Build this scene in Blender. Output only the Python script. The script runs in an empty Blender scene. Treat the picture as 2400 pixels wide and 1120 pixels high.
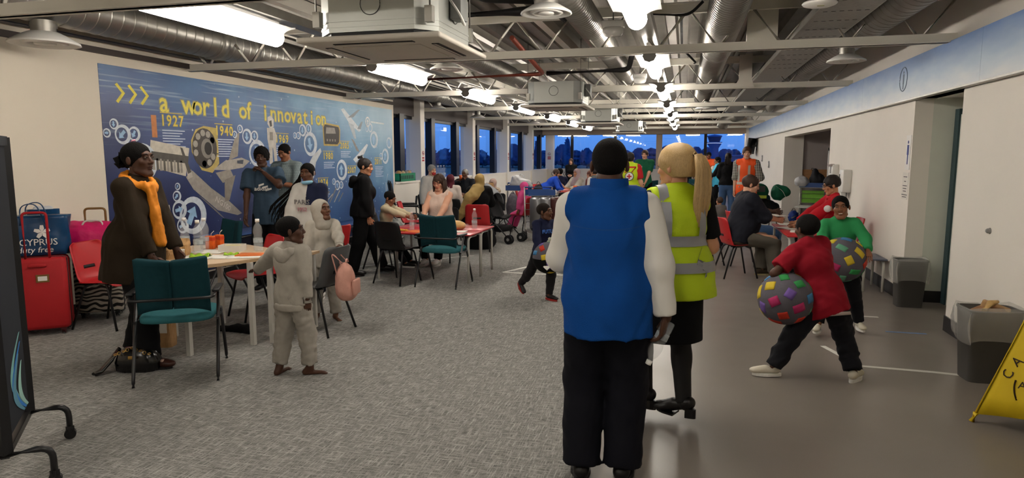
import bpy, bmesh, math, random
import numpy as np
from mathutils import Vector, Matrix
R = math.radians
PI = math.pi
random.seed(7)
SC = bpy.context.scene
COL = SC.collection

# ---------------------------------------------------------------- camera
F_PX = 1543.0                       # focal length in pixels of the 2400 x 1120 frame
CAM_H = 1.62
PITCH = math.atan(194 / F_PX)
YAW = math.atan(405 / math.hypot(F_PX, 194))
cam_data = bpy.data.cameras.new('camera')
cam_data.sensor_width = 36.0
cam_data.lens = 36.0 * F_PX / 2400.0
cam_data.clip_start = 0.05
cam_data.clip_end = 3000
cam = bpy.data.objects.new('camera', cam_data)
cam.location = (0, 0, CAM_H)
cam.rotation_euler = (PI / 2 - PITCH, 0, YAW)
COL.objects.link(cam)
SC.camera = cam

# ---------------------------------------------------------------- view and dusk sky
SC.view_settings.view_transform = 'Standard'
SC.view_settings.look = 'None'
SC.view_settings.gamma = 1.0
SC.view_settings.use_curve_mapping = False
SC.view_settings.exposure = 0.45
SC.cycles.use_denoising = True
SC.cycles.max_bounces = 8
SC.cycles.diffuse_bounces = 4
SC.cycles.glossy_bounces = 3
SC.cycles.transmission_bounces = 6
SC.cycles.transparent_max_bounces = 10
SC.cycles.sample_clamp_indirect = 6.0
SC.cycles.caustics_reflective = False
SC.cycles.caustics_refractive = False
world = bpy.data.worlds.new('dusk_sky')
SC.world = world
world.use_nodes = True
wn, wl = world.node_tree.nodes, world.node_tree.links
bg = wn['Background']
tc = wn.new('ShaderNodeTexCoord')
sx = wn.new('ShaderNodeSeparateXYZ')
rmp = wn.new('ShaderNodeValToRGB')
wl.new(tc.outputs['Generated'], sx.inputs[0])
wl.new(sx.outputs['Z'], rmp.inputs[0])
rmp.color_ramp.elements[0].position = 0.0
rmp.color_ramp.elements[0].color = (0.075, 0.22, 0.62, 1)
rmp.color_ramp.elements[1].position = 0.5
rmp.color_ramp.elements[1].color = (0.05, 0.16, 0.50, 1)
e = rmp.color_ramp.elements.new(0.05)
e.color = (0.095, 0.29, 0.80, 1)
wl.new(rmp.outputs[0], bg.inputs['Color'])
bg.inputs['Strength'].default_value = 0.9
LAMP_POWER = 27.0                   # emission of the fluorescent fittings

# ---------------------------------------------------------------- helpers
def srgb(h):
    h = h.lstrip('#')
    v = [int(h[i:i + 2], 16) / 255 for i in (0, 2, 4)]
    return tuple((c / 12.92 if c <= 0.04045 else ((c + 0.055) / 1.055) ** 2.4) for c in v) + (1,)

MATS = {}
def M(name, col='#808080', rough=0.6, metal=0.0, var=0.06, vscale=8.0, bump=0.0, bscale=60.0, spec=0.4,
      emit=0.0, ecol=None, trans=0.0, ior=1.45, alpha=1.0, coat=0.0, stretch=None, col2=None):
    if name in MATS:
        return MATS[name]
    m = bpy.data.materials.new(name)
    m.use_nodes = True
    n, l = m.node_tree.nodes, m.node_tree.links
    b = n['Principled BSDF']
    c = srgb(col)
    b.inputs['Roughness'].default_value = rough
    b.inputs['Metallic'].default_value = metal
    b.inputs['Specular IOR Level'].default_value = spec
    b.inputs['IOR'].default_value = ior
    b.inputs['Transmission Weight'].default_value = trans
    b.inputs['Alpha'].default_value = alpha
    b.inputs['Coat Weight'].default_value = coat
    if var > 0 or bump > 0:
        t = n.new('ShaderNodeTexCoord')
        mp = n.new('ShaderNodeMapping')
        l.new(t.outputs['Object'], mp.inputs['Vector'])
        if stretch:
            mp.inputs['Scale'].default_value = stretch
    if var > 0:
        nz = n.new('ShaderNodeTexNoise')
        nz.inputs['Scale'].default_value = vscale
        nz.inputs['Detail'].default_value = 3
        l.new(mp.outputs[0], nz.inputs['Vector'])
        mx = n.new('ShaderNodeMix'); mx.data_type = 'RGBA'
        d = srgb(col2) if col2 else tuple(x * (1 - var * 2.2) for x in c[:3]) + (1,)
        e2 = c if col2 else tuple(min(1, x * (1 + var * 1.6)) for x in c[:3]) + (1,)
        mx.inputs[6].default_value = e2
        mx.inputs[7].default_value = d
        l.new(nz.outputs['Fac'], mx.inputs[0])
        l.new(mx.outputs[2], b.inputs['Base Color'])
    else:
        b.inputs['Base Color'].default_value = c
    if bump > 0:
        nb = n.new('ShaderNodeTexNoise')
        nb.inputs['Scale'].default_value = bscale
        nb.inputs['Detail'].default_value = 2
        l.new(mp.outputs[0], nb.inputs['Vector'])
        bp = n.new('ShaderNodeBump')
        bp.inputs['Strength'].default_value = bump
        bp.inputs['Distance'].default_value = 0.01
        l.new(nb.outputs['Fac'], bp.inputs['Height'])
        l.new(bp.outputs[0], b.inputs['Normal'])
    if emit > 0:
        b.inputs['Emission Color'].default_value = srgb(ecol or col)
        b.inputs['Emission Strength'].default_value = emit
    MATS[name] = m
    return m

def tag(o, label=None, cat=None, group=None, kind=None):
    if label: o['label'] = label
    if cat: o['category'] = cat
    if group: o['group'] = group
    if kind: o['kind'] = kind
    return o

def link(o, parent=None):
    COL.objects.link(o)
    if parent is not None:
        o.parent = parent
    return o

def thing(name, label, cat, loc=(0, 0, 0), rz=0.0, group=None, kind=None):
    o = bpy.data.objects.new(name, None)
    o.empty_display_size = 0.1
    COL.objects.link(o)
    o.location = loc
    o.rotation_euler = (0, 0, rz)
    return tag(o, label, cat, group, kind)

def dup(root, loc=None, rz=None, label=None, group=None):
    r = root.copy(); COL.objects.link(r)
    if loc is not None: r.location = loc
    if rz is not None: r.rotation_euler = (0, 0, rz)
    if label: r['label'] = label
    if group: r['group'] = group
    for ch in list(root.children):
        c = ch.copy(); COL.objects.link(c); c.parent = r
        for g in list(ch.children):
            d = g.copy(); COL.objects.link(d); d.parent = c
    return r

def np_mesh(name, V, Fq, mats, fm=None, smooth=True):
    """mesh from arrays; Fq = list of tuples or (n,4) array"""
    me = bpy.data.meshes.new(name)
    if isinstance(Fq, np.ndarray):
        nf, k = Fq.shape
        me.vertices.add(len(V)); me.vertices.foreach_set('co', np.asarray(V, dtype=np.float32).ravel())
        me.loops.add(nf * k); me.loops.foreach_set('vertex_index', Fq.astype(np.int32).ravel())
        me.polygons.add(nf); me.polygons.foreach_set('loop_start', np.arange(0, nf * k, k, dtype=np.int32))
        me.update(calc_edges=True)
    else:
        me.from_pydata([tuple(v) for v in V], [], Fq)
        me.update()
    for m in (mats if isinstance(mats, (list, tuple)) else [mats]):
        me.materials.append(m)
    if fm is not None:
        me.polygons.foreach_set('material_index', np.asarray(fm, dtype=np.int32))
    if smooth is True:
        me.polygons.foreach_set('use_smooth', np.ones(len(me.polygons), dtype=bool))
    elif smooth is not False:
        me.polygons.foreach_set('use_smooth', np.asarray(smooth, dtype=bool))
    return me

def frame_of(d):
    d = Vector(d).normalized()
    a = Vector((0, 0, 1)) if abs(d.z) < 0.9 else Vector((1, 0, 0))
    x = d.cross(a).normalized()
    return x, x.cross(d).normalized(), d

class MB:
    """collects boxes, tubes, lathes and sheets into one mesh"""
    def __init__(s):
        s.v, s.f, s.m, s.s = [], [], [], []
    def add(s, vs, fs, mi=0, sm=False):
        o = len(s.v)
        s.v += [tuple(v) for v in vs]
        s.f += [tuple(i + o for i in f) for f in fs]
        s.m += [mi] * len(fs); s.s += [sm] * len(fs)
        return s
    def box(s, c, size, rot=None, mi=0, taper=1.0, bev=0.0):
        hx, hy, hz = size[0] / 2, size[1] / 2, size[2] / 2
        if bev > 0:
            b = min(bev, hx * .9, hy * .9, hz * .9)
            bm = bmesh.new()
            bmesh.ops.create_cube(bm, size=1)
            for v in bm.verts:
                k = taper if v.co.z > 0 else 1
                v.co = Vector((v.co.x * 2 * hx * k, v.co.y * 2 * hy * k, v.co.z * 2 * hz))
            bmesh.ops.bevel(bm, geom=bm.edges[:], offset=b, segments=2, affect='EDGES', profile=.5)
            bm.verts.index_update()
            vs = [Vector(v.co) for v in bm.verts]; fs = [[v.index for v in f.verts] for f in bm.faces]
            bm.free()
            sm = True
        else:
            vs = [Vector((x * hx * (taper if z > 0 else 1), y * hy * (taper if z > 0 else 1), z * hz)) for x, y, z in
                  ((-1, -1, -1), (1, -1, -1), (1, 1, -1), (-1, 1, -1), (-1, -1, 1), (1, -1, 1), (1, 1, 1), (-1, 1, 1))]
            fs = [(0, 3, 2, 1), (4, 5, 6, 7), (0, 1, 5, 4), (1, 2, 6, 5), (2, 3, 7, 6), (3, 0, 4, 7)]
            sm = False
        if rot is not None:
            vs = [rot @ v for v in vs]
        c = Vector(c)
        return s.add([v + c for v in vs], fs, mi, sm)
    def span(s, a, b, mi=0):
        a, b = Vector(a), Vector(b)
        return s.box((a + b) / 2, [abs(b[i] - a[i]) for i in range(3)], mi=mi)
    def bar(s, a, b, w, t, mi=0, up=None):
        """rectangular bar from a to b"""
        a, b = Vector(a), Vector(b)
        d = (b - a).normalized()
        u = Vector(up) if up else (Vector((0, 0, 1)) if abs(d.z) < .95 else Vector((0, 1, 0)))
        x = d.cross(u).normalized(); y = x.cross(d).normalized()
        vs = []
        for p in (a, b):
            for i, j in ((-1, -1), (1, -1), (1, 1), (-1, 1)):
                vs.append(p + x * (i * w / 2) + y * (j * t / 2))
        return s.add(vs, [(3, 2, 1, 0), (4, 5, 6, 7), (0, 1, 5, 4), (1, 2, 6, 5), (2, 3, 7, 6), (3, 0, 4, 7)], mi)
    def tube(s, path, r, n=8, mi=0, caps=True, sm=True, closed=False, flat=1.0):
        P = [Vector(p) for p in path]
        k = len(P)
        rs = r if isinstance(r, (list, tuple)) else [r] * k
        vs, fs = [], []
        x = y = None
        for i, p in enumerate(P):
            if closed:
                d = (P[(i + 1) % k] - P[i - 1]).normalized()
            else:
                d = (P[min(i + 1, k - 1)] - P[max(i - 1, 0)])
                d = d.normalized() if d.length > 1e-9 else Vector((0, 0, 1))
            if x is None:
                x, y, _ = frame_of(d)
            else:
                x = (x - d * x.dot(d))
                x = x.normalized() if x.length > 1e-6 else frame_of(d)[0]
                y = d.cross(x)
            for j in range(n):
                a = 2 * PI * j / n
                vs.append(p + x * (math.cos(a) * rs[i]) + y * (math.sin(a) * rs[i] * flat))
        for i in range(k if closed else k - 1):
            for j in range(n):
                a, b = i * n + j, i * n + (j + 1) % n
                c, d2 = ((i + 1) % k) * n + (j + 1) % n, ((i + 1) % k) * n + j
                fs.append((a, b, c, d2))
        s.add(vs, fs, mi, sm)
        if caps and not closed:
            o = len(s.v) - len(vs)
            s.f += [tuple(o + j for j in range(n))[::-1], tuple(o + (k - 1) * n + j for j in range(n))]
            s.m += [mi, mi]; s.s += [False, False]
        return s
    def lathe(s, prof, c=(0, 0, 0), n=20, axis=None, mi=0, sm=True):
        """prof = [(r, z)] turned about z (or axis) at c"""
        c = Vector(c)
        X, Y, Z = (Vector((1, 0, 0)), Vector((0, 1, 0)), Vector((0, 0, 1))) if axis is None else frame_of(axis)
        vs, fs = [], []
        for r, z in prof:
            for j in range(n):
                a = 2 * PI * j / n
                vs.append(c + X * (r * math.cos(a)) + Y * (r * math.sin(a)) + Z * z)
        for i in range(len(prof) - 1):
            for j in range(n):
                fs.append((i * n + j, i * n + (j + 1) % n, (i + 1) * n + (j + 1) % n, (i + 1) * n + j))
        return s.add(vs, fs, mi, sm)
    def loft(s, rings, mi=0, caps=True, sm=True):
        n = len(rings[0]); vs = [p for r in rings for p in r]; fs = []
        for i in range(len(rings) - 1):
            for j in range(n):
                fs.append((i * n + j, i * n + (j + 1) % n, (i + 1) * n + (j + 1) % n, (i + 1) * n + j))
        if caps:
            fs += [tuple(range(n))[::-1], tuple((len(rings) - 1) * n + j for j in range(n))]
        return s.add(vs, fs, mi, sm)
    def prism(s, poly, mapf, t0, t1, mi=0):
        """poly of (a, b); mapf(a, b, t) -> point"""
        n = len(poly)
        vs = [mapf(a, b, t0) for a, b in poly] + [mapf(a, b, t1) for a, b in poly]
        fs = [tuple(range(n)), tuple(range(n, 2 * n))[::-1]] + [(i, n + i, n + (i + 1) % n, (i + 1) % n) for i in range(n)]
        return s.add(vs, fs, mi)
    def ell(s, c, r, n=12, m=8, rot=None, mi=0):
        vs, fs = [], []
        c = Vector(c)
        for i in range(m + 1):
            t = PI * i / m
            for j in range(n):
                a = 2 * PI * j / n
                q = Vector((r[0] * math.sin(t) * math.cos(a), r[1] * math.sin(t) * math.sin(a), -r[2] * math.cos(t)))
                vs.append(c + (rot @ q if rot else q))
        for i in range(m):
            for j in range(n):
                fs.append((i * n + j, i * n + (j + 1) % n, (i + 1) * n + (j + 1) % n, (i + 1) * n + j))
        return s.add(vs, fs, mi, True)
    def sheet(s, fn, nu, nv, mi=0, sm=True, thick=0.0):
        """fn(u, v) -> point; with thick > 0 a closed slab"""
        g = [[Vector(fn(i / nu, j / nv)) for j in range(nv + 1)] for i in range(nu + 1)]
        vs = [p for row in g for p in row]
        W = nv + 1
        fs = [(i * W + j, (i + 1) * W + j, (i + 1) * W + j + 1, i * W + j + 1) for i in range(nu) for j in range(nv)]
        if thick > 0:
            nr = []
            for i in range(nu + 1):
                for j in range(nv + 1):
                    a = g[min(i + 1, nu)][j] - g[max(i - 1, 0)][j]
                    b = g[i][min(j + 1, nv)] - g[i][max(j - 1, 0)]
                    c = a.cross(b)
                    nr.append(c.normalized() if c.length > 1e-12 else Vector((0, 0, 1)))
            o = len(vs)
            vs = vs + [p - q * thick for p, q in zip(vs, nr)]
            fs = fs + [(o + i * W + j, o + i * W + j + 1, o + (i + 1) * W + j + 1, o + (i + 1) * W + j) for i in range(nu) for j in range(nv)]
            rim = [(i, 0) for i in range(nu + 1)] + [(nu, j) for j in range(1, nv + 1)] + [(i, nv) for i in range(nu - 1, -1, -1)] + [(0, j) for j in range(nv - 1, 0, -1)]
            k = len(rim)
            for q in range(k):
                a = rim[q][0] * W + rim[q][1]; b = rim[(q + 1) % k][0] * W + rim[(q + 1) % k][1]
                fs.append((b, a, o + a, o + b))
        return s.add(vs, fs, mi, sm)
    def mesh(s, name, mats):
        return np_mesh(name, s.v, s.f, mats, s.m, s.s)
    def build(s, name, mats, parent=None, loc=None, rz=None, label=None, cat=None, group=None, kind=None):
        o = bpy.data.objects.new(name, s.mesh(name, mats))
        link(o, parent)
        if loc is not None: o.location = loc
        if rz is not None: o.rotation_euler = (0, 0, rz)
        return tag(o, label, cat, group, kind)

def arc(c, r, a0, a1, n, ax=(1, 0, 0), ay=(0, 0, 1)):
    c, ax, ay = Vector(c), Vector(ax), Vector(ay)
    return [c + ax * (r * math.cos(a0 + (a1 - a0) * i / n)) + ay * (r * math.sin(a0 + (a1 - a0) * i / n)) for i in range(n + 1)]

def fillet(pts, r, n=4):
    """polyline with rounded corners"""
    P = [Vector(p) for p in pts]; out = [P[0]]
    for i in range(1, len(P) - 1):
        a, b, c = P[i - 1], P[i], P[i + 1]
        d1, d2 = (a - b), (c - b)
        k = min(r, d1.length * .49, d2.length * .49)
        p, q = b + d1.normalized() * k, b + d2.normalized() * k
        for j in range(n + 1):
            t = j / n
            out.append(p * (1 - t) ** 2 + b * (2 * t * (1 - t)) + q * t * t)
    return out + [P[-1]]

def text_obj(name, body, size, loc, rot, mat, parent=None, extrude=0.0008, offset=0.0, align='LEFT', space=1.0, sx=1.0, shear=0.0):
    cu = bpy.data.curves.new(name, 'FONT')
    cu.body = body; cu.size = size; cu.extrude = extrude; cu.offset = offset
    cu.align_x = align; cu.space_character = space; cu.shear = shear
    cu.resolution_u = 2
    cu.materials.append(mat)
    tmp = bpy.data.objects.new(name, cu)
    me = bpy.data.meshes.new_from_object(tmp)
    bpy.data.objects.remove(tmp)
    o = bpy.data.objects.new(name, me)
    link(o, parent)
    o.location = loc; o.rotation_euler = rot; o.scale = (sx, 1, 1)
    return o
# ================================================================ structure
XL, XR, YB, YF, ZC = -6.06, 2.41, -5.0, 29.6, 3.32
m_wall = M('wall_paint', '#e0d6c5', 0.75, var=0.02, vscale=1.5, bump=0.04, bscale=220)
m_wallw = M('wall_white', '#e8e2d8', 0.7, var=0.035, vscale=1.1, bump=0.03, bscale=200)
m_grey = M('alcove_grey', '#a9a19e', 0.75, var=0.03, vscale=2)
m_skirt = M('skirting_black', '#1c1a1b', 0.45, var=0.03)
m_cream = M('cream_steel', '#e6e1d4', 0.5, var=0.03, vscale=4)
m_white = M('white_plastic', '#e4e2dc', 0.4, var=0.02)
m_galv = M('galvanised', '#9d9a93', 0.36, 0.85, var=0.12, vscale=9)
m_dark = M('near_black', '#141415', 0.5, var=0.04)
m_blackm = M('black_metal', '#161618', 0.35, 0.0, var=0.03, spec=0.5)
m_mull = M('mullion_black', '#0c0d12', 0.35, var=0.03)
m_spandrel = M('spandrel', '#4b4441', 0.6, var=0.05, vscale=3)

def vinyl():
    m = M('vinyl_floor', '#7f776f', 0.3, var=0.05, vscale=1.2, spec=0.45)
    n, l = m.node_tree.nodes, m.node_tree.links
    b = n['Principled BSDF']
    sp = n.new('ShaderNodeTexNoise'); sp.inputs['Scale'].default_value = 380; sp.inputs['Detail'].default_value = 1
    old = b.inputs['Base Color'].links[0].from_socket
    t = n.new('ShaderNodeTexCoord'); l.new(t.outputs['Object'], sp.inputs['Vector'])
    mx = n.new('ShaderNodeMix'); mx.data_type = 'RGBA'; mx.blend_type = 'MULTIPLY'
    mx.inputs[0].default_value = 0.45
    l.new(old, mx.inputs[6]); l.new(sp.outputs['Color'], mx.inputs[7])
    cr = n.new('ShaderNodeValToRGB'); cr.color_ramp.elements[0].position = .35; cr.color_ramp.elements[1].position = .65
    cr.color_ramp.elements[0].color = (.6, .6, .6, 1)
    l.new(sp.outputs['Fac'], cr.inputs[0]); l.new(cr.outputs[0], mx.inputs[7])
    l.new(mx.outputs[2], b.inputs['Base Color'])
    n2 = n.new('ShaderNodeTexNoise'); n2.inputs['Scale'].default_value = 2.5
    l.new(t.outputs['Object'], n2.inputs['Vector'])
    mr = n.new('ShaderNodeMapRange'); mr.inputs[3].default_value = .26; mr.inputs[4].default_value = .42
    l.new(n2.outputs['Fac'], mr.inputs[0]); l.new(mr.outputs[0], b.inputs['Roughness'])
    return m

def carpet():
    m = bpy.data.materials.new('woven_carpet'); m.use_nodes = True
    n, l = m.node_tree.nodes, m.node_tree.links
    b = n['Principled BSDF']; b.inputs['Roughness'].default_value = .95; b.inputs['Specular IOR Level'].default_value = .1
    t = n.new('ShaderNodeTexCoord')
    outs = []
    for sc in ((95, 8, 1), (8, 95, 1), (260, 22, 1), (22, 260, 1)):
        mp = n.new('ShaderNodeMapping'); mp.inputs['Scale'].default_value = sc
        l.new(t.outputs['Object'], mp.inputs[0])
        nz = n.new('ShaderNodeTexNoise'); nz.inputs['Scale'].default_value = 1.0; nz.inputs['Detail'].default_value = 2
        nz.inputs['Roughness'].default_value = .7
        l.new(mp.outputs[0], nz.inputs['Vector']); outs.append(nz.outputs['Fac'])
    def mth(op, a, c):
        q = n.new('ShaderNodeMath'); q.operation = op
        for i, s in enumerate((a, c)):
            if isinstance(s, float): q.inputs[i].default_value = s
            else: l.new(s, q.inputs[i])
        return q.outputs[0]
    s1 = mth('MAXIMUM', outs[0], outs[1])
    s2 = mth('MAXIMUM', outs[2], outs[3])
    sm = mth('ADD', mth('MULTIPLY', s1, .6), mth('MULTIPLY', s2, .4))
    cr = n.new('ShaderNodeValToRGB'); e = cr.color_ramp.elements
    e[0].position = .42; e[0].color = srgb('#4f4e4b'); e[1].position = .72; e[1].color = srgb('#bebbb4')
    q = e.new(.55); q.color = srgb('#868480')
    l.new(sm, cr.inputs[0]); l.new(cr.outputs[0], b.inputs['Base Color'])
    bp = n.new('ShaderNodeBump'); bp.inputs['Strength'].default_value = .35; bp.inputs['Distance'].default_value = .004
    l.new(sm, bp.inputs['Height']); l.new(bp.outputs[0], b.inputs['Normal'])
    return m

XC = -0.45
MB().span((XC, YB, -.1), (6.0, YF, 0)).build('floor', vinyl(), label='grey speckled vinyl floor beside the carpet', kind='structure')
MB().span((-6.5, YB, -.1), (XC, YF, 0)).build('floor_carpet', carpet(), label='grey woven cross-hatched carpet across the seating area', kind='structure')
m_tape = M('white_tape', '#d9d8d0', .7, var=.05)
def tape(pts, w, lab):
    for i in range(len(pts) - 1):
        a, b = Vector(pts[i] + (.0012,)), Vector(pts[i + 1] + (.0012,))
        MB().bar(a, b, w, .0016).build('floor_marking', m_tape, label=lab, kind='structure')
tape([(-2.42, 8.80), (-1.2, 8.80), (-.46, 8.80)], .05, 'white tape line on the carpet by the boy with the ball')
tape([(-2.42, 8.80), (-1.62, 10.7)], .05, 'slanting white tape line on the carpet')
tape([(-5.3, 8.0), (-3.3, 10.2)], .035, 'long white tape line on the carpet under the low red tables')
tape([(1.37, 5.48), (1.86, 5.46), (2.08, 5.43), (2.40, 5.40)], .045, 'white tape line across the vinyl towards the bin')
tape([(1.37, 5.48), (1.20, 6.0)], .045, 'short slanting tape line by the trainers on vinyl')
tape([(1.55, 7.25), (1.95, 7.25)], .04, 'short white tape line by the grey bin')
M('blue_tape', '#6f8fc0', .6)
MB().bar((1.86, 6.66, .001), (2.2, 6.66, .001), .03, .0014).build('floor_marking', MATS['blue_tape'], label='thin pale blue tape line on the vinyl', kind='structure')

# ---- left wall, sill wall, windows
MB().span((XL - .3, YB, 0), (XL, 13.2, ZC)).build('wall_left', m_wall, label='cream painted wall behind the blue mural', kind='structure')
MB().span((XL - .3, 13.2, 0), (XL, YF, 1.02)).build('wall_left_sill', m_wallw, label='white half-height wall under the strip windows', kind='structure')
MB().span((XL - .34, 13.2, 1.02), (XL + .03, YF, 1.06)).build('window_sill', m_wallw, label='white window sill above the half-height wall', kind='structure')
MB().span((XL - .28, 13.2, 2.54), (XL - .1, YF, ZC)).build('wall_left_spandrel', m_spandrel, label='dark band above the strip windows', kind='structure')
MB().span((XL - .006, YB, 0), (XL + .012, 13.2, .1)).build('baseboard_left', m_skirt, label='black skirting along the cream wall', kind='structure')
m_glass = M('window_glass', '#dfe8ff', 0.02, var=0, trans=1.0, ior=1.45, spec=.5)
def glass_mat():
    m = bpy.data.materials.new('pane_glass'); m.use_nodes = True
    n, l = m.node_tree.nodes, m.node_tree.links
    n.remove(n['Principled BSDF'])
    tr = n.new('ShaderNodeBsdfTransparent'); tr.inputs[0].default_value = (.95, .97, 1, 1)
    gl = n.new('ShaderNodeBsdfGlossy'); gl.inputs['Roughness'].default_value = .015
    lw = n.new('ShaderNodeLayerWeight'); lw.inputs[0].default_value = .5
    pw = n.new('ShaderNodeMath'); pw.operation = 'POWER'; pw.inputs[1].default_value = 4.0; l.new(lw.outputs['Facing'], pw.inputs[0])
    fr = n.new('ShaderNodeMath'); fr.operation = 'MULTIPLY_ADD'; fr.inputs[1].default_value = .30; fr.inputs[2].default_value = .03; l.new(pw.outputs[0], fr.inputs[0])
    mx = n.new('ShaderNodeMixShader')
    l.new(fr.outputs[0], mx.inputs[0]); l.new(tr.outputs[0], mx.inputs[1]); l.new(gl.outputs[0], mx.inputs[2])
    l.new(mx.outputs[0], n['Material Output'].inputs[0])
    return m
m_pane = glass_mat()
m_red = M('sign_red', '#b3272b', .5, var=.02)
cols = [14.55, 18.5, 22.4, 26.3]
mulls = [13.80, 15.70, 17.55, 19.45, 21.35, 23.25, 25.2, 27.1, 28.6]
edges_y = [13.2] + sorted(cols + mulls) + [YF]
win = thing('window_1', 'row of tall windows with black mullions on the dusk airfield', 'window', (0, 0, 0), kind='structure')
for i in range(len(edges_y) - 1):
    MB().span((XL - .225, edges_y[i] + .02, 1.06), (XL - .215, edges_y[i + 1] - .02, 2.54)).build('pane', m_pane, win)
for y in mulls:
    MB().span((XL - .24, y - .12, 1.06), (XL - .07, y + .12, 2.56)).build('mullion', m_mull, win)
MB().span((XL - .24, 13.2, 2.47), (XL - .15, YF, 2.55)).build('window_head', m_mull, win)
def no_smoking(o, x, y, z, s, face):
    """face: 'x' towards +X, 'y' towards -Y"""
    root = thing('no_smoking_sign', 'white no smoking sign with red ring ' + o, 'sign', (x, y, z), 0 if face == 'y' else R(90), 'no smoking signs on the window posts')
    MB().span((-.07 * s, -.004, -.17 * s), (.07 * s, 0, .17 * s)).build('plate', m_white, root)
    rg = MB(); rg.tube(arc((0, -.006, .07 * s), .05 * s, 0, 2 * PI, 20)[:-1], .006 * s, 5, closed=True)
    rg.bar((-.035 * s, -.006, .105 * s), (.035 * s, -.006, .035 * s), .01, .003)
    rg.build('prohibition_ring', m_red, root)
    MB().bar((-.03 * s, -.006, .065 * s), (.035 * s, -.006, .065 * s), .004, .012).build('cigarette_mark', m_dark, root)
    for k in range(2):
        MB().span((-.06 * s, -.006, (-.06 - k * .06) * s), (.06 * s, -.003, (-.02 - k * .06) * s)).build('red_bar', m_red, root)
    return root
for i, y in enumerate(cols):
    c = MB().span((XL - .32, y, 0), (XL + .06, y + .25, ZC)).build('column', m_wallw, label='white window column carrying a no smoking sign', kind='structure')
    no_smoking('on the %s window column from the mural' % ('first', 'second', 'third', 'fourth')[i], XL + .0605, y + .125, 1.62, 1.0, 'x')

# ---- far wall
MB().span((XL - .3, YF, 0), (XR + .6, YF + .25, 1.02)).build('wall_far', m_wallw, label='white half-height wall below the far windows', kind='structure')
m_bulk = M('bulkhead', '#cbb9a6', .8, var=.03)
MB().span((XL - .3, YF - .6, 2.56), (XR + .6, YF + .3, ZC)).build('wall_far_bulkhead', m_bulk, label='beige bulkhead above the far windows', kind='structure')
MB().span((XL - .3, YF - .03, 1.02), (XR + .6, YF + .25, 1.06)).build('window_sill_far', m_wallw, label='white sill of the far windows', kind='structure')
w2 = thing('window_2', 'wide far windows looking on to the airfield and tower', 'window', kind='structure')
fx = [XL + .3, -4.93, -3.0, -1.1, .84, 2.7]
for i in range(5):
    MB().span((fx[i] + .03, YF + .1, 1.06), (fx[i + 1] - .03, YF + .11, 2.56)).build('pane', m_pane, w2)
for x in (-4.93, -3.0, .84):
    MB().span((x - .06, YF + .04, 1.06), (x + .06, YF + .16, 2.56)).build('mullion', m_mull, w2)
MB().span((-1.22, YF - .05, 1.06), (-.97, YF + .2, 2.6)).build('column_far', m_bulk, label='beige column between the far windows', kind='structure')
MB().span((XL - .05, YF - .1, 1.0), (XL + .3, YF + .25, 2.6)).build('column_corner', m_wallw, label='white corner post of the window strip', kind='structure')
no_smoking('on the corner post', XL + .12, YF - .101, 1.63, 1.25, 'y')
for x, w_ in ((-5.75, 'nearer the corner post'), (-5.2, 'nearer the standing woman')):
    MB().tube(arc((x, YF - .012, .83), .09, R(100), R(260), 8), .012, 6).build('wall_hook', m_dark, label='curved black bracket on the far wall ' + w_, cat='bracket', group='brackets on the far wall')

# ---- right wall: near wall, passage recess, long wall, alcove, far wall piece
MB().span((XR, YB, 0), (XR + .18, 6.86, ZC)).build('wall_right', m_wallw, label='white wall beside the near waste bin', kind='structure')
MB().span((XR, 8.16, 0), (XR + .18, 12.44, ZC)).build('wall_right_middle', m_wallw, label='white wall carrying the dispensers', kind='structure')
MB().span((XR, 17.85, 0), (XR + .2, YF, ZC)).build('wall_right_far', m_wallw, label='white wall carrying the television', kind='structure')
MB().span((XR, 12.44, 2.10), (XR + .2, 17.85, ZC)).build('wall_right_lintel', m_wallw, label='white lintel over the alcove opening', kind='structure')
MB().span((XR, 6.86, 2.24), (XR + .2, 8.16, ZC)).build('wall_right_header', m_wallw, label='white header over the passage', kind='structure')
m_pale = M('passage_pale', '#cfd2c6', .6, var=.02)
MB().span((XR + .18, 8.16, 0), (5.2, 8.34, ZC)).build('wall_passage', m_pale, label='pale green-grey passage wall', kind='structure')
MB().span((XR + .18, 6.7, 0), (5.2, 6.86, ZC)).build('wall_passage_near', m_wallw, label='near wall of the passage', kind='structure')
MB().span((5.2, 6.7, 0), (5.3, 8.34, ZC)).build('wall_passage_end', m_wallw, label='end wall of the passage', kind='structure')
MB().span((XR, 6.7, 2.24), (5.3, 8.34, 2.30)).build('ceiling_passage', m_wallw, label='low ceiling of the passage', kind='structure')
MB().span((XR + .2, 8.15, 0), (5.2, 8.165, .13)).build('baseboard_passage', m_skirt, label='black skirting of the passage wall', kind='structure')
m_door = M('door_teal', '#2d4347', .5, var=.03)
d = thing('door_1', 'dark teal door frame edge inside the passage', 'door', (2.80, 8.05, 0), kind='structure')
MB().span((0, 0, 0), (.05, .11, 2.12)).build('door_frame', m_door, d)
MB().span((.02, -.72, 0), (.06, 0, 2.06)).build('door_leaf', m_pale, d)
for a, b in ((YB, 6.86), (8.16, 12.44), (17.85, YF)):
    MB().span((XR - .014, a, 0), (XR + .006, b, .14)).build('baseboard_right', m_skirt, label='black skirting along the white wall', kind='structure')
MB().span((XR - .002, 6.858, 0), (XR + .3, 6.872, .14)).build('baseboard_right', m_skirt, label='black skirting round the wall corner', kind='structure')
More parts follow.
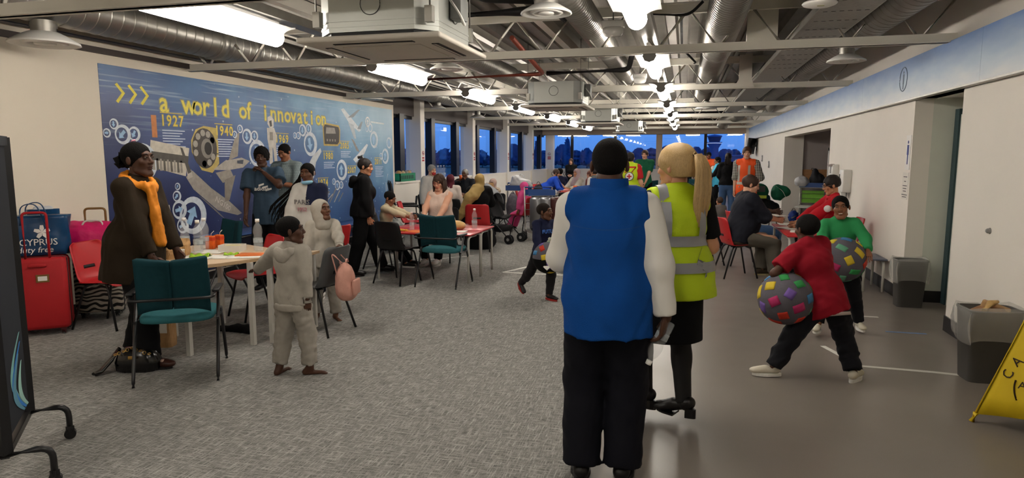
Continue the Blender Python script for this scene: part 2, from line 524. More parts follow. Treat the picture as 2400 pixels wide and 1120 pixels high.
# alcove
MB().span((XR + .2, 17.95, 0), (6.0, 18.1, ZC)).build('wall_alcove', m_grey, label='grey wall at the end of the alcove', kind='structure')
MB().span((XR + .02, 17.86, 0), (XR + .45, 17.96, 2.3)).build('wall_alcove_jamb', m_wallw, label='white jamb of the alcove opening', kind='structure')
MB().span((5.9, 12.0, 0), (6.0, 18.1, ZC)).build('wall_alcove_side', m_grey, label='grey side wall of the alcove', kind='structure')
MB().span((XR + .18, 12.3, 0), (6.0, 12.44, ZC)).build('wall_alcove_near', m_wallw, label='near wall of the alcove', kind='structure')
MB().span((XR + .2, 12.44, 2.6), (6.0, 18.0, 2.66)).build('ceiling_alcove', m_wallw, label='low ceiling of the alcove', kind='structure')
m_wood = M('rail_wood', '#b0835a', .5, var=.15, vscale=6, stretch=(1, 8, 8))
MB().span((XR + .45, 17.92, 1.0), (4.6, 17.955, 1.24)).build('trim_1', m_wood, label='wooden dado rail on the alcove wall', kind='structure')
MB().span((XR + .45, 17.90, 1.24), (4.6, 17.955, 1.29)).build('trim_2', m_wood, label='wooden rail capping on the alcove wall', kind='structure')
MB().span((2.95, 17.0, 0), (3.02, 17.5, .35)).build('skirting_block', m_wood, label='small wooden block by the alcove jamb', kind='structure')

# fascia with a printed sky
def fascia_mat():
    m = bpy.data.materials.new('fascia_sky_print'); m.use_nodes = True
    n, l = m.node_tree.nodes, m.node_tree.links
    b = n['Principled BSDF']; b.inputs['Roughness'].default_value = .45
    t = n.new('ShaderNodeTexCoord'); s = n.new('ShaderNodeSeparateXYZ'); l.new(t.outputs['Object'], s.inputs[0])
    mp = n.new('ShaderNodeMapping'); mp.inputs['Scale'].default_value = (1, 1.1, 4); l.new(t.outputs['Object'], mp.inputs[0])
    nz = n.new('ShaderNodeTexNoise'); nz.inputs['Scale'].default_value = 2.2; nz.inputs['Detail'].default_value = 6; l.new(mp.outputs[0], nz.inputs[0])
    r1 = n.new('ShaderNodeMapRange'); r1.inputs[1].default_value = 2.24; r1.inputs[2].default_value = 2.68
    l.new(s.outputs['Z'], r1.inputs[0])
    ad = n.new('ShaderNodeMath'); ad.operation = 'MULTIPLY_ADD'; ad.inputs[1].default_value = -.5
    l.new(nz.outputs['Fac'], ad.inputs[0])
    a2 = n.new('ShaderNodeMath'); a2.operation = 'ADD'; a2.inputs[1].default_value = .22
    l.new(r1.outputs[0], a2.inputs[0]); l.new(a2.outputs[0], ad.inputs[2])
    cr = n.new('ShaderNodeValToRGB'); e = cr.color_ramp.elements
    e[0].position = 0; e[0].color = srgb('#d5d9dc'); e[1].position = 1; e[1].color = srgb('#6f8fc6')
    q = e.new(.42); q.color = srgb('#a9bdd2')
    l.new(ad.outputs[0], cr.inputs[0]); l.new(cr.outputs[0], b.inputs['Base Color'])
    return m
fa = thing('wall_right_fascia', 'long blue fascia board printed with sky and clouds', 'fascia', kind='structure')
mf = fascia_mat()
ys = [YB, -1.2, 2.6, 6.4, 10.2, 14.0, 17.8, 21.6, 25.4, 27.1]
for i in range(len(ys) - 1):
    MB().span((XR - .06, ys[i] + .002, 2.24), (XR, ys[i + 1] - .002, 2.68)).build('fascia_panel', mf, fa)
MB().span((XR - .075, YB, 2.225), (XR, 27.1, 2.24)).build('edge_strip', m_galv, fa)
ic = thing('pictogram', 'grey oval outline with standing figure printed on the blue fascia', 'sign', (XR - .0605, 8.42, 2.475))
MB().tube([(0, .13 * math.cos(a), .13 * math.sin(a)) for a in [2 * PI * i / 28 for i in range(28)]], .006, 5, closed=True).build('oval_ring', M('picto_grey', '#5f6f86', .5), ic)
g = MB(); g.box((0, 0, .0), (.004, .035, .11), taper=1.0); g.box((0, 0, -.075), (.004, .025, .07)); g.tube([(-.002, 0, .075), (.002, 0, .075)], .017, 10)
g.build('figure', MATS['picto_grey'], ic)

# ---- roof deck with ribs
def deck():
    prof = []
    x = XL - .3
    while x < 6.0:
        prof += [(x, ZC + .09), (x + .05, ZC + .09), (x + .08, ZC), (x + .19, ZC), (x + .22, ZC + .09)]
        x += .3
    b = MB()
    n = len(prof)
    vs = [(px, y, z) for y in (YB, YF) for px, z in prof]
    b.add(vs, [(i, i + 1, n + i + 1, n + i) for i in range(n - 1)])
    return b
deck().build('ceiling', M('deck_steel', '#aaa59c', .38, .75, var=.15, vscale=3), label='ribbed steel roof deck', kind='structure')
MB().span((XL - .3, YB, ZC + .1), (6.1, YF + .3, ZC + .2)).build('ceiling_slab', m_spandrel, label='roof slab over the ribbed deck', kind='structure')
MB().span((XL - .3, YB - .15, 0), (6.1, YB, ZC + .2)).build('wall_back', m_wall, label='wall behind the viewpoint', kind='structure')
# ================================================================ ceiling services
# ---- trusses
TR = [(-.2, 2.60), (3.62, 2.56), (7.15, 2.67), (11.1, 2.67), (14.85, 2.67), (18.65, 2.67), (22.45, 2.67), (26.3, 2.67)]
PAN = .605
def web_mesh(dirn, z0, z1):
    b = MB(); b.tube([(0, 0, z0), (dirn * PAN / 2, 0, z1)], .019, 6)
    return b.mesh('web_bar', m_cream)
webs = {}
for i, (y, z) in enumerate(TR):
    t = thing('roof_truss', ['cream lattice truss behind the viewpoint', 'cream lattice truss just before the first cassette unit', 'cream lattice truss over the mural text and caution wall', 'cream lattice truss at the far edge of the mural', 'cream lattice truss at the first window column', 'cream lattice truss at the second window column', 'cream lattice truss at the third window column', 'cream lattice truss at the fourth window column'][i], 'truss', (0, y, 0), group='roof trusses across the ceiling')
    b = MB()
    b.span((XL, -.055, z), (XR, -.012, z + .012)); b.span((XL, .012, z), (XR, .055, z + .012))
    b.span((XL, -.022, z), (XR, -.012, z + .085)); b.span((XL, .012, z), (XR, .022, z + .085))
    b.build('bottom_chord', m_cream, t)
    b = MB(); b.span((XL, -.05, 3.15), (XR, .05, 3.165)); b.span((XL, -.02, 3.06), (XR, .02, 3.15))
    b.build('top_chord', m_cream, t)
    key = z
    if key not in webs:
        webs[key] = (web_mesh(1, z + .04, 3.10), web_mesh(-1, z + .04, 3.10))
    x = XL + PAN / 2
    while x < XR - .1:
        for w in webs[key]:
            o = bpy.data.objects.new('web_bar', w); link(o, t); o.location = (x, 0, 0)
        x += PAN

# ---- light fittings
m_tubeL = M('lamp_tube', '#ffffff', .3, var=0, emit=LAMP_POWER, ecol='#fff6ea')
def wing_mat():
    m = bpy.data.materials.new('translucent_wing'); m.use_nodes = True
    n, l = m.node_tree.nodes, m.node_tree.links; n.remove(n['Principled BSDF'])
    d_ = n.new('ShaderNodeBsdfDiffuse'); d_.inputs[0].default_value = (.5, .5, .5, 1)
    t_ = n.new('ShaderNodeBsdfTranslucent'); t_.inputs[0].default_value = (.92, .92, .9, 1)
    mx = n.new('ShaderNodeMixShader'); mx.inputs[0].default_value = .5
    l.new(d_.outputs[0], mx.inputs[1]); l.new(t_.outputs[0], mx.inputs[2]); l.new(mx.outputs[0], n['Material Output'].inputs[0])
    return m
m_refl = wing_mat()
m_end = M('end_plate_grey', '#8d8b88', .5, var=.03)
def fitting_meshes(L=1.55):
    prof = []
    for k in range(9):
        t = k / 8
        prof.append((.185 - .125 * math.sin(t * PI / 2), -.012 - .055 * (1 - math.cos(t * PI / 2))))
    out = {}
    tu = MB()
    ring = lambda y, s: [(.078 * s * math.sin(a), y, -.082 - .078 * s * math.cos(a)) for a in [-PI * .82 + 2 * PI * .82 * k / 15 for k in range(16)]]
    tu.loft([ring(.004, .9), ring(.02, 1), ring(L - .02, 1), ring(L - .004, .9)])
    out['tube_diffuser'] = (tu.mesh('tube_diffuser', m_tubeL), )
    for sd in (1, -1):
        b = MB()
        b.sheet(lambda u, v: (sd * prof[round(v * 8)][0], .01 + u * (L - .02), prof[round(v * 8)][1]), 1, 8, thick=.0)
        out['reflector_wing' + str(sd)] = b.mesh('reflector_wing', m_refl)
    ep = MB()
    poly = [(.187, 0), (.187, -.012)] + prof[1:] + [(.075, -.09), (.05, -.138), (0, -.155)]
    full = poly + [(-a, b2) for a, b2 in reversed(poly[:-1])]
    ep.prism(full, lambda a, b2, t: (a, t, b2), 0, .006)
    out['end_plate'] = ep.mesh('end_plate', m_end)
    hb = MB(); hb.span((-.035, .02, 0), (.035, L - .02, .05))
    out['spine'] = hb.mesh('spine', m_end)
    return out
FM = fitting_meshes()
def fitting(x, y, z, lab, grp, L=1.55):
    t = thing('light_fitting', lab, 'ceiling light', (x, y, z), group=grp)
    for nm, me in (('tube_diffuser', FM['tube_diffuser'][0]), ('reflector_wing', FM['reflector_wing1']), ('reflector_wing', FM['reflector_wing-1']), ('end_plate', FM['end_plate']), ('end_plate', FM['end_plate']), ('spine', FM['spine'])):
        o = bpy.data.objects.new(nm, me); link(o, t)
        if nm == 'end_plate' and me.users > 1 and [c for c in t.children if c.name.startswith('end_plate')][0] is not o:
            o.location = (0, L - .006, 0)
    return t
FY = [-3.05, .35, 3.78, 7.16, 10.56, 13.95, 17.3, 20.6, 24.0]
ORD = ['behind the viewpoint, rear one', 'behind the viewpoint', 'beside the first cassette unit', 'starting at the second truss from the first cassette', 'beside the second cassette unit', 'past the second cassette unit', 'beside the third cassette unit', 'past the third cassette unit', 'by the far windows']
for k, y in enumerate(FY):
    fitting(-.39, y, 2.745, 'twin-wing light fitting of the middle row ' + ORD[k], 'light fittings of the middle row')
for k, y in enumerate(FY):
    fitting(-3.55, y, 2.745, 'twin-wing light fitting of the mural row ' + ORD[k], 'light fittings beside the mural wall')
for x in (-.39, -3.55):
    b = MB(); b.span((x - .07, YB, 2.82), (x + .07, YF - .7, 2.90))
    b.build('cable_trunking', m_galv, label='long galvanised trunking carrying the ' + ('middle' if x > -1 else 'mural side') + ' row of lights', cat='trunking', group='trunking over the lights')
# lamps of the bulkhead by the far windows
m_spot = M('bulkhead_lamp', '#ffffff', .3, var=0, emit=14.0, ecol='#fff0dc')
for x, w_ in ((-5.2, 'corner post'), (-4.5, 'first far mullion'), (-3.2, 'second far mullion'), (-2.2, 'fourth cassette unit'), (.3, 'beige far column'), (2.0, 'bent duct end')):
    t = thing('strip_light', 'short strip light under the bulkhead near the ' + w_, 'ceiling light', (x, 29.2, 2.50), group='strip lights by the far windows')
    MB().span((-.3, -.06, .02), (.3, .06, .06)).build('housing', m_white, t)
    MB().span((-.28, -.045, .0), (.28, .045, .02)).build('lamp', m_spot, t)

# ---- spiral ducts
def duct(x, z, r, y0, y1, lab, pitch=.14, mat=None, collars=(), grp=None, boots=()):
    t = thing('air_duct', lab, 'duct', (x, y0, z), group=grp)
    prof = []
    y = 0.0; L = y1 - y0
    while y < L:
        prof += [(r, y), (r, min(L, y + .006)), (r, min(L, y + pitch - .018)), (r, min(L, y + pitch - .012)), (r + .0045, min(L, y + pitch - .009)), (r + .0045, min(L, y + pitch - .003))]
        y += pitch
    prof.append((r, L))
    b = MB(); b.lathe([(.001, 0)] + prof + [(.001, L)], (0, 0, 0), 26, axis=(0, 1, 0), sm=True)
    b.build('spiral_tube', mat or m_galv, t)
    for c in collars:
        MB().lathe([(r, c - y0 - .06), (r + .014, c - y0 - .055), (r + .014, c - y0 + .055), (r, c - y0 + .06)], (0, 0, 0), 26, axis=(0, 1, 0)).build('collar', mat or m_galv, t)
    return t
m_galvd = M('galvanised_dull', '#8b8781', .42, .8, var=.15, vscale=7)
def diffuser(x, y, z, s, lab, zt, spig=.075):
    t = thing('ceiling_diffuser', lab, 'air diffuser', (x, y, z), group='round air diffusers under the ducts')
    MB().lathe([(spig * .98, .05 * s), (spig * .98, zt - z)], n=20).build('spigot', m_galv, t)
    MB().lathe([(spig * 1.06, .10 * s), (spig * 1.06, .13 * s)], n=20).build('clamp_band', m_galv, t)
    MB().lathe([(.09 * s, .075 * s), (.12 * s, .06 * s), (.2 * s, .012 * s), (.205 * s, 0), (.19 * s, -.004 * s), (.13 * s, .03 * s), (.09 * s, .06 * s)], n=28).build('dish', m_white, t)
    MB().lathe([(.13 * s, .012 * s), (.135 * s, .006 * s), (.10 * s, .0), (.09 * s, .03 * s)], n=24).build('cone_ring', m_white, t)
    MB().lathe([(.002, -.004 * s), (.06 * s, -.002 * s), (.065 * s, .006 * s), (.05 * s, .03 * s), (.002, .03 * s)], n=20).build('centre_cone', m_white, t)
    MB().lathe([(.002, .055 * s), (.10 * s, .055 * s)], n=20).build('throat', m_dark, t)
duct(-5.55, 2.99, .2, YB, 12.0, 'large spiral air duct along the mural wall', collars=(2.2, 7.0, 7.6))
duct(-5.55, 3.0, .17, 12.0, 27, 'spiral air duct along the strip windows', collars=(12.1, 19))
duct(.35, 3.0, .18, YB, 16.6, 'bright spiral air duct over the vinyl floor', pitch=.085, collars=(9.0, 13.2))
duct(1.77, 2.99, .19, YB, 21.0, 'spiral air duct beside the fascia', pitch=.13, mat=m_galvd, collars=(11.8,))
duct(-1.0, 2.98, .14, 3.0, 11.6, 'spiral air duct beside the cassette units', pitch=.075, collars=(8.6,))
duct(-2.9, 2.97, .15, 7.6, 17.5, 'narrow spiral air duct behind the first cassette', pitch=.09)
diffuser(-5.5, 4.75, 2.60, 1.35, 'round diffuser on a spigot beside the mural top', 2.80, .1)
diffuser(-5.62, 11.35, 2.66, 1.05, 'round diffuser above the right end of the mural', 2.80)
diffuser(-5.5, 17.4, 2.66, 1.05, 'round diffuser above the second window column', 2.83)
diffuser(-5.5, 14.4, 2.70, .9, 'round diffuser above the first window column', 2.83)
diffuser(-4.7, 20.8, 2.66, 1.05, 'round diffuser beside the lights near the far windows', 2.9)
diffuser(-1.10, 5.3, 2.74, 1.0, 'round diffuser between cassette unit and middle lights', 2.85, .1)
diffuser(-2.82, 7.7, 2.66, 1.0, 'round diffuser under the narrow duct', 2.82)
diffuser(1.63, 7.85, 2.62, .95, 'round diffuser below the duct beside the fascia', 2.81)
diffuser(.42, 15.4, 2.66, 1.15, 'round diffuser at the end of the bright duct', 2.82)
diffuser(1.4, 16.7, 2.66, 1.1, 'round diffuser beside the fascia further along', 2.84)
b = MB(); b.tube(fillet([(1.77, 21.02, 2.95), (1.6, 22.4, 2.9), (1.2, 22.8, 2.75), (1.15, 22.9, 2.58)], .5, 6), .17, 16)
b.build('bent_duct', m_galvd, label='bent end of the duct near the far windows', cat='duct')

# ---- cassette air conditioners
m_case = M('cassette_case', '#aeb0aa', .38, .55, var=.06, vscale=3)
m_panel = M('cassette_panel', '#c9c2b6', .5, var=.02)
def cassette(x, y, lab):
    t = thing('cassette_air_conditioner', lab, 'air conditioner', (x, y, 2.35), group='ceiling cassette air conditioners')
    w = .42; c = .12
    octo = [(-w, -w + c), (-w + c, -w), (w - c, -w), (w, -w + c), (w, w - c), (w - c, w), (-w + c, w), (-w, w - c)]
    MB().prism(octo[::-1], lambda a, b2, q: (a, b2, q), .07, .38).build('casing', m_case, t)
    for zz in (.10, .135):
        MB().prism([(a * 1.008, b2 * 1.008) for a, b2 in octo[::-1]], lambda a, b2, q: (a, b2, q), zz, zz + .012).build('pressed_rib', m_case, t)
    MB().prism([(a * .97, b2 * .97) for a, b2 in octo[::-1]], lambda a, b2, q: (a, b2, q), .035, .075).build('shadow_gap', m_dark, t)
    MB().box((0, 0, .018), (1.0, 1.0, .036), bev=.014).build('panel', m_panel, t)
    MB().box((0, 0, -.002), (.56, .56, .008), bev=.002).build('intake_grille', m_panel, t)
    for k in range(4):
        a = k * PI / 2
        m = Matrix.Rotation(a, 3, 'Z')
        MB().box(m @ Vector((0, -.385, -.001)), (.56, .05, .006), rot=m).build('louvre_slot', m_dark, t)
        MB().box(m @ Vector((0, -.377, -.004)), (.55, .03, .004), rot=m @ Matrix.Rotation(.25, 3, 'X')).build('louvre_blade', m_panel, t)
        cx, cy = (m @ Vector((w - .02, w - .02, 0))).xy
        MB().tube([(cx, cy, .2), (cx, cy, .985)], .006, 6).build('hanger_rod', m_galv, t)
        MB().box((cx * .985, cy * .985, .16), (.05, .05, .1)).build('corner_bracket', m_galv, t)
        MB().tube([m @ Vector((.07 * math.cos(q), -.424, .24 + .07 * math.sin(q))) for q in [2 * PI * i / 24 for i in range(24)]], .0025, 4, closed=True).build('knockout_ring', m_dark, t)
    MB().box((w + .05, -.05, .27), (.08, .14, .18), bev=.006).build('junction_box', M('junction_grey', '#6f706e', .5), t)
    MB().tube(fillet([(w + .05, -.05, .20), (w + .12, -.1, .12), (w + .1, -.18, .2), (w + .02, -.14, .3)], .06), .008, 6).build('flex_cable', m_white, t)
cassette(-1.98, 4.42, 'big ceiling cassette unit hanging by the mural side lights')
cassette(-1.93, 10.3, 'ceiling cassette unit with pale strip, second from the mural text')
cassette(-1.95, 15.75, 'ceiling cassette unit above the crowd, third along')
cassette(-1.75, 21.9, 'small looking ceiling cassette unit by the far windows')

# ---- tray, pipes, devices
tr = thing('cable_tray', 'wide perforated grey cable tray running beside the fascia duct', 'cable tray', (0, 0, 0))
m_tray = M('tray_grey', '#8f8d87', .5, .5, var=.1, vscale=25, bump=.6, bscale=38)
MB().span((1.05, YB, 2.84), (1.5, 19.5, 2.846)).build('tray_base', m_tray, tr)
for x in (1.05, 1.5):
    MB().span((x - .004, YB, 2.84), (x + .004, 19.5, 2.90)).build('side_rail', m_galv, tr)
SLM = MB().span((0, 0, 0), (.035, .012, .0025)).mesh('slot', m_dark)
for k in range(14):
    y = 4.6 + k * .42
    for j in range(6):
        o = bpy.data.objects.new('slot', SLM); link(o, tr); o.location = (1.10 + j * .065, y, 2.838)
m_pipeb = M('pipe_lagging', '#171616', .7, var=.05)
m_pipec = M('pipe_copper', '#7a3b2c', .5, .2, var=.1)
def pipe(pts, r, mat, lab, cat='pipe', rad=.1):
    b = MB(); b.tube(fillet(pts, rad, 5), r, 10); return b.build('service_pipe', mat, label=lab, cat=cat)
pipe([(-2.55, 6.5, 3.02), (-1.5, 6.45, 3.02), (-1.24, 6.45, 3.02), (-1.24, 6.9, 3.03)], .045, m_pipeb, 'black lagged pipe beside the first cassette unit')
pipe([(-1.9, 5.0, 3.18), (-1.9, 6.2, 3.12), (-1.3, 6.35, 3.1)], .055, m_pipeb, 'short thick black lagged pipe above the first diffuser')
pipe([(-4.2, 9.6, 2.775), (-1.98, 9.37, 2.78), (-1.98, 7.6, 2.98)], .03, m_pipec, 'copper brown pipe crossing towards the second cassette')
pipe([(-1.94, 9.42, 2.79), (-.78, 9.3, 2.79), (-.7, 8.9, 2.95)], .035, m_pipeb, 'black lagged pipe above the second cassette')
pipe([(-.14, 11.22, 2.71), (.72, 11.22, 2.72), (.92, 11.25, 2.9), (.93, 11.3, 3.1)], .03, m_pipeb, 'black cable bundle along a truss chord')
pipe([(-1.35, 15.6, 2.74), (.9, 15.6, 2.74)], .035, m_pipeb, 'black cable bundle along the fourth truss')
pipe([(-1.3, 18.95, 2.80), (1.0, 18.95, 2.80)], .035, m_pipeb, 'black cable bundle along the fifth truss')
pipe([(-3.0, 22.6, 2.80), (1.0, 22.6, 2.80)], .03, m_pipeb, 'black cable bundle near the far windows')
pipe([(XL + .1, YB, 2.82), (XL + .1, 13.0, 2.82)], .03, m_galv, 'thin galvanised conduit along the top of the mural wall', 'conduit')
pipe([(-.08, 7.15, 3.05), (-.08, 9.0, 3.0), (.1, 9.6, 2.9), (.1, 11.1, 3.08)], .014, m_pipeb, 'thin black cable hanging by the middle lights', 'cable')
pipe([(-.5, 6.5, 2.95), (.0, 6.6, 2.93), (.12, 6.6, 3.05)], .014, m_pipeb, 'thin black cable looped under the deck', 'cable')
for k in range(3):
    MB().span((XL, YB, 2.70 + k * .0), (XL + .05, 13.15, 2.76)).build('trim_%d' % (k + 3), m_spandrel, label='dark strip along the top of the cream wall', kind='structure') if k == 0 else None
for i, x in enumerate((-4.95, -4.1, -2.4, -1.7, .8, 2.1)):
    b = MB(); b.span((x - .05, YB, 3.17), (x + .05, YF - .5, 3.30))
    b.build('purlin', m_cream if i % 2 else m_galvd, label='roof purlin running the length of the room', kind='structure')
def bulkhead_lamp(x, y, z, lab):
    t = thing('emergency_light', lab, 'emergency light', (x, y, z), group='emergency lights')
    MB().box((0, 0, .06), (.22, .1, .07), bev=.01).build('housing', m_white, t)
    MB().loft([[(w2 * .1 * math.cos(a), w2 * .07 * math.sin(a), zz) for a in [2 * PI * i / 16 for i in range(16)]] for zz, w2 in ((.03, 1.05), (-.02, 1.0), (-.05, .8), (-.06, .3))]).build('clear_bowl', M('clear_bowl', '#d8d6d0', .2, var=0, alpha=.55), t)
    MB().tube([(0, 0, .09), (0, 0, .3)], .008, 6).build('drop_rod', m_galv, t)
bulkhead_lamp(-.72, 6.7, 2.84, 'clear-bowl emergency light beside the middle lights')
bulkhead_lamp(-.74, 11.0, 2.84, 'clear-bowl emergency light above the second fitting')
t = thing('access_point', 'white oval wireless access point under the cable tray', 'access point', (.98, 5.75, 2.80))
MB().ell((0, 0, 0), (.13, .13, .03), 24, 8).build('shell', m_white, t)
MB().box((0, -.05, -.028), (.05, .012, .004)).build('badge', M('badge_olive', '#8c8a5a', .5), t)
t = thing('steel_plate', 'cream gusset column dropping to the second truss chord', 'gusset', (.85, 10.95, 2.68))
MB().prism([(-.15, 0), (.15, 0), (.11, .12), (.11, .5), (-.08, .5), (-.08, .12)], lambda a, b2, q: (a, q, b2), 0, .02).build('plate', m_cream, t)
MB().span((.58, 7.4, 2.78), (.88, 7.44, 3.3)).build('duct_panel', m_cream, label='cream vertical panel above the first truss chord', cat='panel')
# ================================================================ implicit-surface bodies
def vnorm(a):
    a = np.asarray(a, float); n = np.linalg.norm(a)
    return a / n if n > 1e-9 else a

class Blob:
    """smooth union of round cones and ellipsoids, meshed by surface nets"""
    def __init__(s, k=.03):
        s.p = []; s.k = k
    def cone(s, a, b, ra, rb, cut0=False, cut1=False, k=None):
        s.p.append(('c', np.asarray(a, float), np.asarray(b, float), ra, rb, cut0, cut1, s.k if k is None else k)); return s
    def ell(s, c, r, Rm=None, k=None):
        s.p.append(('e', np.asarray(c, float), np.asarray(r, float), np.eye(3) if Rm is None else np.asarray(Rm, float), s.k if k is None else k)); return s
    def econe(s, a, b, ra, rb, q, Rm, cut0=False, cut1=False, k=None):
        """round cone squeezed by q along the second axis of Rm (columns = axes)"""
        s.p.append(('q', np.asarray(a, float), np.asarray(b, float), ra, rb, q, np.asarray(Rm, float), cut0, cut1, s.k if k is None else k)); return s
    def sub(s, c, r, Rm=None, k=.01):
        s.p.append(('-', np.asarray(c, float), np.asarray(r, float), np.eye(3) if Rm is None else np.asarray(Rm, float), k)); return s
    def clip(s, pt, n):
        """keep the side n points to"""
        s.p.append(('k', np.asarray(pt, float), vnorm(n))); return s
    def bounds(s):
        lo = np.full(3, 1e9); hi = -lo
        for p in s.p:
            if p[0] in 'c':
                m = max(p[3], p[4]); pts = [p[1] - m, p[1] + m, p[2] - m, p[2] + m]
            elif p[0] == 'q':
                m = max(p[3], p[4]) * max(1, p[5]); pts = [p[1] - m, p[1] + m, p[2] - m, p[2] + m]
            elif p[0] == 'e':
                m = p[2].max(); pts = [p[1] - m, p[1] + m]
            else:
                continue
            for q in pts:
                lo = np.minimum(lo, q); hi = np.maximum(hi, q)
        return lo, hi
    def mesh(s, h, wr=0.0, wf=18.0, seed=0, wdir=None):
        lo, hi = s.bounds(); lo = lo - 2.5 * h - wr * 2; hi = hi + 2.5 * h + wr * 2
        n = np.ceil((hi - lo) / h).astype(int) + 1
        D = np.full(n, 1.0, np.float32)
        ax = [(lo[i] + h * np.arange(n[i])).astype(np.float32) for i in range(3)]
        for p in s.p:
            if p[0] == 'k':
                G = ((ax[0] - p[1][0]) * p[2][0])[:, None, None] + ((ax[1] - p[1][1]) * p[2][1])[None, :, None] + ((ax[2] - p[1][2]) * p[2][2])[None, None, :]
                D = np.maximum(D, -G)
                continue
            if p[0] == 'c':
                m = max(p[3], p[4]); b0 = np.minimum(p[1], p[2]) - m; b1 = np.maximum(p[1], p[2]) + m; k = p[7]
            elif p[0] == 'q':
                m = max(p[3], p[4]) * max(1, p[5]); b0 = np.minimum(p[1], p[2]) - m; b1 = np.maximum(p[1], p[2]) + m; k = p[9]
            else:
                m = p[2].max(); b0 = p[1] - m; b1 = p[1] + m; k = p[4]
            mg = k + 2 * h + wr * 2
            i0 = np.clip(np.floor((b0 - mg - lo) / h).astype(int), 0, n - 1)
            i1 = np.clip(np.ceil((b1 + mg - lo) / h).astype(int) + 1, 1, n)
            sl = tuple(slice(i0[i], i1[i]) for i in range(3))
            X = ax[0][sl[0]][:, None, None]; Y = ax[1][sl[1]][None, :, None]; Z = ax[2][sl[2]][None, None, :]
            if p[0] in 'cq':
                a, b, ra, rb = p[1], p[2], p[3], p[4]
                if p[0] == 'q':
                    Q = p[6]; S = np.diag([1, 1 / p[5], 1]) @ Q.T
                    px_ = S[0, 0] * (X - a[0]) + S[0, 1] * (Y - a[1]) + S[0, 2] * (Z - a[2])
                    py_ = S[1, 0] * (X - a[0]) + S[1, 1] * (Y - a[1]) + S[1, 2] * (Z - a[2])
                    pz_ = S[2, 0] * (X - a[0]) + S[2, 1] * (Y - a[1]) + S[2, 2] * (Z - a[2])
                    ba = S @ (b - a); c0, c1 = p[7], p[8]; sc = min(1, p[5])
                else:
                    px_, py_, pz_ = X - a[0], Y - a[1], Z - a[2]
                    ba = b - a; c0, c1 = p[5], p[6]; sc = 1
                L2 = max(float(ba @ ba), 1e-9)
                t = (px_ * ba[0] + py_ * ba[1] + pz_ * ba[2]) / L2
                tc = np.clip(t, 0, 1)
                d = (np.sqrt((px_ - tc * ba[0]) ** 2 + (py_ - tc * ba[1]) ** 2 + (pz_ - tc * ba[2]) ** 2) - (ra + (rb - ra) * tc)) * sc
                L = math.sqrt(L2)
                if c0: d = np.maximum(d, -t * L)
                if c1: d = np.maximum(d, (t - 1) * L)
            else:
                r, Q = p[2], p[3]
                u = ((Q[0, 0] * (X - p[1][0]) + Q[1, 0] * (Y - p[1][1]) + Q[2, 0] * (Z - p[1][2])) / r[0]) ** 2
                u = u + ((Q[0, 1] * (X - p[1][0]) + Q[1, 1] * (Y - p[1][1]) + Q[2, 1] * (Z - p[1][2])) / r[1]) ** 2
                u = u + ((Q[0, 2] * (X - p[1][0]) + Q[1, 2] * (Y - p[1][1]) + Q[2, 2] * (Z - p[1][2])) / r[2]) ** 2
                u = np.sqrt(u)
                d = (u - 1) * float(r.min()) * (.6 + .4 * float(r.max() / r.min()))
            A = D[sl]
            if p[0] == '-':
                e = np.maximum(k - np.abs(A + d), 0) / k
                D[sl] = np.maximum(A, -d) + e * e * k * .25
            else:
                e = np.maximum(k - np.abs(A - d), 0) / k
                D[sl] = np.minimum(A, d) - e * e * k * .25
        if wr > 0:
            rg = np.random.RandomState(seed)
            W = np.zeros(n, np.float32)
            for q in range(7):
                v = rg.normal(size=3)
                if wdir is not None: v = v * np.asarray(wdir)
                v = vnorm(v) * wf * (.6 + 1.3 * rg.rand()) * (1 + q * .25); ph = rg.rand() * 7
                arg = (ax[0] * v[0])[:, None, None] + (ax[1] * v[1])[None, :, None] + (ax[2] * v[2])[None, None, :] + ph
                if q % 2: arg = arg + 1.6 * np.sin(arg * .37 + q)
                W += np.sin(arg) / (1 + q * .4)
            D = D + (wr * .38) * W
        return nets(D, lo, h)

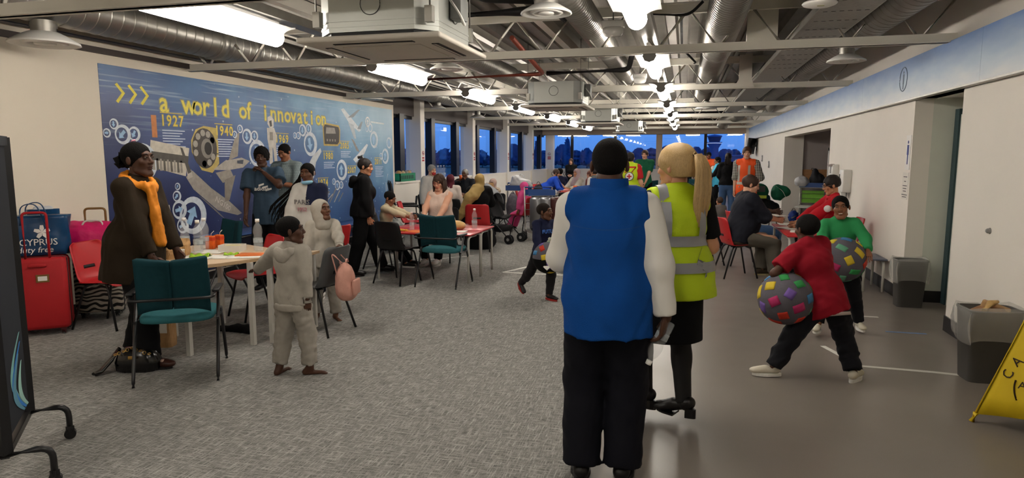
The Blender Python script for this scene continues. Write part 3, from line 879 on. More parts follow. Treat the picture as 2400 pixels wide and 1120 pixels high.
def nets(D, lo, h):
    s = D < 0
    nx, ny, nz = D.shape
    c = np.zeros((nx - 1, ny - 1, nz - 1), np.int8)
    offs = [(i, j, k) for i in (0, 1) for j in (0, 1) for k in (0, 1)]
    for i, j, k in offs:
        c += s[i:nx - 1 + i, j:ny - 1 + j, k:nz - 1 + k]
    act = (c > 0) & (c < 8)
    idx = np.argwhere(act)
    if len(idx) == 0:
        return np.zeros((0, 3)), np.zeros((0, 4), int)
    vid = np.full(act.shape, -1, np.int64); vid[act] = np.arange(len(idx))
    P = np.zeros((len(idx), 3)); Wt = np.zeros(len(idx))
    val = {o: D[idx[:, 0] + o[0], idx[:, 1] + o[1], idx[:, 2] + o[2]].astype(float) for o in offs}
    for o in offs:
        for axn in range(3):
            if o[axn] == 0:
                o2 = list(o); o2[axn] = 1; o2 = tuple(o2)
                a, b = val[o], val[o2]
                cr = (a < 0) != (b < 0)
                t = np.where(cr, a / np.where(np.abs(a - b) < 1e-12, 1, a - b), 0)
                base = np.tile(np.array(o, float), (len(idx), 1)); base[:, axn] += t
                P += base * cr[:, None]; Wt += cr
    P = P / np.maximum(Wt, 1)[:, None]
    V = lo + h * (idx + P)
    F = []
    for axn in range(3):
        o1, o2 = (axn + 1) % 3, (axn + 2) % 3
        sl0 = [slice(1, d_ - 1) for d_ in D.shape]; sl1 = list(sl0)
        sl0[axn] = slice(0, D.shape[axn] - 1); sl1[axn] = slice(1, D.shape[axn])
        a, b = s[tuple(sl0)], s[tuple(sl1)]
        e = np.argwhere(a != b)
        if len(e) == 0: continue
        flip = a[tuple(e.T)]
        st = np.array([1, 1, 1]); st[axn] = 0
        e = e + st
        q = []
        for d1, d2 in ((0, 0), (1, 0), (1, 1), (0, 1)):
            cc = e.copy(); cc[:, o1] -= d1; cc[:, o2] -= d2
            q.append(vid[cc[:, 0], cc[:, 1], cc[:, 2]])
        q = np.stack(q, 1)
        q[flip] = q[flip]; q[~flip] = q[~flip][:, ::-1]
        F.append(q[:, ::-1] if False else q)
    F = np.concatenate(F)
    F = F[(F >= 0).all(1)]
    return V, F

def lap(V, F, it=1, f=.5):
    """light smoothing"""
    for _ in range(it):
        S = np.zeros_like(V); N = np.zeros(len(V))
        for a, b in ((0, 1), (1, 2), (2, 3), (3, 0)):
            np.add.at(S, F[:, a], V[F[:, b]]); np.add.at(N, F[:, a], 1)
            np.add.at(S, F[:, b], V[F[:, a]]); np.add.at(N, F[:, b], 1)
        V = V * (1 - f) + f * S / np.maximum(N, 1)[:, None]
    return V

def rotm(ax, a):
    return np.array(Matrix.Rotation(a, 3, ax))

def ik(a, b, l1, l2, hint):
    a, b = np.asarray(a, float), np.asarray(b, float)
    d = b - a; L = np.linalg.norm(d)
    mx = (l1 + l2) * .998
    if L > mx:
        b = a + d / L * mx; d = b - a; L = mx
    if L < abs(l1 - l2) * 1.02 + 1e-4:
        L = abs(l1 - l2) * 1.02 + 1e-4
    u = d / max(np.linalg.norm(d), 1e-9)
    x = (l1 * l1 - l2 * l2 + L * L) / (2 * L)
    hh = math.sqrt(max(l1 * l1 - x * x, 0))
    p = np.asarray(hint, float); p = p - u * (p @ u)
    p = vnorm(p) if np.linalg.norm(p) > 1e-6 else vnorm(np.cross(u, [1, 0, 0]))
    return a + u * x + p * hh, b

def hand_mesh(mb, w, d, up, side, size, curl, mi=0, spread=1.0, thumb=.5):
    """w wrist, d finger direction, up = back of the hand, side = +1 when the thumb lies towards cross(d, up)"""
    d = vnorm(d); up = np.asarray(up, float); up = vnorm(up - d * (up @ d)); r = np.cross(d, up) * side
    s = size
    rings = []
    for t, wd, th in ((-.10, .030, .024), (.0, .034, .025), (.30, .040, .024), (.65, .045, .0215), (.95, .044, .019), (1.06, .038, .013)):
        c = w + d * (t * .088 * s)
        rings.append([tuple(c + r * (math.copysign(abs(math.cos(a)) ** .7, math.cos(a)) * wd * s) + up * (math.copysign(abs(math.sin(a)) ** .8, math.sin(a)) * th * s * .62)) for a in [2 * PI * i / 12 for i in range(12)]])
    mb.loft(rings, mi)
    offs = [.031, .0105, -.0105, -.030]; lens = [.070, .079, .073, .057]
    for i in range(4):
        p = w + d * (.083 * s) + r * (offs[i] * s)
        sp = (1.5 - i) * .055 * spread
        f = vnorm(d + r * sp); n = up.copy()
        pts = [p - f * .012 * s, p]; rad = [.0098 * s, .0098 * s]
        c = curl[i] if isinstance(curl, (list, tuple)) else curl
        for j, q in enumerate((.45, .30, .25)):
            a = c * (.85, 1.0, .7)[j]
            f, n = vnorm(f * math.cos(a) - n * math.sin(a)), vnorm(n * math.cos(a) + f * math.sin(a))
            p = p + f * lens[i] * q * s
            pts.append(p); rad.append((.0092, .0084, .0072)[j] * s)
        pts.append(p + f * .005 * s); rad.append(.0035 * s)
        mb.tube([tuple(q) for q in pts], rad, 7, mi)
    p = w + d * (.02 * s) + r * (.028 * s) - up * .006 * s
    f = vnorm(d * .75 + r * (.75 - thumb * .5) - up * (.25 + thumb * .45))
    pts = [p - f * .01 * s, p + f * .032 * s]
    f2 = vnorm(f + d * .35 - up * .25 * thumb)
    pts += [pts[-1] + f2 * .028 * s, pts[-1] + f2 * .05 * s, pts[-1] + f2 * .055 * s]
    mb.tube([tuple(q) for q in pts], [.0125 * s, .0125 * s, .0105 * s, .0085 * s, .004 * s], 7, mi)

m_eyew = M('eye_white', '#8f867c', .25, var=0)
m_iris = M('eye_iris', '#1d120c', .2, var=0)

class Person:
    def __init__(s, label, x, y, face, h=1.72, z=0.0, HH=None, build=1.0, fem=False, kid=False, belly=0.0,
                 pelvis=None, lean=0, tilt=0, twist=0, head=(0, 0, 0), hL=None, hR=None, eL=None, eR=None,
                 fL=None, fR=None, kL=None, kR=None, skin='#6b4632', res=.012, cat='person', group=None, curl=(.35, .35), up=(None, None),
                 handdir=(None, None), thumb=(.5, .5), barefoot=False, shoulder=1.0, seat=False, neckfwd=0.0, bust=1.0):
        s.h, s.res, s.fem, s.kid = h, res, fem, kid
        s.root = thing('person', label, cat, (x, y, z), R(face), group)
        s.face = R(face); s.org = np.array([x, y, z])
        HH = HH or (.128 * h if not kid else .165 * h); s.HH = HH
        g = s.g = (h / 1.75) * build
        gk = g * (1.06 if kid else 1)
        hipz = (.525 if not kid else .49) * h
        s.thL = (.245 if not kid else .225) * h; s.shL = (.245 if not kid else .225) * h
        s.uaL, s.faL = .166 * h * (.95 if kid else 1), .146 * h * (.95 if kid else 1)
        P = np.array(pelvis if pelvis is not None else (0, 0, hipz), float); s.P = P
        shz = h - HH - (.05 if not kid else .04) * h
        TL = shz - hipz
        Rt = rotm('Z', R(twist)) @ rotm('Y', R(tilt)) @ rotm('X', -R(lean))
        s.Rt = Rt
        rx, fw, up_ = Rt[:, 0], Rt[:, 1], Rt[:, 2]
        s.rx, s.fw, s.up = rx, fw, up_
        s.TL = TL
        C = P + up_ * TL; s.C = C
        sw = (.103 if not fem else .092) * h * shoulder * (.93 if kid else 1); hw = (.052 if not fem else .055) * h
        s.sw, s.hw = sw, hw
        s.S = {-1: C - rx * sw, 1: C + rx * sw}
        s.Hp = {}
        prx = rotm('Z', R(twist) * .3)[:, 0]
        s.prx = prx
        for q in (-1, 1): s.Hp[q] = P + prx * q * hw
        ank = .045 * h; s.ank = ank
        fd = {-1: fL, 1: fR}; s.A = {}; s.K = {}; s.fyaw = {}; s.fpit = {}
        for q in (-1, 1):
            v = fd[q]
            if v is None: v = (q * hw * 1.15, 0, 0, -q * 8)
            v = tuple(v) + (0,) * (5 - len(v))
            a = np.array([v[0], v[1], v[2] + ank]); s.fyaw[q] = R(v[3]); s.fpit[q] = R(v[4])
            hint = {-1: kL, 1: kR}[q]
            hint = hint if hint is not None else (q * .15, 1, .1)
            s.K[q], s.A[q] = ik(s.Hp[q], a, s.thL, s.shL, hint)
        hd = {-1: hL, 1: hR}; s.E = {}; s.W = {}
        for q in (-1, 1):
            v = hd[q]
            if v is None: v = s.S[q] + np.array([q * .05 * h, .03 * h, -.305 * h])
            elif len(v) == 4: v = s.w2l(v[1:])
            hint = {-1: eL, 1: eR}[q]
            hint = hint if hint is not None else (q * .35, -1, -.25)
            s.E[q], s.W[q] = ik(s.S[q], v, s.uaL, s.faL, hint)
        s.m_skin = M('skin_' + skin.strip('#'), skin, .5, var=.05, vscale=10, spec=.35)
        lc = srgb(skin)
        s.m_lip = M('lip_' + skin.strip('#'), '#%02x%02x%02x' % tuple(int(min(255, max(0, int(skin[i:i + 2], 16) * f))) for i, f in ((1, .88), (3, .66), (5, .64))), .4, var=0)
        # ---- head frame
        Nk = C + up_ * .02 * h + fw * neckfwd * .5; s.Nk = Nk
        hy, hp, hr = head
        s.Rh = Rt @ rotm('Z', R(hy)) @ rotm('X', R(hp)) @ rotm('Y', R(hr)) if abs(lean) < 1 else rotm('Z', R(twist + hy)) @ rotm('X', R(hp)) @ rotm('Y', R(hr))
        chin = C + np.array([0, 0, 1]) * (.05 if not kid else .04) * h * .9 + fw * (.012 * h + neckfwd)
        s.hs = HH / .235
        s.Hc = chin + (np.array([0, 0, 1]) * .6 + s.Rh[:, 2] * .4) * .115 * s.hs + fw * .006
        s._body(gk, skin, curl, up, handdir, thumb, barefoot, belly, bust)
    def w2l(s, w):
        d = np.asarray(w, float) - s.org
        c, n = math.cos(-s.face), math.sin(-s.face)
        return np.array([c * d[0] - n * d[1], n * d[0] + c * d[1], d[2]])
    def hp(s, x, y, z):
        """point of the head frame, in head units of 0.235 m"""
        return s.Hc + s.Rh @ (np.array([x, y, z]) * s.hs)
    def tr(s, x, y, t):
        """point of the torso: x right, y forward (metres at 1.75 m), t = 0 pelvis .. 1 shoulders"""
        return s.P + s.up * (s.TL * t) + s.rx * (x * s.g) + s.fw * (y * s.g)
    def torso(s, b, o, lo=-.05, belly=0., bust=1.0, wide=1.0):
        g = s.g; k = s.kid
        fm = s.fem
        Q = s.Rt
        Qp = np.stack([s.prx, np.cross(s.up, s.prx), s.up], 1)
        b.ell(s.P + s.up * .02, np.array([(.172 if fm else .160) * wide, .118, .13]) * g + o, Qp)
        b.ell(s.tr(0, .005 + belly * .04, .34), np.array([(.13 if fm else .145) * wide + belly * .03, .102 + belly * .06, .17]) * g + o, Q)
        b.ell(s.tr(0, -.005, .72), np.array([(.142 if fm else .160) * wide, .108, .17]) * g + o, Q)
        r = .040 * g
        b.cone(s.S[-1] * .86 + s.C * .14, s.S[1] * .86 + s.C * .14, r + o, r + o)
        for q in (-1, 1):
            b.cone(s.C + s.up * .028 * s.h - s.fw * .012, s.S[q] * .9 + s.C * .1 + s.up * .006, .036 * g + o * .8, .032 * g + o * .8)
        b.cone(s.C - s.up * .01, s.C + s.up * .035 * s.h, .064 * g + o * .8, .05 * g + o * .5)
        if fm and bust > 0:
            for q in (-1, 1):
                b.ell(s.tr(q * .068, .085, .66), np.array([.062, .05, .062]) * g * bust + o, Q)
    def _body(s, g, skin, curl, up, handdir, thumb, barefoot, belly, bust):
        b = Blob(.03 * g)
        s.torso(b, 0, belly=belly, bust=bust)
        for q in (-1, 1):
            b.cone(s.Hp[q], s.K[q], .086 * g, .058 * g)
            b.cone(s.K[q], s.A[q], .055 * g, .036 * g)
            m = s.K[q] * .7 + s.A[q] * .3
            b.ell(m + np.array([0, -.012, 0]) * g, np.array([.052, .052, .1]) * g)
            b.cone(s.S[q], s.E[q], .047 * g, .04 * g)
            b.cone(s.E[q], s.W[q], .041 * g, .026 * g)
            if barefoot:
                a = s.A[q]; fz = a[2] - s.ank
                d = np.array([-math.sin(s.fyaw[q]), math.cos(s.fyaw[q]), 0])
                hl = np.array([a[0], a[1], fz]) - d * .045 * s.h / 1.4
                b.cone(a, hl + np.array([0, 0, .028 * g]), .034 * g, .03 * g, k=.015)
                b.cone(hl + d * .02 + np.array([0, 0, .024 * g]), hl + d * .125 * s.h * .95 + np.array([0, 0, .014 * g]), .028 * g, .018 * g, k=.015)
                sd = np.array([d[1], -d[0], 0])
                for j in range(5):
                    o = (j - 2) * .0135 * g
                    tp = hl + d * (.125 * s.h + (.02 - abs(j - 1) * .004) * g) + sd * (q * -o) + np.array([0, 0, .009 * g])
                    b.cone(tp - d * .03 * g, tp, .011 * g, .008 * g, k=.006)
        b.cone(s.Nk - s.up * .03, s.Hc - s.Rh[:, 2] * .05 * s.hs - s.Rh[:, 1] * .02 * s.hs, .054 * s.g, .05 * s.g * (1 if not s.kid else .92))
        V, F = b.mesh(s.res * 1.15)
        hb = Blob(.02 * s.hs)
        H = s.hs; p = s.hp; Rh = s.Rh
        w = .95 if s.fem else 1.0
        hb.ell(p(0, -.018, .035), np.array([.075, .096, .084]) * H, Rh)
        hb.ell(p(0, .026, -.03), np.array([.058 * w, .064, .078]) * H, Rh)
        hb.cone(p(-.018, .062, -.096), p(.018, .062, -.096), .019 * H, .019 * H)
        hb.cone(p(-.046 * w, .01, -.07), p(-.018, .058, -.095), .018 * H, .017 * H); hb.cone(p(.046 * w, .01, -.07), p(.018, .058, -.095), .018 * H, .017 * H)
        hb.cone(p(-.034, .076, .032), p(.034, .076, .032), .012 * H, .012 * H, k=.015)
        for q in (-1, 1):
            hb.ell(p(q * .044, .058, -.018), np.array([.02, .02, .018]) * H, Rh)
            hb.sub(p(q * .031, .098, .012), np.array([.019, .016, .012]) * H, Rh, k=.012 * H)
        hb.cone(p(0, .084, .014), p(0, .1, -.020), .0085 * H, .0125 * H, k=.008 * H)
        for q in (-1, 1):
            hb.ell(p(q * .0125, .092, -.025), np.array([.009, .011, .0085]) * H, Rh, k=.006 * H)
            hb.ell(p(q * .080, -.010, -.004), np.array([.010, .016, .027]) * H, Rh @ rotm('Z', q * .35) , k=.006 * H)
            hb.sub(p(q * .091, -.006, .002), np.array([.006, .009, .015]) * H, Rh, k=.005 * H)
        hb.ell(p(0, .086, -.0505), np.array([.0235, .0105, .0065]) * H, Rh, k=.004 * H)
        hb.ell(p(0, .084, -.0625), np.array([.020, .0115, .0075]) * H, Rh, k=.004 * H)
        Vh, Fh = hb.mesh(max(.0042 * H, s.res * .42))
        cen = Vh[Fh].mean(1); loc = (cen - s.Hc) @ Rh / H
        lip = ((np.abs(loc[:, 0]) / .0245) ** 2 + ((loc[:, 2] + .0565) / .0125) ** 2 < 1) & (loc[:, 1] > .07)
        mb = MB()
        for i, q in enumerate((-1, 1)):
            d = s.W[q] - s.E[q]
            hd_ = handdir[i]
            dd = vnorm(d) if hd_ is None else vnorm(hd_)
            u = up[i] if up[i] is not None else vnorm(np.array([q * 1.0, -.25, .1]))
            sd = np.cross(dd, vnorm(np.asarray(u, float) - dd * (np.asarray(u, float) @ dd)))
            want = np.array([0, 1.0, .35]) + s.rx * (-q) * .6
            hand_mesh(mb, s.W[q], dd, u, 1 if sd @ want > 0 else -1, s.h / 1.75 * (1.0 if not s.kid else 1.04) * (.92 if s.fem else 1), curl[i], thumb=thumb[i])
        nv1, nv2 = len(V), len(V) + len(Vh)
        allV = [tuple(v) for v in V] + [tuple(v) for v in Vh] + mb.v
        fs = [tuple(f) for f in F.tolist()] + [tuple(i + nv1 for i in f) for f in Fh.tolist()] + [tuple(i + nv2 for i in f) for f in mb.f]
        fm = [0] * len(F) + lip.astype(int).tolist() + [0] * len(mb.f)
        me = np_mesh('body', allV, fs, [s.m_skin, s.m_lip], fm, True)
        s.body = link(bpy.data.objects.new('body', me), s.root)
    def part(s, name, V, F, mat, fm=None, parent=None, label=None):
        o = bpy.data.objects.new(name, np_mesh(name, V, F, mat, fm))
        link(o, parent or s.root)
        if label: o['label'] = label
        return o
    def blob(s, name, b, mat, wr=0., res=None, wf=18., wdir=(1, 1, .55), parent=None, fmf=None, label=None):
        V, F = b.mesh(res or s.res, wr, wf, seed=hash(name) % 97 if False else len(name) * 7 + int(s.h * 100), wdir=wdir)
        fm = fmf(V[F].mean(1)) if fmf else None
        return s.part(name, V, F, mat, fm, parent, label)
    # ---- garments
    def top(s, mat, sleeve=1.0, hem=-.10, o=.016, name='shirt', wr=.0, loose=0.0, neck=True, belly=0., collar=None, slr=1.0, bust=1.0, fmf=None, wide=1.0, open_neck=0.0, flat=0.0, wf=36):
        b = Blob(.035 * s.g)
        s.torso(b, o, belly=belly, bust=bust, wide=wide)
        g = s.g * (1.04 if s.kid else 1)
        hemP = s.P + s.up * hem
        Qp = np.stack([s.prx, np.cross(s.up, s.prx), s.up], 1)
        if hem < .03:
            rr = (.172 if s.fem else .160) * s.g * wide + o + loose
            b.econe(s.P + s.up * .05, s.P + s.up * (hem - .01), rr, rr + loose * .5, .74 + flat, Qp)
        elif loose > 0:
            rr = .16 * s.g * wide + o + loose
            b.econe(s.tr(0, 0, .6), s.P + s.up * (hem - .01), rr, rr, .74 + flat, s.Rt)
        for q in (-1, 1):
            if sleeve > 0:
                t = sleeve * (s.uaL + s.faL)
                lo_ = o * slr
                if t <= s.uaL:
                    e = s.S[q] + (s.E[q] - s.S[q]) * (t / s.uaL)
                    b.cone(s.S[q], e, .046 * g + lo_, .047 * g + lo_ * 1.3, cut1=True)
                else:
                    b.cone(s.S[q], s.E[q], .046 * g + lo_, .042 * g + lo_)
                    e = s.E[q] + (s.W[q] - s.E[q]) * ((t - s.uaL) / s.faL)
                    b.cone(s.E[q], e, .042 * g + lo_, .032 * g + lo_ * .8, cut1=True)
            else:
                b.cone(s.S[q] * .7 + s.C * .3, s.S[q] * 1.05 - s.C * .05, .042 * g + o * .8, .042 * g + o * .7)
                b.clip(s.S[q] * 1.06 - s.C * .06, -s.rx * q - s.up * .22)
        b.clip(hemP, s.up)
        nk = s.C + s.up * (.042 * s.h + o - open_neck * .02)
        b.clip(nk, -(s.up + s.fw * (.25 + open_neck)))
        ob = s.blob(name, b, mat, wr=wr, wf=wf, fmf=fmf)
        if collar is not None:
            c = MB(); n = 20; rr = .07 * s.g + o
            pts = []
            for i in range(n + 1):
                a = PI * 2 * i / n
                pts.append(s.C + s.up * (.018 * s.h + .012 * math.sin(a) * -1) + s.rx * (math.cos(a) * rr) + s.fw * (math.sin(a) * rr * .92))
            c.sheet(lambda u, v: tuple(pts[round(u * n)] * 1 + s.up * (v * .045 * s.g) + (s.C - pts[round(u * n)]) * (.12 * v)), n, 2, thick=.007)
            c.build('collar', collar, ob)
        return ob
    def cuff(s, mat, q, t, r, w=.03, name='cuff', parent=None):
        e = s.E[q] + (s.W[q] - s.E[q]) * t; d = vnorm(s.W[q] - s.E[q])
        MB().tube([tuple(e), tuple(e + d * w)], r, 14).build(name, mat, parent or s.root)
    def trousers(s, mat, length=1.0, o=.014, waist=.09, straight=0., wr=0., name='trousers', cuff=None):
        g = s.g * (1.06 if s.kid else 1)
        b = Blob(.03 * s.g)
        Qp = np.stack([s.prx, np.cross(s.up, s.prx), s.up], 1)
        b.ell(s.P + s.up * .015, np.array([(.172 if s.fem else .160), .118, .13]) * s.g + o, Qp)
        for q in (-1, 1):
            b.cone(s.Hp[q], s.K[q], .088 * g + o, .06 * g + o + straight * .5)
            e = s.K[q] + (s.A[q] - s.K[q]) * length
            b.cone(s.K[q], e, .058 * g + o + straight * .5, .04 * g + o + straight, cut1=True)
            m = s.K[q] * .7 + s.A[q] * .3
            if not straight: b.ell(m + np.array([0, -.012, 0]) * g, np.array([.052, .052, .1]) * g + o)
        b.clip(s.P + s.up * waist, -s.up)
        ob = s.blob(name, b, mat, wr=wr, wf=42, wdir=(1, 1, 1.2))
        if cuff is not None:
            for q in (-1, 1):
                d = vnorm(s.A[q] - s.K[q]); e = s.K[q] + (s.A[q] - s.K[q]) * length
                MB().tube([tuple(e - d * .045), tuple(e), tuple(e + d * .004)], [.044 * g + o * .6, .042 * g + o * .6, .04 * g], 14).build('cuff', cuff, ob)
        return ob
    def skirt(s, mat, bottom, rtop, rbot, name='skirt', q=.78, wr=0., top=.09, bias=(0, 0)):
        b = Blob(.03)
        Qp = np.stack([s.prx, np.cross(s.up, s.prx), s.up], 1)
        b.ell(s.P + s.up * .02, np.array([(.172 if s.fem else .16), .12, .13]) * s.g + .014, Qp)
        e = np.array([s.P[0] + bias[0], s.P[1] + bias[1], bottom])
        b.econe(s.P, e, rtop, rbot, q, Qp, cut1=True)
        b.clip(s.P + s.up * top, -s.up)
        return s.blob(name, b, mat, wr=wr, wf=20)
    def shoes(s, mat, sole=None, soleh=.022, heel=0.0, name='shoe', wide=1.0, high=0.0):
        for q in (-1, 1):
            g = s.g * (1.02 if s.kid else 1) * wide; a = s.A[q]
            L = .155 * s.h * (1.06 if s.kid else 1)
            Ry = rotm('Z', s.fyaw[q]) @ rotm('X', s.fpit[q])
            d, sd, u = Ry[:, 1], Ry[:, 0], Ry[:, 2]
            base = a - u * s.ank
            b = Blob(.02 * g)
            z0 = soleh + heel
            hl = base - d * .22 * L
            b.cone(a + u * .0 + u * high, hl + u * (z0 + .035 * g) + d * .02 * g, .040 * g, .034 * g, cut0=True)
            b.cone(hl + d * .03 + u * (z0 + .03 * g), base + d * .45 * L + u * (soleh + .024 * g), .035 * g, .033 * g)
            b.cone(base + d * .25 * L + u * (soleh + .04 * g + heel * .4), base + d * .55 * L + u * (soleh + .02 * g), .03 * g, .026 * g)
            b.ell(base + d * .56 * L + u * (soleh + .02 * g), np.array([.044, .06, .028]) * g, Ry)
            b.clip(base + u * (soleh * .6), u)
            ob = s.blob(name, b, mat, res=min(s.res, .011))
            n = 22; pts = []
            for i in range(n):
                t = 2 * PI * i / n
                yy = math.sin(t); xx = math.cos(t)
                wdt = (.040 if yy < 0 else .048) * g
                pts.append((xx * wdt * (1 - .12 * max(0, -yy)), .19 * L + yy * .49 * L))
            so = MB()
            if heel > 0:
                so.prism([(x_, y_) for x_, y_ in pts if y_ > .1 * L], lambda x_, y_, t: tuple(base + sd * x_ + d * y_ + u * t), 0, soleh)
                so.prism([(x_ * .9, y_) for x_, y_ in pts if y_ < -.02 * L], lambda x_, y_, t: tuple(base + sd * x_ + d * y_ + u * t), 0, soleh + heel)
            else:
                so.prism(pts, lambda x_, y_, t: tuple(base + sd * x_ + d * y_ + u * t), 0, soleh)
            so.build('sole', sole or mat, ob)
    # ---- head things
    def eyes(s, white=True, brow='#1a120d', lid=1.0, look=0.0):
        H = s.hs
        bm_ = M('brow_' + brow.strip('#'), brow, .7, var=0)
        for q in (-1, 1):
            c = s.hp(q * .031, .0815, .011)
            mb = MB(); mb.ell((0, 0, 0), (.0135 * H, .0085 * H, .0052 * H * lid), 14, 8)
            mb.ell((look * .005 * H, .0035 * H, 0), (.0056 * H, .0058 * H, .0054 * H * min(1, lid)), 10, 6, mi=1)
            me = mb.mesh('eye', [m_eyew, m_iris]); o = link(bpy.data.objects.new('eye', me), s.root)
            o.matrix_local = Matrix.Translation(Vector(c)) @ Matrix(s.Rh.tolist()).to_4x4()
            pts = [s.hp(q * x_, y_, z_) for x_, y_, z_ in ((.014, .0925, .030), (.026, .0915, .0355), (.038, .086, .0355), (.050, .075, .029))]
            MB().tube([tuple(v) for v in pts], [.0025 * H, .0042 * H, .004 * H, .0015 * H], 6).build('eyebrow', bm_, s.root)
            lp = [s.hp(q * x_, y_, z_) for x_, y_, z_ in ((.016, .0865, .0135), (.024, .0905, .0185), (.033, .0905, .0190), (.041, .0855, .0165), (.047, .079, .011))]
            MB().tube([tuple(v) for v in lp], [.002 * H, .0038 * H, .004 * H, .0034 * H, .0018 * H], 6).build('eyelid', s.m_skin, s.root)
    def hair(s, mat, t=.006, front=.075, slope=.62, low=-.035, back=0.0, wr=.002, name='hair', side=0.0, top=0.0, wf=60):
        """cap of hair: kept above a plane that falls from the forehead to the nape"""
        H = s.hs; b = Blob(.02 * H)
        b.ell(s.hp(0, -.018, .035 + top * .5), np.array([.075 + t + side, .096 + t, .084 + t + top]) * H, s.Rh)
        if back: b.ell(s.hp(0, -.06, -.01), np.array([.065 + t, .055 + t, .075 + back]) * H, s.Rh)
        b.sub(s.hp(0, .112, front - .088), np.array([.074, .062, .092]) * H, s.Rh, k=.006 * H)
        pt = s.hp(0, .075, front - .05)
        n = s.Rh @ np.array([0, -slope * 1.55, 1.0]) if slope < 5 else s.Rh @ np.array([0, -1, 0])
        b.clip(pt, n)
        b.clip(s.hp(0, 0, low), s.Rh[:, 2])
        return s.blob(name, b, mat, wr=wr, wf=wf, res=max(.005, s.res * .6))
    def strands(s, mat, chains, name='hair', n=7):
        """each chain: list of (x, y, z, r) in head units or absolute local with r"""
        mb = MB()
        for ch in chains:
            P_ = [s.hp(*c[:3]) for c in ch]; r_ = [c[3] * s.hs for c in ch]
            mb.tube([tuple(p) for p in P_], r_, n)
        return mb.build(name, mat, s.root)
    def scarfhead(s, mat, drape=(), t=.016, face=.08, name='headscarf', wr=.004, open_=True):
        H = s.hs; b = Blob(.03 * H)
        b.ell(s.hp(0, -.022, .03), np.array([.079 + t, .10 + t, .09 + t]) * H, s.Rh)
        b.ell(s.hp(0, -.005, -.06), np.array([.066 + t, .07 + t, .085]) * H, s.Rh)
        b.cone(s.hp(0, -.02, -.08), s.C + s.up * .01 + s.fw * .01, .085 * H, .105 * s.g)
        for a_, b_, ra, rb in drape:
            b.cone(a_, b_, ra, rb)
        if open_:
            b.sub(s.hp(0, .115, -.018), np.array([.056, .07, .078]) * H, s.Rh, k=.012)
        return s.blob(name, b, mat, wr=wr, wf=30, res=max(.007, s.res * .8))
    def glasses(s, mat):
        H = s.hs; o = MB()
        for q in (-1, 1):
            pts = [s.hp(q * (.033 + .022 * math.cos(a)), .102 - .006 * abs(math.cos(a)), .010 + .0155 * math.sin(a)) for a in [2 * PI * i / 16 for i in range(16)]]
            o.tube([tuple(p) for p in pts], .002 * H, 5, closed=True)
            o.tube([tuple(s.hp(q * .055, .098, .014)), tuple(s.hp(q * .078, .06, .014)), tuple(s.hp(q * .083, -.005, .012))], .002 * H, 5)
        o.tube([tuple(s.hp(-.011, .103, .013)), tuple(s.hp(0, .106, .015)), tuple(s.hp(.011, .103, .013))], .0018 * H, 5)
        return o.build('glasses', mat, s.root)

def slab_on(P_, garment, pts, mat, name, thick=.004, parent=None):
    """flat print pushed on to a garment: pts are local points"""
    mb = MB(); n = len(pts)
    c = np.mean(pts, axis=0); 
    nr = vnorm(np.cross(np.asarray(pts[1]) - pts[0], np.asarray(pts[2]) - pts[0]))
    vs = [tuple(p) for p in pts] + [tuple(np.asarray(p) + nr * thick) for p in pts]
    mb.add(vs, [tuple(range(n))[::-1], tuple(range(n, 2 * n))] + [(i, (i + 1) % n, n + (i + 1) % n, n + i) for i in range(n)])
    return mb.build(name, mat, parent or garment)

def stick_on(P_, garment, fn, nu, nv, mat, name, off=.004, axis=None):
    """patch fn(u, v) -> local start point outside; ray-cast along axis on to the garment and lay a strip there"""
    from mathutils.bvhtree import BVHTree
    me = garment.data
    if not hasattr(P_, '_bvh'): P_._bvh = {}
    if garment.name not in P_._bvh:
        vs = [v.co.copy() for v in me.vertices]; fs = [tuple(p.vertices) for p in me.polygons]
        P_._bvh[garment.name] = BVHTree.FromPolygons(vs, fs)
    bv = P_._bvh[garment.name]
    g = {}
    for i in range(nu + 1):
        for j in range(nv + 1):
            o = Vector(fn(i / nu, j / nv)); d = Vector(axis(i / nu, j / nv) if callable(axis) else axis).normalized()
            loc, nor, idx, dist = bv.ray_cast(o, d, 1.0)
            if loc is None: loc, nor, idx, dist = bv.find_nearest(o)
            g[i, j] = loc - d * off
    vs, ids = [], {}
    for k_, v in g.items(): ids[k_] = len(vs); vs.append(tuple(v))
    fs = [(ids[i, j], ids[i + 1, j], ids[i + 1, j + 1], ids[i, j + 1]) for i in range(nu) for j in range(nv)]
    mb = MB(); mb.add(vs, fs, 0, True)
    return mb.build(name, mat, garment)
# ================================================================ shared cloth, hair and bottle
m_fleece = M('blue_fleece', '#0f4388', .9, var=.10, vscale=6, bump=.25, bscale=240, spec=.15)
m_wshirt = M('white_shirt', '#d5d2ca', .8, var=.03, vscale=5, bump=.08, bscale=30)
m_navy = M('navy_trouser', '#0b0c14', .8, var=.05, spec=.2)
m_blackc = M('black_cloth', '#0b0b0d', .85, var=.05, spec=.2)
m_shoeb = M('black_leather', '#131112', .35, var=.05)
m_hivis = M('hivis_yellow', '#b4cc18', .7, var=.04, vscale=5, bump=.15, bscale=140)
m_reflt = M('reflective_grey', '#8a8a8c', .45, .2, var=.03, bump=.1, bscale=400)
m_afro = M('hair_black', '#0d0b0a', .9, var=.12, vscale=60, bump=.6, bscale=160, spec=.2)
m_blonde = M('hair_blonde', '#b99a68', .5, var=.22, vscale=30, stretch=(14, 14, 1.2), bump=.3, bscale=30, spec=.4)
m_brown = M('hair_brown', '#3a261b', .6, var=.2, vscale=25, stretch=(10, 10, 1.5), bump=.3, bscale=30)
m_dkbrown = M('hair_dark_brown', '#1d1411', .6, var=.2, vscale=25, stretch=(10, 10, 1.5), bump=.3, bscale=30)
m_clear = M('clear_plastic', '#f0f4f6', .08, var=0, alpha=.13, spec=.8)
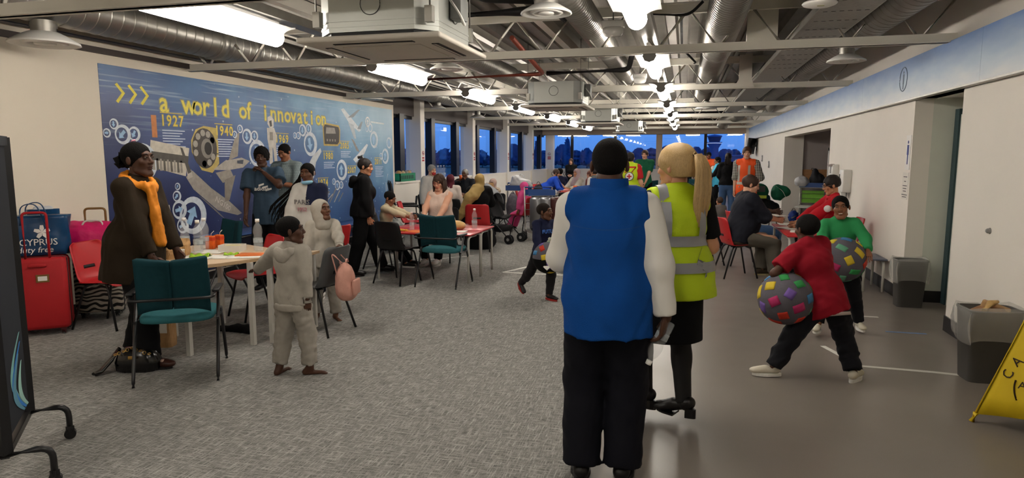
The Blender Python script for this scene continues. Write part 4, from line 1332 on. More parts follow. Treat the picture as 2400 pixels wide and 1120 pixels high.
m_water = M('bottle_water', '#c9d6da', .05, var=0, alpha=.16, spec=.8)

def bottle(x, y, z, lab, s=1.0, rot=None, grp='water bottles', cap=None):
    t = thing('water_bottle', lab, 'bottle', (x, y, z), group=grp)
    prof = [(.001, .0), (.028, .0), (.032, .006), (.0325, .05), (.030, .055), (.0325, .06), (.0325, .095), (.027, .115), (.0325, .135), (.032, .155), (.026, .18), (.014, .2), (.013, .212)]
    MB().lathe([(r * s, q * s) for r, q in prof], n=18).build('bottle_body', m_clear, t)
    MB().lathe([(r * s * .94, q * s) for r, q in [(.001, .003), (.028, .003), (.0315, .008), (.0315, .085), (.001, .085)]], n=16).build('water', m_water, t)
    MB().lathe([(.0328 * s, .062 * s), (.0328 * s, .094 * s)], n=18).build('label_band', M('bottle_label', '#c9d3da', .5, var=.3, vscale=40, alpha=.45), t)
    MB().lathe([(.001, .232 * s), (.0145 * s, .232 * s), (.015 * s, .21 * s), (.001, .21 * s)], n=14).build('cap', cap or m_white, t)
    if rot: t.rotation_euler = rot
    return t

# ================================================================ furniture and belongings
def at(x, y, z=0.0):
    """point at height z under a pixel of the 2400 x 1120 frame"""
    fx_, fy_, fz_ = -math.sin(YAW) * math.cos(PITCH), math.cos(YAW) * math.cos(PITCH), -math.sin(PITCH)
    f = Vector((fx_, fy_, fz_)); r = Vector((math.cos(YAW), math.sin(YAW), 0)); u = r.cross(f)
    d = f + r * ((x - 1200) / F_PX) - u * ((y - 560) / F_PX)
    t = (z - CAM_H) / d.z
    return Vector((0, 0, CAM_H)) + d * t

m_redp = M('red_polypropylene', '#b52226', .42, var=.04, vscale=3, spec=.5)
m_blkp = M('black_polypropylene', '#101011', .45, var=.03, spec=.5)
m_greyp = M('charcoal_polypropylene', '#4a4b4c', .45, var=.03)
m_teal = M('teal_fabric', '#183a41', .9, var=.08, vscale=30, bump=.3, bscale=500, spec=.15)
m_tealb = M('teal_seat', '#336a70', .9, var=.08, vscale=30, bump=.3, bscale=500, spec=.15)
m_redt = M('red_laminate', '#b7262b', .3, var=.03, spec=.5)
m_leg = M('pale_grey_leg', '#c3c0b8', .4, var=.02)
m_birch = M('birch_laminate', '#cdb496', .4, var=.08, vscale=5, stretch=(1, 10, 1))
m_birche = M('birch_edge', '#b89b78', .5, var=.1, vscale=30, stretch=(1, 1, 6))

def shell_fn(u, v):
    # u: 0 front lip .. 1 top of back ; v: 0..1 across
    P_ = [(.225, .415), (.205, .437), (.12, .445), (.0, .438), (-.11, .437), (-.165, .455), (-.195, .51), (-.215, .60), (-.24, .70), (-.262, .785), (-.272, .81)]
    t = u * (len(P_) - 1); i = min(int(t), len(P_) - 2); f = t - i
    y = P_[i][0] * (1 - f) + P_[i + 1][0] * f; z = P_[i][1] * (1 - f) + P_[i + 1][1] * f
    w = .215 if u < .5 else .215 - .02 * (u - .5) * 2
    if u > .86: w -= .05 * ((u - .86) / .14) ** 2
    if u < .08: w -= .03 * (1 - u / .08) ** 2
    x = (v - .5) * 2
    edge = abs(x) ** 3
    if u < .5: z += .022 * edge * (1 - abs(u - .25) * 2); 
    else: y += .045 * edge
    return (x * w, y, z)
SHELL = {}
def shell_mesh(mat):
    if mat.name not in SHELL:
        b = MB(); b.sheet(shell_fn, 22, 12, thick=.007); SHELL[mat.name] = b.mesh('seat_shell', mat)
    return SHELL[mat.name]
def leg_meshes():
    out = []
    for sx_ in (-1, 1):
        for sy in (-1, 1):
            b = MB()
            b.tube(fillet([(sx_ * .10, sy * .04, .425), (sx_ * .165, sy * .12, .418), (sx_ * (.20 if sy > 0 else .215), sy * .215 - (.03 if sy < 0 else 0), 0.0)], .05, 4), .0115, 8)
            out.append(b.mesh('leg', m_blackm))
    return out
LEGS = leg_meshes()
_fb = MB(); _fb.tube([(-.16, .1, .424), (.16, .1, .424)], .01, 8); _fb.tube([(-.16, -.11, .424), (.16, -.11, .424)], .01, 8); _fb.tube([(-.10, -.12, .422), (-.10, .12, .422)], .01, 8); _fb.tube([(.10, -.12, .422), (.10, .12, .422)], .01, 8)
SEATFR = _fb.mesh('seat_frame', m_blackm)
_sl = MB(); _sl.sheet(lambda u, v: tuple(Vector(shell_fn(.655 + .035 * u, .34 + .32 * v)) + Vector((0, .0015, 0))), 2, 6, thick=.0105); SLOT = _sl.mesh('hand_slot', m_dark)
def poly_chair(x, y, rz, mat, lab, z=0, s=1.0, grp=None, cat='chair'):
    t = thing('stacking_chair', lab, cat, (x, y, z), R(rz), grp)
    for nm, me in [('seat_shell', shell_mesh(mat)), ('seat_frame', SEATFR), ('hand_slot', SLOT)] + [('leg', l_) for l_ in LEGS]:
        link(bpy.data.objects.new(nm, me), t)
    t.scale = (s, s, s)
    return t

def teal_meshes():
    out = []
    for sd in (-1, 1):
        b = MB()
        def fn(u, v, sd=sd):
            x = sd * (.004 + .236 * u)
            z = .535 + (.345 + .022 * u * u) * v - .045 * (1 - v) * u ** 3
            y = -.235 - .055 * v + .055 * u * u
            bul = .018 * math.sin(PI * min(1, max(0, v))) * (1 - (2 * u - 1) ** 4)
            return (x, y + bul, z)
        b.sheet(fn if sd > 0 else (lambda u, v: fn(1 - u, v)), 10, 10, thick=.045)
        out.append(('back_pad', b.mesh('back_pad', m_teal)))
    b = MB()
    n = 28
    rings = []
    for zz, k in ((.425, .90), (.432, .99), (.455, 1.0), (.474, .97), (.484, .85)):
        rings.append([((.25 * k) * math.copysign(abs(math.cos(a)) ** .45, math.cos(a)), .01 + (.24 * k) * math.copysign(abs(math.sin(a)) ** .45, math.sin(a)), zz) for a in [2 * PI * i / n for i in range(n)]])
    b.loft(rings); out.append(('seat_pad', b.mesh('seat_pad', m_tealb)))
    for sd in (-1, 1):
        b = MB(); b.tube(fillet([(sd * .275, -.30, 0), (sd * .275, -.285, .06), (sd * .275, -.01, .64)], .05, 3), .0125, 8); out.append(('leg', b.mesh('leg', m_blackm)))
        b = MB(); b.tube(fillet([(sd * .275, .265, 0), (sd * .275, .25, .06), (sd * .275, .06, .47)], .05, 3), .0125, 8); out.append(('leg', b.mesh('leg', m_blackm)))
        b = MB(); b.box((sd * .28, -.09, .65), (.05, .26, .022), bev=.009); out.append(('armrest', b.mesh('armrest', m_blkp)))
        b = MB(); b.tube([(sd * .275, .1, .43), (sd * .275, -.15, .43)], .01, 8); b.tube([(sd * .2, .0, .43), (sd * .275, .0, .43)], .01, 8); out.append(('side_rail', b.mesh('side_rail', m_blackm)))
    b = MB(); b.tube(fillet([(-.275, -.16, .64), (-.275, -.31, .62), (.275, -.31, .62), (.275, -.16, .64)], .06, 5), .011, 8); out.append(('back_rail', b.mesh('back_rail', m_blackm)))
    return out
TEAL = teal_meshes()
def teal_chair(x, y, rz, lab, s=1.0, grp=None):
    t = thing('upholstered_armchair', lab, 'chair', (x, y, 0), R(rz), grp)
    for nm, me in TEAL: link(bpy.data.objects.new(nm, me), t)
    t.scale = (s, s, s)
    return t

def poly_table(pts, z, thick, legs, lab, topm, edgem=None, legr=.018, legm=None, sq=True, cat='table'):
    cx = sum(p[0] for p in pts) / len(pts); cy = sum(p[1] for p in pts) / len(pts)
    t = thing('school_table', lab, cat, (cx, cy, 0))
    b = MB(); b.prism([(p[0] - cx, p[1] - cy) for p in pts], lambda a, c, q: (a, c, q), z - thick, z - .0015)
    b.build('tabletop_edge', edgem or topm, t)
    b = MB(); b.prism([(p[0] - cx, p[1] - cy) for p in pts], lambda a, c, q: (a * .997, c * .997, q), z - .003, z)
    b.build('tabletop', topm, t)
    for lx, ly in legs:
        b = MB()
        if sq: b.bar((lx - cx, ly - cy, 0), (lx - cx, ly - cy, z - thick), legr * 2, legr * 2)
        else: b.tube([(lx - cx, ly - cy, 0), (lx - cx, ly - cy, z - thick)], legr, 10)
        b.build('leg', legm or m_leg, t)
    return t
# ---- wooden-topped table beside the coat woman, and its neighbour
poly_table([(-3.84, 4.30), (-3.66, 4.55), (-3.50, 4.93), (-3.60, 5.36), (-4.20, 5.62), (-4.66, 5.42), (-4.60, 4.86), (-4.05, 4.44)], .75, .028,
           [(-3.87, 4.40), (-3.56, 4.80), (-3.72, 5.31), (-4.31, 5.36), (-4.42, 4.86)], 'pale wood topped table with drinks and papers on it', m_birch, m_birche, .019)
poly_table([(-3.46, 4.86), (-3.30, 4.92), (-3.34, 5.55), (-3.55, 5.45)], .73, .024, [(-3.45, 4.91), (-3.33, 4.96), (-3.37, 5.48), (-3.50, 5.40)], 'small pale table pushed against the wood topped table', m_birch, m_birche, .017)
def utable(x0, x1, y0, y1, z, lab, topm, r=.016):
    t = thing('school_table', lab, 'table', ((x0 + x1) / 2, (y0 + y1) / 2, 0))
    w, d_ = (x1 - x0) / 2, (y1 - y0) / 2
    MB().box((0, 0, z - .010), (2 * w, 2 * d_, .02), bev=.006).build('tabletop', topm, t)
    for sx_ in (-1, 1):
        for sy in (-1, 1):
            b = MB(); b.tube(fillet([(sx_ * (w - .035), sy * .02, z - .04), (sx_ * (w - .035), sy * (d_ - .03), z - .04), (sx_ * (w - .035), sy * (d_ - .02), 0)], .06, 5), r, 10)
            b.build('leg', m_leg, t)
        MB().tube([(sx_ * (w - .035), -.05, z - .04), (sx_ * (w - .035), .05, z - .04)], r, 10).build('end_rail', m_leg, t)
    return t
utable(-3.92, -2.60, 7.88, 8.44, .63, 'low red topped table with teal chair drawn up', m_redt)
utable(-3.92, -2.61, 8.46, 9.02, .63, 'low red topped table in front of the woman in glasses', m_redt)
utable(1.24, 1.74, 8.55, 10.05, .66, 'red topped table with papers between the seated men', m_redt)
m_bluet = M('blue_laminate', '#2f4d86', .35, var=.04)
utable(-6.0, -5.52, 9.2, 11.3, .45, 'long low blue bench table under the mural', m_bluet)
utable(-5.95, -5.5, 6.9, 8.9, .62, 'dark blue low table by the wall behind the teenagers', m_bluet)
utable(2.10, 2.38, 8.62, 9.14, .40, 'low blue-grey bench along the white wall', M('bench_bluegrey', '#5a6070', .4))
utable(-4.78, -3.92, 12.72, 13.5, .72, 'table with food in front of the drinking man', M('table_grey', '#8d8a84', .4))
utable(-3.2, -2.34, 15.6, 16.5, .70, 'table crowded with food by the girl in blue', M('table_pale', '#b9b1a4', .4))
utable(-.2, 1.3, 26.6, 27.4, .9, 'counter with white food boxes near the far windows', M('counter_pale', '#b5aaa0', .5))

# ---- chairs
poly_chair(-5.30, 5.04, -85, m_redp, 'red plastic stacking chair in front of the striped suitcase')
teal_chair(-3.63, 4.05, 32, 'teal upholstered armchair beside the black handbag')
teal_chair(-2.92, 7.80, -3, 'teal upholstered armchair at the low red table')
teal_chair(-5.06, 6.22, 150, 'teal upholstered armchair under the mural aircraft')
poly_chair(-4.18, 5.72, 150, m_redp, 'red plastic chair pushed behind the wood topped table')
poly_chair(-3.26, 5.38, 84, m_greyp, 'charcoal plastic chair with a pink backpack on its back')
poly_chair(-4.15, 7.05, 80, m_redp, 'red plastic chair beside the woman in black')
poly_chair(-3.55, 7.78, -14, m_blkp, 'black plastic chair at the low red table')
poly_chair(-4.20, 8.75, -90, m_blkp, 'black plastic chair under the boy in beige')
poly_chair(-3.61, 9.56, 180, m_blkp, 'black plastic chair under the woman in glasses')
poly_chair(-4.72, 11.0, -75, m_redp, 'red plastic chair behind the woman in glasses')
poly_chair(-3.42, 10.85, 10, m_redp, 'red plastic chair under the woman in the mustard headscarf')
poly_chair(-3.12, 12.95, 65, m_redp, 'red plastic chair carrying the child in pink')
poly_chair(-2.55, 14.5, 100, m_redp, 'red plastic chair behind the luggage trolley')
for x, y, rz, w_ in ((-3.98, 16.6, -80, 'beside the trolley bags'), (-3.45, 18.3, -60, 'behind the charcoal chair'), (-4.1, 18.7, -150, 'turned to the white sill wall')):
    poly_chair(x, y, rz, m_redp, 'empty red plastic chair ' + w_, grp='empty red chairs by the sill wall')
poly_chair(-3.86, 17.45, -70, m_greyp, 'charcoal plastic chair among the empty red chairs')
poly_chair(.72, 9.32, -72, m_redp, 'red plastic chair under the man in the dark navy top')
poly_chair(.35, 10.3, -70, m_redp, 'red plastic chair behind the seated man in navy')
poly_chair(2.04, 9.55, 92, m_redp, 'red plastic chair under the man in red')
poly_chair(1.66, 14.6, 200, m_teal, 'dark green chair buried under green bags and coats')
teal_chair(-1.05, 20.4, 20, 'teal armchair beside the ambulance trolley', grp=None)
teal_chair(.30, 21.6, 160, 'teal armchair by the counter near the orange vest man')
poly_chair(-4.78, 14.2, 178, m_blkp, 'black plastic chair under the drinking man')
poly_chair(-4.40, 12.15, 14, m_blkp, 'black plastic chair under the person in the maroon headscarf')
poly_chair(-3.97, 13.68, 178, m_blkp, 'black plastic chair under the hooded child eating')
poly_chair(-5.22, 13.2, 240, m_blkp, 'black plastic chair under the person in the pale grey shirt')

# ---- things on the wood topped table
TZ = .7515
def pl(x, y, z): 
    v = at(x, y, z); return v.x, v.y
bottle(*pl(435, 583, TZ), TZ, 'tall clear bottle beside the brown paper bag', 1.28, grp='bottles on the wood topped table')
bottle(*pl(466, 592, TZ), TZ, 'clear bottle behind the green wrapper', 1.28, grp='bottles on the wood topped table')
bottle(*pl(481, 584, TZ), TZ, 'clear bottle beside the orange cartons', 1.28, grp='bottles on the wood topped table')
bottle(*pl(606, 588, TZ), TZ, 'clear bottle by the sleeve of the boy in grey', 1.28, grp='bottles on the wood topped table')
m_or = M('orange_carton', '#e0601a', .45, var=.25, vscale=30)
for (x, y), lab, ang in (((494, 583), 'orange drink carton with a straw beside the bottles', 10), ((515, 580), 'orange drink carton with a straw by the cake box', -8)):
    v = pl(x, y, TZ); t = thing('drink_carton', lab, 'drink carton', (v[0], v[1], TZ), R(ang), 'orange drink cartons')
    MB().box((0, 0, .062), (.075, .05, .124), bev=.004).build('carton', m_or, t)
    MB().box((0, 0, .095), (.0765, .0515, .03)).build('print_band', M('carton_band', '#c93a18', .5, var=.2, vscale=40), t)
    MB().tube([(.01, 0, .12), (.012, 0, .145), (.04, 0, .17)], .003, 6).build('straw', m_white, t)
v = pl(422, 614, TZ); t = thing('paper_cup', 'white takeaway paper cup at the table edge', 'cup', (v[0], v[1], TZ))
MB().lathe([(.001, 0), (.030, 0), (.040, .10), (.0375, .10), (.028, .006), (.001, .006)], n=22).build('cup_wall', M('cup_paper', '#d8cdb8', .6), t)
MB().lathe([(.0395, .099), (.0425, .1015), (.0395, .104), (.038, .101)], n=22).build('rolled_rim', m_white, t)
m_paper = M('paper', '#dcd8cf', .7, var=.02)
m_kraft = M('kraft_paper', '#b08a5e', .8, var=.12, vscale=14, bump=.4, bscale=14)
def sheet_paper(x, y, z, w, l, rz, lab, mat=None, cat='paper', grp=None, name='paper_sheet'):
    b = MB(); b.sheet(lambda u, q: ((u - .5) * w, (q - .5) * l, .0012 + .006 * (u - .5) ** 2 + .004 * math.sin(q * 5) ** 2), 6, 6, thick=.0008)
    return b.build(name, mat or m_paper, loc=(x, y, z), rz=R(rz), label=lab, cat=cat, group=grp)
for (x, y, rz, lab) in ((520, 602, 20, 'white drawing sheet at the front edge of the table'), (450, 606, -15, 'white sheet under the green wrapper'), (495, 590, 5, 'white sheet by the orange cartons'), (575, 601, 30, 'white sheet hanging near the hooded sleeve')):
    v = pl(x, y, TZ); sheet_paper(v[0], v[1], TZ, .3, .21, rz, lab)
m_lime = M('lime_foil', '#8fb52a', .35, var=.2, vscale=30, bump=.5, bscale=40)
for (x, y, s_, lab) in ((470, 602, 1.0, 'crumpled lime green wrapper near the paper cup'), (543, 598, .75, 'crumpled green wrapper in the middle of the table')):
    v = pl(x, y, TZ); b = MB(); rnd = random.Random(x)
    b.sheet(lambda u, q: ((u - .5) * .16 * s_, (q - .5) * .10 * s_, .004 + .03 * s_ * abs(math.sin(u * 7 + q * 3)) * (1 - abs(2 * q - 1)) ** .5), 10, 6, thick=.003)
    b.build('wrapper', m_lime, loc=(v[0], v[1], TZ + .003), rz=.4, label=lab, cat='wrapper')
v = pl(590, 598, TZ); MB().box((0, 0, .006), (.24, .17, .012), bev=.003).build('folder', M('orange_folder', '#cf6a2e', .5), loc=(v[0], v[1], TZ), rz=.3, label='flat orange folder on the wood topped table', cat='folder')
v = pl(545, 588, TZ); t = thing('cake_box', 'open pale cake box behind the papers', 'box', (v[0], v[1], TZ), .25)
for a_, c_ in (((0, .07, .03), (.2, .004, .06)), ((0, -.07, .03), (.2, .004, .06)), ((.1, 0, .03), (.004, .14, .06)), ((-.1, 0, .03), (.004, .14, .06)), ((0, 0, .003), (.2, .14, .006))):
    MB().box(a_, c_).build('box_side', m_paper, t)
MB().box((0, 0, .03), (.16, .10, .045), bev=.012).build('sponge_cake', M('sponge', '#d9c98a', .8, var=.1), t)
def paper_bag(x, y, z, w, d_, h_, rz, lab, mat=None, name='paper_bag', cat='paper bag'):
    n = 24; rings = []
    rnd = random.Random(int(x * 100))
    for k in range(7):
        q = k / 6; sq = 1 - .55 * max(0, q - .7) / .3
        rings.append([((w / 2) * math.copysign(abs(math.cos(a)) ** .4, math.cos(a)) * (1 + rnd.uniform(-.05, .05) * (k > 0)), (d_ / 2) * sq * math.copysign(abs(math.sin(a)) ** .4, math.sin(a)) * (1 + rnd.uniform(-.08, .08) * (k > 0)), h_ * q + rnd.uniform(-.004, .006) * (k > 0)) for a in [2 * PI * i / n for i in range(n)]])
    return MB().loft(rings, sm=False).build(name, mat or m_kraft, loc=(x, y, z), rz=R(rz), label=lab, cat=cat)
paper_bag(-4.34, 4.86, TZ, .2, .12, .14, 20, 'crumpled brown paper bag beside the paper cup')
v = pl(408, 606, TZ); paper_bag(v[0], v[1], TZ, .12, .09, .12, 50, 'torn brown paper wrapper at the coat sleeve')
t = thing('paper_carrier', 'brown paper carrier on the floor behind the handbag', 'paper bag', (-4.30, 4.58, 0), .3)
paper_bag(0, 0, 0, .2, .13, .33, 0, None).parent = t
t.children[0].name = 'bag_body'; [t.children[0].pop(k_, None) for k_ in ('label', 'category')]
MB().box((.02, -.075, .17), (.11, .004, .08)).build('white_label', m_paper, t)

# ---- floor bags
m_patent = M('black_patent', '#0a090a', .18, var=.03, spec=.7)
m_gold = M('gold_metal', '#c9a25a', .3, 1.0, var=.03)
t = thing('handbag', 'black leather handbag with gold chain lying by the armchair', 'handbag', (-3.98, 3.99, 0), R(20))
b = MB(); n = 22
b.loft([[((.165 - .03 * abs(q - .3)) * math.copysign(abs(math.cos(a)) ** .6, math.cos(a)) * k_, (.085) * math.copysign(abs(math.sin(a)) ** .6, math.sin(a)) * k_, .19 * q) for a in [2 * PI * i / n for i in range(n)]] for q, k_ in ((0, .8), (.08, .97), (.4, 1.0), (.8, .86), (.97, .6), (1, .3))])
b.build('bag_body', m_patent, t)
b = MB(); b.tube([(-.13, -.02, .17), (-.17, -.05, .10), (-.22, -.10, .03), (-.25, -.13, .016), (-.27, -.11, .016), (-.24, -.06, .03), (-.19, -.0, .10), (-.14, .02, .17)], .022, 8, flat=.6)
b.build('strap', m_patent, t)
for k in range(9):
    MB().tube(arc((-.12 + .03 * k, -.09 - .01 * (k % 2), .20 - .012 * abs(k - 4)), .011, 0, 2 * PI, 8, (1, 0, 0), (0, .4 if k % 2 else 1, 1 if k % 2 else .3))[:-1], .0035, 5, closed=True).build('chain_link', m_gold, t)
MB().box((.0, -.108, .13), (.05, .006, .025), bev=.002).build('clasp', m_gold, t)
b = Blob(.03); b.cone((-.16, 0, .025), (.12, .02, .03), .03, .045); b.cone((.0, .04, .03), (.16, -.03, .02), .04, .02); V_, F_ = b.mesh(.012, .006, 40)
V_[:, 2] = np.maximum(V_[:, 2], 0.001)
tag(link(bpy.data.objects.new('dropped_cap', np_mesh('dropped_cap', V_, F_, m_blackc))), 'black cloth cap dropped under the wood topped table', 'cap').location = (-3.98, 5.12, 0)

# ---- luggage by the cream wall
def suitcase(x, y, rz, w, d_, h_, mat, lab, handle, wheelm, zip_=True, tagc=None, hh=.35, grp=None, ribs=0, hy=0.0):
    t = thing('suitcase', lab, 'suitcase', (x, y, 0), R(rz), grp)
    MB().box((0, 0, .055 + h_ / 2), (w, d_, h_), bev=.04).build('shell', mat, t)
    for sx_ in (-1, 1):
        for sy in (-1, 1):
            wb = MB(); wb.tube([(sx_ * (w / 2 - .06) - .012, sy * (d_ / 2 - .05), .028), (sx_ * (w / 2 - .06) + .012, sy * (d_ / 2 - .05), .028)], .028, 12)
            wb.build('wheel', wheelm, t)
            MB().box((sx_ * (w / 2 - .06), sy * (d_ / 2 - .05), .052), (.04, .04, .03)).build('wheel_bracket', wheelm, t)
    if zip_:
        MB().tube([(sx_ * (w / 2 + .002) , -d_ / 4 , .055 + h_ / 2 + sz * (h_ / 2 + .001)) for sx_, sz in ((-.94, -1), (-1, -.95), (-1, .95), (-.94, 1), (.94, 1), (1, .95), (1, -.95), (.94, -1))], .005, 5, closed=True).build('zip_line', m_dark, t)
    for k in range(ribs):
        xx = -w / 2 + w * (k + .5) / ribs
        MB().box((xx, 0, .055 + h_ / 2), (.012, d_ + .012, h_ * .9), bev=.004).build('shell_rib', mat, t)
    MB().box((0, -d_ / 2 - .012, .055 + h_ * .9), (.14, .02, .03), bev=.008).build('side_handle', mat, t)
    if handle:
        b = MB(); b.tube(fillet([(-.09, hy, h_ + .04), (-.09, hy, h_ + hh), (.09, hy, h_ + hh), (.09, hy, h_ + .04)], .035, 4), .014, 8, flat=.8)
        b.build('pull_handle', handle, t)
    if tagc:
        MB().box((.03, -d_ / 2 - .004, .055 + h_ * .72), (.10, .008, .07)).build('name_frame', tagc, t)
        MB().box((.03, -d_ / 2 - .009, .055 + h_ * .72), (.07, .004, .04)).build('name_card', m_paper, t)
    return t
m_redcase = M('red_nylon', '#a3161c', .65, var=.08, vscale=6, bump=.2, bscale=300)
m_brass = M('brown_frame', '#7b5a2f', .4, .3)
suitcase(-5.66, 4.66, 40, .42, .27, .66, m_redcase, 'red soft suitcase with a name card by the cream wall', m_redcase, M('wheel_maroon', '#4a1216', .5), tagc=m_brass, hh=.46, hy=-.10)
def zebra():
    m = bpy.data.materials.new('zebra_print'); m.use_nodes = True
    n, l = m.node_tree.nodes, m.node_tree.links; b = n['Principled BSDF']; b.inputs['Roughness'].default_value = .35
    t = n.new('ShaderNodeTexCoord'); w = n.new('ShaderNodeTexWave'); w.inputs['Scale'].default_value = 7; w.inputs['Distortion'].default_value = 9; w.inputs['Detail'].default_value = 1
    w.bands_direction = 'Z'
    l.new(t.outputs['Object'], w.inputs['Vector']); c = n.new('ShaderNodeValToRGB'); e = c.color_ramp.elements
    e[0].position = .42; e[0].color = srgb('#15120f'); e[1].position = .5; e[1].color = srgb('#b9b1a3'); l.new(w.outputs['Fac'], c.inputs[0]); l.new(c.outputs[0], b.inputs['Base Color'])
    return m
m_zebra = zebra()
suitcase(-5.72, 5.33, 35, .42, .26, .60, m_zebra, 'zebra-striped hard suitcase under the pink bag', m_brass, m_dark, hh=.50)
# pink holdall on the striped case
b = Blob(.06); b.cone((-.19, 0, .16), (.19, 0, .16), .15, .14); b.ell((0, 0, .08), (.25, .15, .08)); b.clip((0, 0, .012), (0, 0, 1)); V_, F_ = b.mesh(.014, .010, 22)
t = thing('holdall', 'bright pink holdall resting on the striped suitcase', 'bag', (-5.73, 5.32, .664), R(35))
link(bpy.data.objects.new('bag_body', np_mesh('bag_body', V_, F_, M('pink_nylon', '#c9155f', .5, var=.12, vscale=8, bump=.5, bscale=18))), t)
MB().tube(fillet([(-.1, -.12, .2), (-.08, -.05, .32), (.08, -.05, .32), (.1, -.12, .2)], .05, 4), .009, 6).build('strap', M('pale_strap', '#cfc7bd', .6), t)
# blue shopper on the red case
t = thing('shopping_bag', 'blue duty free shopper with white flower logo on the red suitcase', 'bag', (-5.745, 4.735, .722), R(40))
m_shop = M('blue_shopper', '#123a5e', .3, var=.15, vscale=9, bump=.3, bscale=12)
b = MB(); n = 28
b.loft([[(( .235 + .02 * q) * math.copysign(abs(math.cos(a)) ** .5, math.cos(a)) + .01 * math.sin(a * 5 + q * 6), (.11 - .02 * q) * math.copysign(abs(math.sin(a)) ** .5, math.sin(a)) + .008 * math.sin(a * 4 + q * 9), .36 * q) for a in [2 * PI * i / n for i in range(n)]] for q in (0, .15, .35, .55, .75, .92, 1)])
b.build('bag_body', m_shop, t)
for k in range(5):
    a = R(90 + k * 72); Rr = Matrix.Rotation(a, 3, 'Y')
    c_ = Vector((.05 + .045 * math.cos(a), -.123, .205 + .045 * math.sin(a)))
    pts = [(0, .0), (.018, .03), (.012, .062), (-.012, .062), (-.018, .03)]
    MB().prism(pts, lambda p_, q_, d2: (.05 + p_ * math.sin(a) + q_ * math.cos(a), -.121 - d2, .215 - p_ * math.cos(a) + q_ * math.sin(a)), 0, .003).build('flower_petal', m_white, t)
text_obj('logo_lettering', 'CYPRUS', .085, (-.13, -.127, .095), (R(90), 0, 0), m_white, t, space=.95)
text_obj('logo_lettering', 'duty free', .075, (-.15, -.128, .03), (R(90), 0, 0), m_white, t, shear=.2)
for sy in (-.115, .1):
    MB().tube(fillet([(-.11, sy, .28), (-.1, sy - .005, .46), (.02, sy - .01, .48), (.08, sy, .28)], .07, 5), .014, 6, flat=.35).build('carry_strap', m_shop, t)
t = thing('shopping_bag', 'second blue and white shopper behind the red suitcase', 'bag', (-5.90, 4.93, .0), R(50))
b = MB(); b.loft([[((.12 + .01 * q) * math.copysign(abs(math.cos(a)) ** .5, math.cos(a)), (.08 - .03 * q) * math.copysign(abs(math.sin(a)) ** .5, math.sin(a)) + .01 * math.sin(5 * a + 4 * q), 1.12 * q) for a in [2 * PI * i / n for i in range(n)]] for q in (0, .3, .6, .85, 1)])
b.build('bag_body', m_shop, t)
MB().box((0, 0, 1.08), (.16, .06, .14), bev=.025).build('white_bundle', M('bundle_white', '#c6c8cc', .6, var=.1, bump=.5, bscale=20), t)
t = thing('rolled_mat', 'beige rolled blanket behind the red suitcase', 'blanket', (-5.93, 4.55, 0), R(20))
MB().lathe([(.001, 0), (.07, 0), (.075, .04), (.075, 1.1), (.05, 1.13), (.001, 1.13)], n=18).build('roll', M('blanket_beige', '#b8a48c', .9, var=.06), t)
for zz in (.3, .85): MB().lathe([(.0765, zz), (.0765, zz + .02)], n=18).build('tie', m_dark, t)

# ---- display screen on castors at the near edge
t = thing('display_screen', 'tall dark display board on black castor legs', 'display board', (0, 0, 0))
m_board = M('board_fabric', '#20242c', .85, var=.15, vscale=3)
A_, B_ = Vector((-3.53, 2.75, 0)), Vector((-3.12, 2.30, 0))     # far post, near post
dv = (B_ - A_).normalized(); nv = Vector((dv.y, -dv.x, 0)); nv = nv if nv.x > 0 else -nv
MB().bar(A_ + Vector((0, 0, .20)), A_ + Vector((0, 0, 1.72)), .05, .05).build('post', m_blackm, t)
MB().bar(B_ + Vector((0, 0, .20)), B_ + Vector((0, 0, 1.72)), .05, .05).build('post', m_blackm, t)
MB().bar(A_ + Vector((0, 0, 1.70)), B_ + Vector((0, 0, 1.70)), .05, .05).build('top_rail', m_blackm, t)
MB().bar(A_ + Vector((0, 0, .19)), B_ + Vector((0, 0, .19)), .035, .035).build('bottom_rail', m_blackm, t)
MB().add([A_ + dv * .03 + nv * .012 + Vector((0, 0, .25)), B_ - dv * .03 + nv * .012 + Vector((0, 0, .25)), B_ - dv * .03 + nv * .012 + Vector((0, 0, 1.68)), A_ + dv * .03 + nv * .012 + Vector((0, 0, 1.68)),
          A_ + dv * .03 - nv * .012 + Vector((0, 0, .25)), B_ - dv * .03 - nv * .012 + Vector((0, 0, .25)), B_ - dv * .03 - nv * .012 + Vector((0, 0, 1.68)), A_ + dv * .03 - nv * .012 + Vector((0, 0, 1.68))],
         [(0, 1, 2, 3), (7, 6, 5, 4), (0, 4, 5, 1), (1, 5, 6, 2), (2, 6, 7, 3), (3, 7, 4, 0)]).build('fabric_panel', m_board, t)
def on_board(s_, z_, o_=.014): return A_ + dv * s_ + nv * o_ + Vector((0, 0, z_))
for k, (c_, s0) in enumerate((('#7fb5b0', .03), ('#2f78c4', .06), ('#5f93a8', .11), ('#9cc7bd', .015))):
    mw = M('wave_' + c_.strip('#'), c_, .8, var=.05)
    b = MB()
    b.sheet(lambda u, q: tuple(on_board(s0 + .02 + .26 * math.sin(PI * u * .9) * (1 - .12 * k) + .05 * math.sin(u * 4 + k) * u + q * (.03 + .05 * math.sin(PI * u)), .26 + (.42 - .05 * k) * u, .0135 + .0006 * k)), 16, 1)
    b.build('wave_print', mw, t)
for C_ in (A_, B_):
    for sd in (-1, 1):
        e_ = C_ + nv * sd * .19
        MB().tube(fillet([C_ + Vector((0, 0, .19)), e_ + Vector((0, 0, .20)), e_ + Vector((0, 0, .06))], .07, 5), .016, 10).build('leg', m_blackm, t)
        MB().tube([e_ + dv * -.014 + Vector((0, 0, .03)), e_ + dv * .014 + Vector((0, 0, .03))], .03, 14).build('castor_wheel', m_blkp, t)
        MB().box(e_ + Vector((0, 0, .06)), (.03, .03, .03)).build('castor_fork', m_blackm, t)

